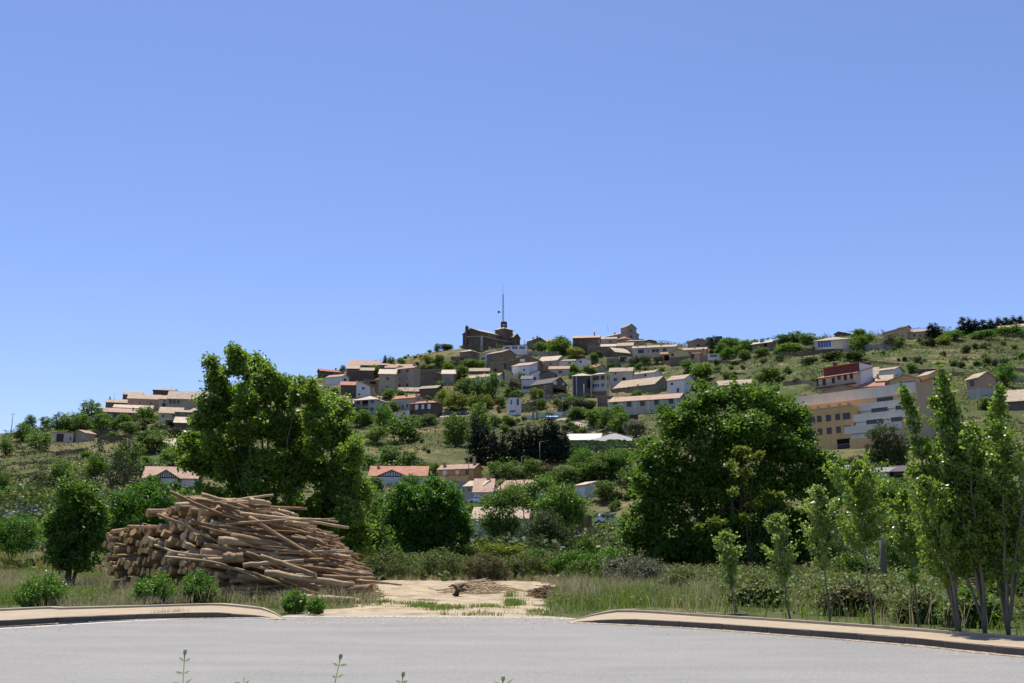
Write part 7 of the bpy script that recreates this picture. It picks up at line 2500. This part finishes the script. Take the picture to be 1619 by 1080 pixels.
sapling(1595, 1010, 610, 0, .33, 'dense poplar cut by the right edge, rightmost of the three', 8, 'lf_glossy', 13500, .084, 0, 'poplar_tree', 6, .034,
        [(0, 620, 40), (20, 660, 100), (-25, 690, 90), (45, 700, 110), (10, 780, 130), (60, 800, 110), (-40, 800, 100)], 'tall poplars at the right edge')

# ---------------------------------------------------------------- weeds rising from the bank in front of the camera
def weed(px, py_top, Y, lean_px, label, seed, leafn=3, bud=True, length=.55):
    rg = random.Random(seed)
    top = P(px, py_top, Y)
    s = Y / FPX
    base = Vector((top.x - lean_px * s, Y, float(terr(top.x, Y)) - .01))
    root = tag(obj('weed', None, None, base), label, 'plant', 'weeds in front of the road')
    t = top - base
    mb = MB()
    mid = t * .5 + Vector((-lean_px * s * .12, 0, 0))
    mb.tube([(0, 0, 0), mid, t], [.0035, .0026, .0016], 6)
    obj('stem', mb.mesh('stem', M['weed'], True), root)
    lf = MB()
    for i in range(leafn):
        f = .97 - i * .045
        p = Vector((0, 0, 0)).lerp(t, f)
        for sgn in (-1, 1):
            L = rg.uniform(.012, .026)
            e = p + Vector((sgn * L, rg.uniform(-.006, .006), L * rg.uniform(.1, .8)))
            m = p.lerp(e, .5)
            lf.add([p, m + Vector((0, .0, .0032)), e, m - Vector((0, 0, .0032))], [(0, 1, 2, 3)])
    obj('leaves', lf.mesh('leaves', M['weed']), root)
    if bud:
        b = MB()
        b.tube([t - Vector((0, 0, .004)), t + Vector((.0005, 0, .001)), t + Vector((.001, 0, .007)), t + Vector((.001, 0, .011))], [.0015, .0045, .004, .001], 8)
        obj('bud', b.mesh('bud', M['weed'], True), root)
weed(292, 1033, 2.4, -2, 'upright pale weed stem with a bud and paired leaves in front of the road', 1, 4)
weed(386, 1070, 2.4, 3, 'tip of a low weed with a fan of small leaves', 2, 3, False)
weed(538, 1040, 2.4, 60, 'weed stem leaning to the right with a round bud', 3, 4)
weed(637, 1068, 2.4, 30, 'faint small weed tip right of the leaning stem', 4, 2)
weed(795, 1075, 2.4, 6, 'barely showing weed tip at the bottom centre', 5, 1)
weed(250, 1092, 2.5, 2, 'short weed just under the picture edge', 6, 2)
# ---------------------------------------------------------------- poles, lamps, wires, flag, vehicles, rubble
def pole(zm, x, yb, yt, label, r=.12, lamp=False, cross=False, Y=None, m='wood', name='utility_pole', cat='pole', group=None):
    zx, zy, zs = ZM[zm]
    px, py, pt = zx + x / zs, zy + yb / zs, zy + yt / zs
    g = G(px, py) if Y is None else P(px, py, Y)
    h = (py - pt) * g.y / FPX
    root = tag(obj(name, None, None, g), label, cat, group)
    mb = MB()
    mb.tube([(0, 0, -1), (0, 0, h)], [r, r * .65], 8)
    obj('post', mb.mesh('post', M[m], True), root)
    if lamp:
        mb = MB()
        mb.tube([(0, 0, h - .1), (.25, -.2, h + .1), (.8, -.5, h + .12)], [.05, .05, .05], 6)
        mb.box((.5, -.75, h + .06), (1.15, -.35, h + .2))
        obj('lamp_head', mb.mesh('lamp_head', M['metal']), root)
    if cross:
        mb = MB()
        mb.box((-.8, -.06, h - .5), (.8, .06, h - .38))
        for q in (-.7, 0, .7):
            mb.tube([(q, 0, h - .38), (q, 0, h - .2)], [.05, .03], 6)
        obj('crossarm', mb.mesh('crossarm', M[m]), root)
    return g, h
pole('A', 80, 548, 398, 'lone thin electric pole on the far left skyline', .16, cross=True, m='concrete')
pole('E', 262, 945, 697, 'tall pale pole in front of the dark glass-fronted building', .16, m='concrete')
pole('E', 57, 1025, 832, 'street lamp on the road wall right of the gateway', .08, True, m='metal', name='street_lamp', cat='street lamp', group='street lamps')
pole('J', 562, 497, 415, 'short street lamp in front of the left cypress belt', .07, True, m='metal', name='street_lamp', cat='street lamp', group='street lamps')
pole('J', 690, 480, 312, 'tall street lamp in front of the middle of the cypress belt', .08, True, m='metal', name='street_lamp', cat='street lamp', group='street lamps')
pole('J', 1077, 405, 345, 'small street lamp beneath the dark clipped hedge', .07, True, m='metal', name='street_lamp', cat='street lamp', group='street lamps')
pole('J', 183, 590, 420, 'dark thin pole in front of the orange house', .1, m='wood')
pole('Q', 325, 230, 60, 'thin dark pole rising behind the metal-roofed shed', .09, m='metal_d')
pole('Q', 360, 1015, 720, 'thick grey timber post behind the middle saplings', .12, Y=34, m='bark_grey')
pole('G', 1215, 648, 480, 'thin dark pole on the skyline slope right of the tallest poplar', .09, m='metal_d')
pole('G', 1185, 985, 880, 'short dark post below the pinkish brown house', .14, m='metal_d')
pole('D', 610, 640, 395, 'thin metal pole between the central garden trees', .08, m='metal')
pole('E', 487, 188, 130, 'tall thin aerial on the arcaded palace roof', .07, m='metal_d', Y=478, name='aerial', cat='aerial')
pole('B', 505, 590, 455, 'pale concrete pole before the dark house near the poplar', .14, m='concrete')
pole('C', 1045, 810, 740, 'short pole on the skyline just right of the church', .16, m='concrete')
pole('A', 815, 312, 275, 'small aerial above the leftmost ridge roofs', .06, m='metal_d', Y=452, name='aerial', cat='aerial')
pole('A', 1222, 250, 222, 'small aerial above the highest roof of the left cluster', .06, m='metal_d', Y=470, name='aerial', cat='aerial')

# flag on its mast
g, h = pole('D', 595, 702, 588, 'slim white flagpole by the row of pollards', .06, m='frame_w', name='flagpole', cat='flagpole')
V_, F_ = [], []
nx_, ny_ = 10, 6
fw, fh = 3.0, 1.9
for j in range(ny_ + 1):
    for i in range(nx_ + 1):
        u, v = i / nx_, j / ny_
        V_.append((-.08 - fw * u * .85, .18 * math.sin(u * 7 + v), -fh * v - .9 * u * u + .1 * math.sin(u * 9)))
for j in range(ny_):
    for i in range(nx_):
        a = j * (nx_ + 1) + i
        F_.append((a, a + 1, a + nx_ + 2, a + nx_ + 1))
mb = MB(); mb.add(V_, F_)
tag(obj('flag', mb.mesh('flag', M['red_cloth'], True), None, g + Vector((0, 0, h * .72))), 'red flag hanging from the slim pole in the village', 'flag')

# pale path up the slope
def path(zm, pts, w, label='path', m=None):
    zx, zy, zs = ZM[zm]
    g = [G(zx + x / zs, zy + y / zs) for x, y in pts]
    L = []
    for i in range(len(g) - 1):
        n = max(1, int((g[i + 1] - g[i]).length / 1.2))
        for k in range(n):
            L.append(g[i].lerp(g[i + 1], k / n))
    L.append(g[-1])
    vs, fs = [], []
    for i, p in enumerate(L):
        a, b = L[max(i - 1, 0)], L[min(i + 1, len(L) - 1)]
        t = (b - a); t.z = 0; t.normalize()
        nrm = Vector((-t.y, t.x, 0))
        for q in (-.5, 0, .5):
            c = p + nrm * w * q
            vs.append((c.x, c.y, float(terr(c.x, c.y)) + .12))
    for i in range(len(L) - 1):
        a, b = i * 3, i * 3 + 3
        fs += [(a, b, b + 1, a + 1), (a + 1, b + 1, b + 2, a + 2)]
    mb = MB(); mb.add(vs, fs)
    tag(obj('path', mb.mesh('path', m or mp_, True)), kind='structure')
path('J', [(880, 152), (920, 168), (980, 190), (1060, 210), (1160, 232), (1240, 250)], 2.6)
path('J', [(1360, 270), (1400, 285), (1470, 292)], 2.4)
path('D', [(-40, 800), (100, 796), (250, 792), (400, 790)], 4)
path('J', [(820, 150), (900, 150), (1010, 158), (1100, 162)], 4)
path('I', [(330, 200), (380, 207), (450, 214)], 3)

# vehicles
def car(px, py, Y, yaw, label, paint, L=4.2, H=1.75, group=None, van=True):
    g = P(px, py, Y)
    g.z = float(terr(g.x, g.y))
    root = tag(obj('parked_car', None, None, g, yaw), label, 'car', group)
    prof = [(-L / 2, .35), (-L / 2, .85), (-L * .33, 1.0), (-L * .20, H * .97), (-L * .05, H), (L * .36, H), (L * .46, 1.05), (L / 2, .95), (L / 2, .35)] if van else \
           [(-L / 2, .35), (-L / 2, .75), (-L * .25, .92), (-L * .10, H * .98), (L * .18, H), (L * .34, .98), (L / 2, .9), (L / 2, .35)]
    n = len(prof)
    W = .84
    mb = MB()
    vs = [(x, -W * (1 if z < 1.05 else .86), z) for x, z in prof] + [(x, W * (1 if z < 1.05 else .86), z) for x, z in prof]
    mb.add(vs, [tuple(range(n - 1, -1, -1)), tuple(range(n, 2 * n))] + [(i, (i + 1) % n, n + (i + 1) % n, n + i) for i in range(n)])
    obj('body', mb.mesh('body', M[paint]), root)
    for sy in (-1, 1):
        for x0_, x1_ in ((-L * .17, -L * .02), (L * .0, L * .17), (L * .19, L * .33)):
            wn_ = MB(); wn_.box((x0_, sy * W * .94 - .03, 1.06), (x1_, sy * W * .94 + .03, H - .2))
            obj('window', wn_.mesh('window', M['glass']), root)
    ws = MB()
    x_a, x_b = (-L * .33, -L * .20) if van else (-L * .25, -L * .10)
    ws.add([(x_a - .03, -W * .8, 1.03), (x_a - .03, W * .8, 1.03), (x_b - .03, W * .75, H * .93), (x_b - .03, -W * .75, H * .93),
            (x_a, -W * .8, 1.0), (x_a, W * .8, 1.0), (x_b, W * .75, H * .9), (x_b, -W * .75, H * .9)],
           [(0, 1, 2, 3), (7, 6, 5, 4), (0, 4, 5, 1), (1, 5, 6, 2), (2, 6, 7, 3), (3, 7, 4, 0)])
    obj('windscreen', ws.mesh('windscreen', M['glass']), root)
    for sx in (-1, 1):
        for sy in (-1, 1):
            w_ = MB(); w_.tube([(sx * L * .31, sy * (W - .2), .32), (sx * L * .31, sy * (W + .02), .32)], [.32, .32], 14)
            wh = obj('wheel', w_.mesh('wheel', M['tyre']), root)
            r2 = MB(); r2.tube([(sx * L * .31, sy * (W + .021), .32), (sx * L * .31, sy * (W + .035), .32)], [.19, .18], 12)
            obj('rim', r2.mesh('rim', M['metal']), wh)
    for sy in (-1, 1):
        hl = MB(); hl.box((-L / 2 - .02, sy * .6 - .16, .68), (-L / 2 + .05, sy * .6 + .16, .82))
        obj('headlight', hl.mesh('headlight', M['glass']), root)
car(957, 857, 192, .15, 'white van parked on the valley road left of the huge dark tree', 'carpaint', 4.6, 1.85)
c0 = G(700 + 215 / 6.746, 540 + 782 / 6.746)
car(700 + 215 / 6.746, 540 + 782 / 6.746, c0.y, .1, 'dark blue car parked beneath the row of pollard trees', 'carblue', 4.2, 1.45, van=False)
c1 = G(700 + 60 / 6.746, 540 + 785 / 6.746)
car(700 + 50 / 6.746, 540 + 785 / 6.746, c1.y, .1, 'dark car half hidden at the left end of the pollards', 'metal_d', 4.2, 1.45, van=False)
c2 = G(570 + 760 / 4.151, 690 + 440 / 4.151)
car(570 + 762 / 4.151, 690 + 436 / 4.151, c2.y, .3, 'white car showing beside the lean-to annex in the valley', 'carpaint', 4.2, 1.5, van=False)

# blue tarpaulin over a boat-like shape before the white wall (zoom D 1105..1230)
g = G(700 + 1165 / 6.746, 540 + 822 / 6.746) + Vector((0, -1.6, 0))
s = g.y / FPX / 6.746
mb = MB()
hw, hh = 62 * s, 40 * s
secs = []
for i in range(9):
    t = i / 8 * 2 - 1
    w = math.sqrt(max(0, 1 - t * t * .85)) * .9
    secs.append((t * hw, w))
vs, fs = [], []
for x, w in secs:
    vs += [(x, -w, hh * .55), (x, -w * .55, .1), (x, w * .55, .1), (x, w, hh * .55), (x, 0, hh * .85)]
for i in range(8):
    a, b = i * 5, i * 5 + 5
    for k in range(5):
        fs.append((a + k, b + k, b + (k + 1) % 5, a + (k + 1) % 5))
fs += [(0, 1, 2, 3, 4), (44, 43, 42, 41, 40)]
mb.add(vs, fs)
tag(obj('covered_boat', mb.mesh('covered_boat', M['blue_cloth'], False), None, Vector((g.x, g.y, float(terr(g.x, g.y)) + .15))), 'small pale blue covered boat in front of the white road wall', 'boat')

# rubble heap on the left slope
mru, nt, out = mat_base('rubble')
oi = nt.nodes.new('ShaderNodeNewGeometry')
principled(nt, out, ramp(nt, oi.outputs['Random Per Island'], [(0, (.05, .05, .065)), (.7, (.16, .16, .18)), (1, (.42, .42, .44))]), .9, .2)
g = G(28, 824)
s = g.y / FPX
mb = MB()
rr = random.Random(8)
for i in range(420):
    u, v = rr.uniform(-1, 1), rr.random()
    x = u * 30 * s
    dz = (14 + 8 * (1 - abs(u))) * s * v
    y = v * 3.0 + rr.uniform(-.4, .4)
    r = rr.uniform(.12, .34)
    c = Vector((x, y, dz))
    pts = []
    for a in (-1, 1):
        for b in (-1, 1):
            for d in (-1, 1):
                pts.append(c + Vector((a * r * rr.uniform(.6, 1.2), b * r * rr.uniform(.6, 1.2), d * r * rr.uniform(.5, 1))))
    mb.add(pts, [(0, 1, 3, 2), (4, 6, 7, 5), (0, 4, 5, 1), (2, 3, 7, 6), (0, 2, 6, 4), (1, 5, 7, 3)])
tag(obj('rubble_heap', mb.mesh('rubble_heap', mru), None, g), 'heap of grey broken stone on the slope at the left edge', 'rubble')
wallrun('X', [(-60, 872), (0, 871), (36, 872)], 14, 'low grey wall behind the tall grass at the left edge', 'concrete', name='grey_wall')

# ---------------------------------------------------------------- bushes dotted over the slopes
zones = [  # polygon in photo pixels, count, size range (m), colours, label, group
 ([(0, 700), (60, 690), (380, 700), (330, 760), (60, 845), (0, 850)], 36, (1.2, 3.2), 'sdg', 'rounded scrub bush dotted on the dry slope at the left', 'scrub bushes on the dry left slope'),
 ([(500, 690), (720, 700), (700, 735), (560, 750)], 10, (1.0, 2.2), 'sg', 'small bush on the meadow bank below the centre left houses', 'small bushes on the meadow bank'),
 ([(1130, 560), (1290, 555), (1290, 610), (1180, 640), (1120, 600)], 26, (1.2, 3.4), 'sdg', 'scrub bush on the slope between the centre houses and the red-topped house', 'scrub bushes right of the centre'),
 ([(1350, 545), (1619, 535), (1700, 560), (1619, 590), (1350, 575)], 36, (1.0, 3.2), 'sdos', 'scrub bush dotted on the open grass slope at the right', 'scrub bushes on the open right slope'),
 ([(640, 560), (735, 560), (740, 600), (640, 600)], 14, (1.0, 2.6), 'sgd', 'small bush on the slope left of the church', 'bushes below the bare crest'),
 ([(1120, 545), (1280, 540), (1290, 556), (1120, 562)], 18, (1.4, 3.6), 'dgs', 'bush growing between the skyline houses right of the centre', 'bushes between the right skyline houses'),
 ([(760, 650), (960, 660), (1000, 690), (860, 690), (760, 690)], 22, (1.6, 3.6), 'gsd', 'green bush on the bank between the road wall and the conifers', 'bushes below the road wall'),
 ([(960, 800), (1000, 760), (1000, 840), (940, 860), (930, 830)], 8, (1.0, 2.6), 'gs', 'bush on the sandy valley slope left of the huge dark tree', 'bushes on the sandy valley slope'),
 ([(1330, 720), (1500, 720), (1619, 740), (1619, 860), (1330, 850)], 20, (1.6, 4.0), 'gsb', 'green bush on the gardens slope behind the poplars', 'bushes behind the poplars'),
 ([(490, 600), (700, 575), (1120, 560), (1120, 650), (960, 660), (700, 650), (500, 690)], 68, (1.6, 4.6), 'dgdb', 'dark green bush squeezed between the village houses', 'bushes between the village houses'),
 ([(150, 660), (330, 650), (340, 700), (130, 700)], 18, (1.6, 3.6), 'dgs', 'dark bush on the terraces below the left village end', 'bushes below the left village end'),
 ([(560, 790), (960, 800), (950, 870), (560, 880)], 24, (2.0, 4.2), 'gdb', 'dark green bush filling the valley floor', 'bushes on the valley floor'),
]
rz = random.Random(99)
for poly, cnt, sz, cols, lab, grp in zones:
    xs, ys = [p[0] for p in poly], [p[1] for p in poly]
    k = 0
    tries = 0
    while k < cnt and tries < 3000:
        tries += 1
        px, py = rz.uniform(min(xs), max(xs)), rz.uniform(min(ys), max(ys))
        if not bool(pin(np.array([px]), np.array([py]), poly)[0]):
            continue
        g = G(px, py)
        if any(abs(g.x - (b[0] - b[2] / 2)) < b[2] / 2 + 2.5 and -3 < g.y - b[1] < b[3] + 4 for b in BUILT):
            continue
        sm = rz.uniform(*sz)
        z_ = 1.0 / (g.y / FPX)
        slope_tree('X', px, py, sm * 1.25 * z_, sm * z_ * rz.uniform(.7, 1.0), 'shrub', rz.choice(cols), lab, 'scrub_bush', 'bush', grp, seed=rz.randrange(3), g=g)
        k += 1

# low scrub cover over the whole slope: nobody could count it
rg = np.random.default_rng(77)
N0 = 70000
px_ = rg.uniform(-500, 2100, N0)
Yr = rg.uniform(62, 520, N0)
X_ = (px_ - 809.5) / FPX * Yr
zz_ = terr(X_, Yr)
keep = (vnoise(X_ / 14, Yr / 9, 90) * .6 + vnoise(X_ / 5, Yr / 4, 91) * .4) > np.where(Yr < 200, .40, np.where(px_ > 1100, .52, .50))
for b in BUILT:
    keep &= ~((np.abs(X_ - (b[0] - b[2] / 2)) < b[2] / 2 + 1) & (Yr > b[1] - 3) & (Yr < b[1] + b[3] + 1))
X_, Yr, zz_ = X_[keep], Yr[keep], zz_[keep]
n = len(X_)
m = 7
sz = rg.uniform(.25, .8, n)
rep = np.repeat(np.arange(n), m)
off = rg.normal(size=(len(rep), 3)) * np.array([.6, .6, .3]) * sz[rep][:, None]
C = np.stack([X_, Yr, zz_], 1)[rep] + off + np.array([0, 0, .25]) * sz[rep][:, None]
V, F = leaves(C, .55 * sz[rep] + .15, rg, .3, .8)
half = len(F) // 2
cut = (np.arange(n) % 5 < 3)[rep]
def sub(mask):
    i = np.nonzero(mask)[0]
    v = V.reshape(-1, 4, 3)[i].reshape(-1, 3)
    return v, np.arange(len(i) * 4).reshape(-1, 4)
v1, f1_ = sub(cut)
tag(obj('scrub_cover', mesh_np('scrub_cover', v1, f1_, [M['lf_scrub']])), 'low dark green scrub cover scattered over the hillside', 'scrub', kind='stuff')
v1, f1_ = sub(~cut)
M['tuft'] = m_leaf('straw_tuft', (.13, .12, .05), (.28, .25, .12), .2, .7, .1, .5)
tag(obj('straw_tufts', mesh_np('straw_tufts', v1, f1_, [M['tuft']])), 'dry straw coloured tufts scattered over the hillside', 'grass', kind='stuff')

# merged thickets: taller masses of scrub that run together on the terraces
rg = np.random.default_rng(78)
N0 = 80000
px_ = rg.uniform(-500, 2100, N0)
Yr = rg.uniform(70, 500, N0) ** 1.0
X_ = (px_ - 809.5) / FPX * Yr
hn = vnoise(X_ / 16, Yr / 8, 95) * .65 + vnoise(X_ / 5, Yr / 3.5, 96) * .35
thr = np.where(px_ > 1340, .56, np.where(px_ < 330, .54, .52))
thr = np.where((px_ > 1090) & (Yr > 365), .48, thr)      # scrubby band below the right skyline
thr = np.where((px_ > 640) & (px_ < 760) & (Yr > 255) & (Yr < 330), .75, thr)      # the open meadow
thr = np.where((px_ > 620) & (px_ < 740) & (Yr > 430), .72, thr)                    # the bare crest
thr = np.where((Yr > 440) & (px_ < 1090), thr + .05, thr)
thr = np.where((px_ > 470) & (px_ < 1140) & (Yr > 335) & (Yr < 480) & ~((px_ > 620) & (px_ < 740) & (Yr > 430)), .45, thr)
thr = np.where((px_ > 120) & (px_ < 340) & (Yr > 330) & (Yr < 420), .48, thr)
keep = hn > thr
for b in BUILT:
    keep &= ~((np.abs(X_ - (b[0] - b[2] / 2)) < b[2] / 2 + 1.5) & (Yr > b[1] - 5) & (Yr < b[1] + b[3] + 1))
X_, Yr, hn, thr = X_[keep], Yr[keep], hn[keep], thr[keep]
n = len(X_)
hh = np.clip((hn - thr) * 16, .35, 2.6) * rg.uniform(.7, 1.1, n)
m = 6
rep = np.repeat(np.arange(n), m)
zz_ = terr(X_, Yr)
up_ = np.where(rg.random(len(rep)) < .6, rg.uniform(.8, 1.05, len(rep)), rg.random(len(rep)))
C = np.stack([X_[rep] + rg.normal(size=len(rep)) * .5, Yr[rep] + rg.normal(size=len(rep)) * .5, zz_[rep] + hh[rep] * up_], 1)
V, F = leaves(C, .5, rg, .3, .8)
grp_ = ((vnoise(X_ / 11, Yr / 11, 97) > .5) & (Yr < 360))[rep]
for msk, mt_, lb_ in ((grp_, 'lf_mid', 'green thickets running together over the slope'), (~grp_, 'lf_scrub', 'dull green thickets running together over the slope')):
    v1, f1_ = sub(msk)
    tag(obj('thicket_cover', mesh_np('thicket_cover', v1, f1_, [M[mt_]])), lb_, 'thicket', kind='stuff')

# gravel and crumbs of earth carried on to the asphalt
rg = np.random.default_rng(5)
n = 2600
pxg = np.concatenate([rg.uniform(430, 910, 1500), rg.uniform(-20, 1640, n - 1500)])
eu = np.array([a for a, b in edge_px]); ev = np.array([b for a, b in edge_px])
pyg = np.interp(pxg, eu, ev) + np.where(np.arange(n) < 1500, np.abs(rg.normal(size=n)) * 7, np.abs(rg.normal(size=n)) * 5 + .5)
u_ = (pxg - 809.5) / FPX
v_ = (540 - pyg) / FPX
k_ = -CAMZ / (SIN + v_ * COS)
cx_, cy_ = u_ * k_, (COS - v_ * SIN) * k_
r_ = rg.uniform(.008, .030, n)
oct_ = np.array([[1, 0, 0], [0, 1, 0], [-1, 0, 0], [0, -1, 0], [0, 0, 1]], float)
V = (np.stack([cx_, cy_, np.full(n, .004)], 1)[:, None, :] + oct_[None] * (r_[:, None] * rg.uniform(.6, 1.3, (n, 5)))[:, :, None]).reshape(-1, 3)
F = (np.arange(n)[:, None, None] * 5 + np.array([[0, 1, 4], [1, 2, 4], [2, 3, 4], [3, 0, 4]])[None]).reshape(-1, 3)
tag(obj('gravel', mesh_np('gravel', V, F, [mgr])), 'loose gravel and crumbs of earth along the edge of the asphalt', 'gravel', kind='stuff')
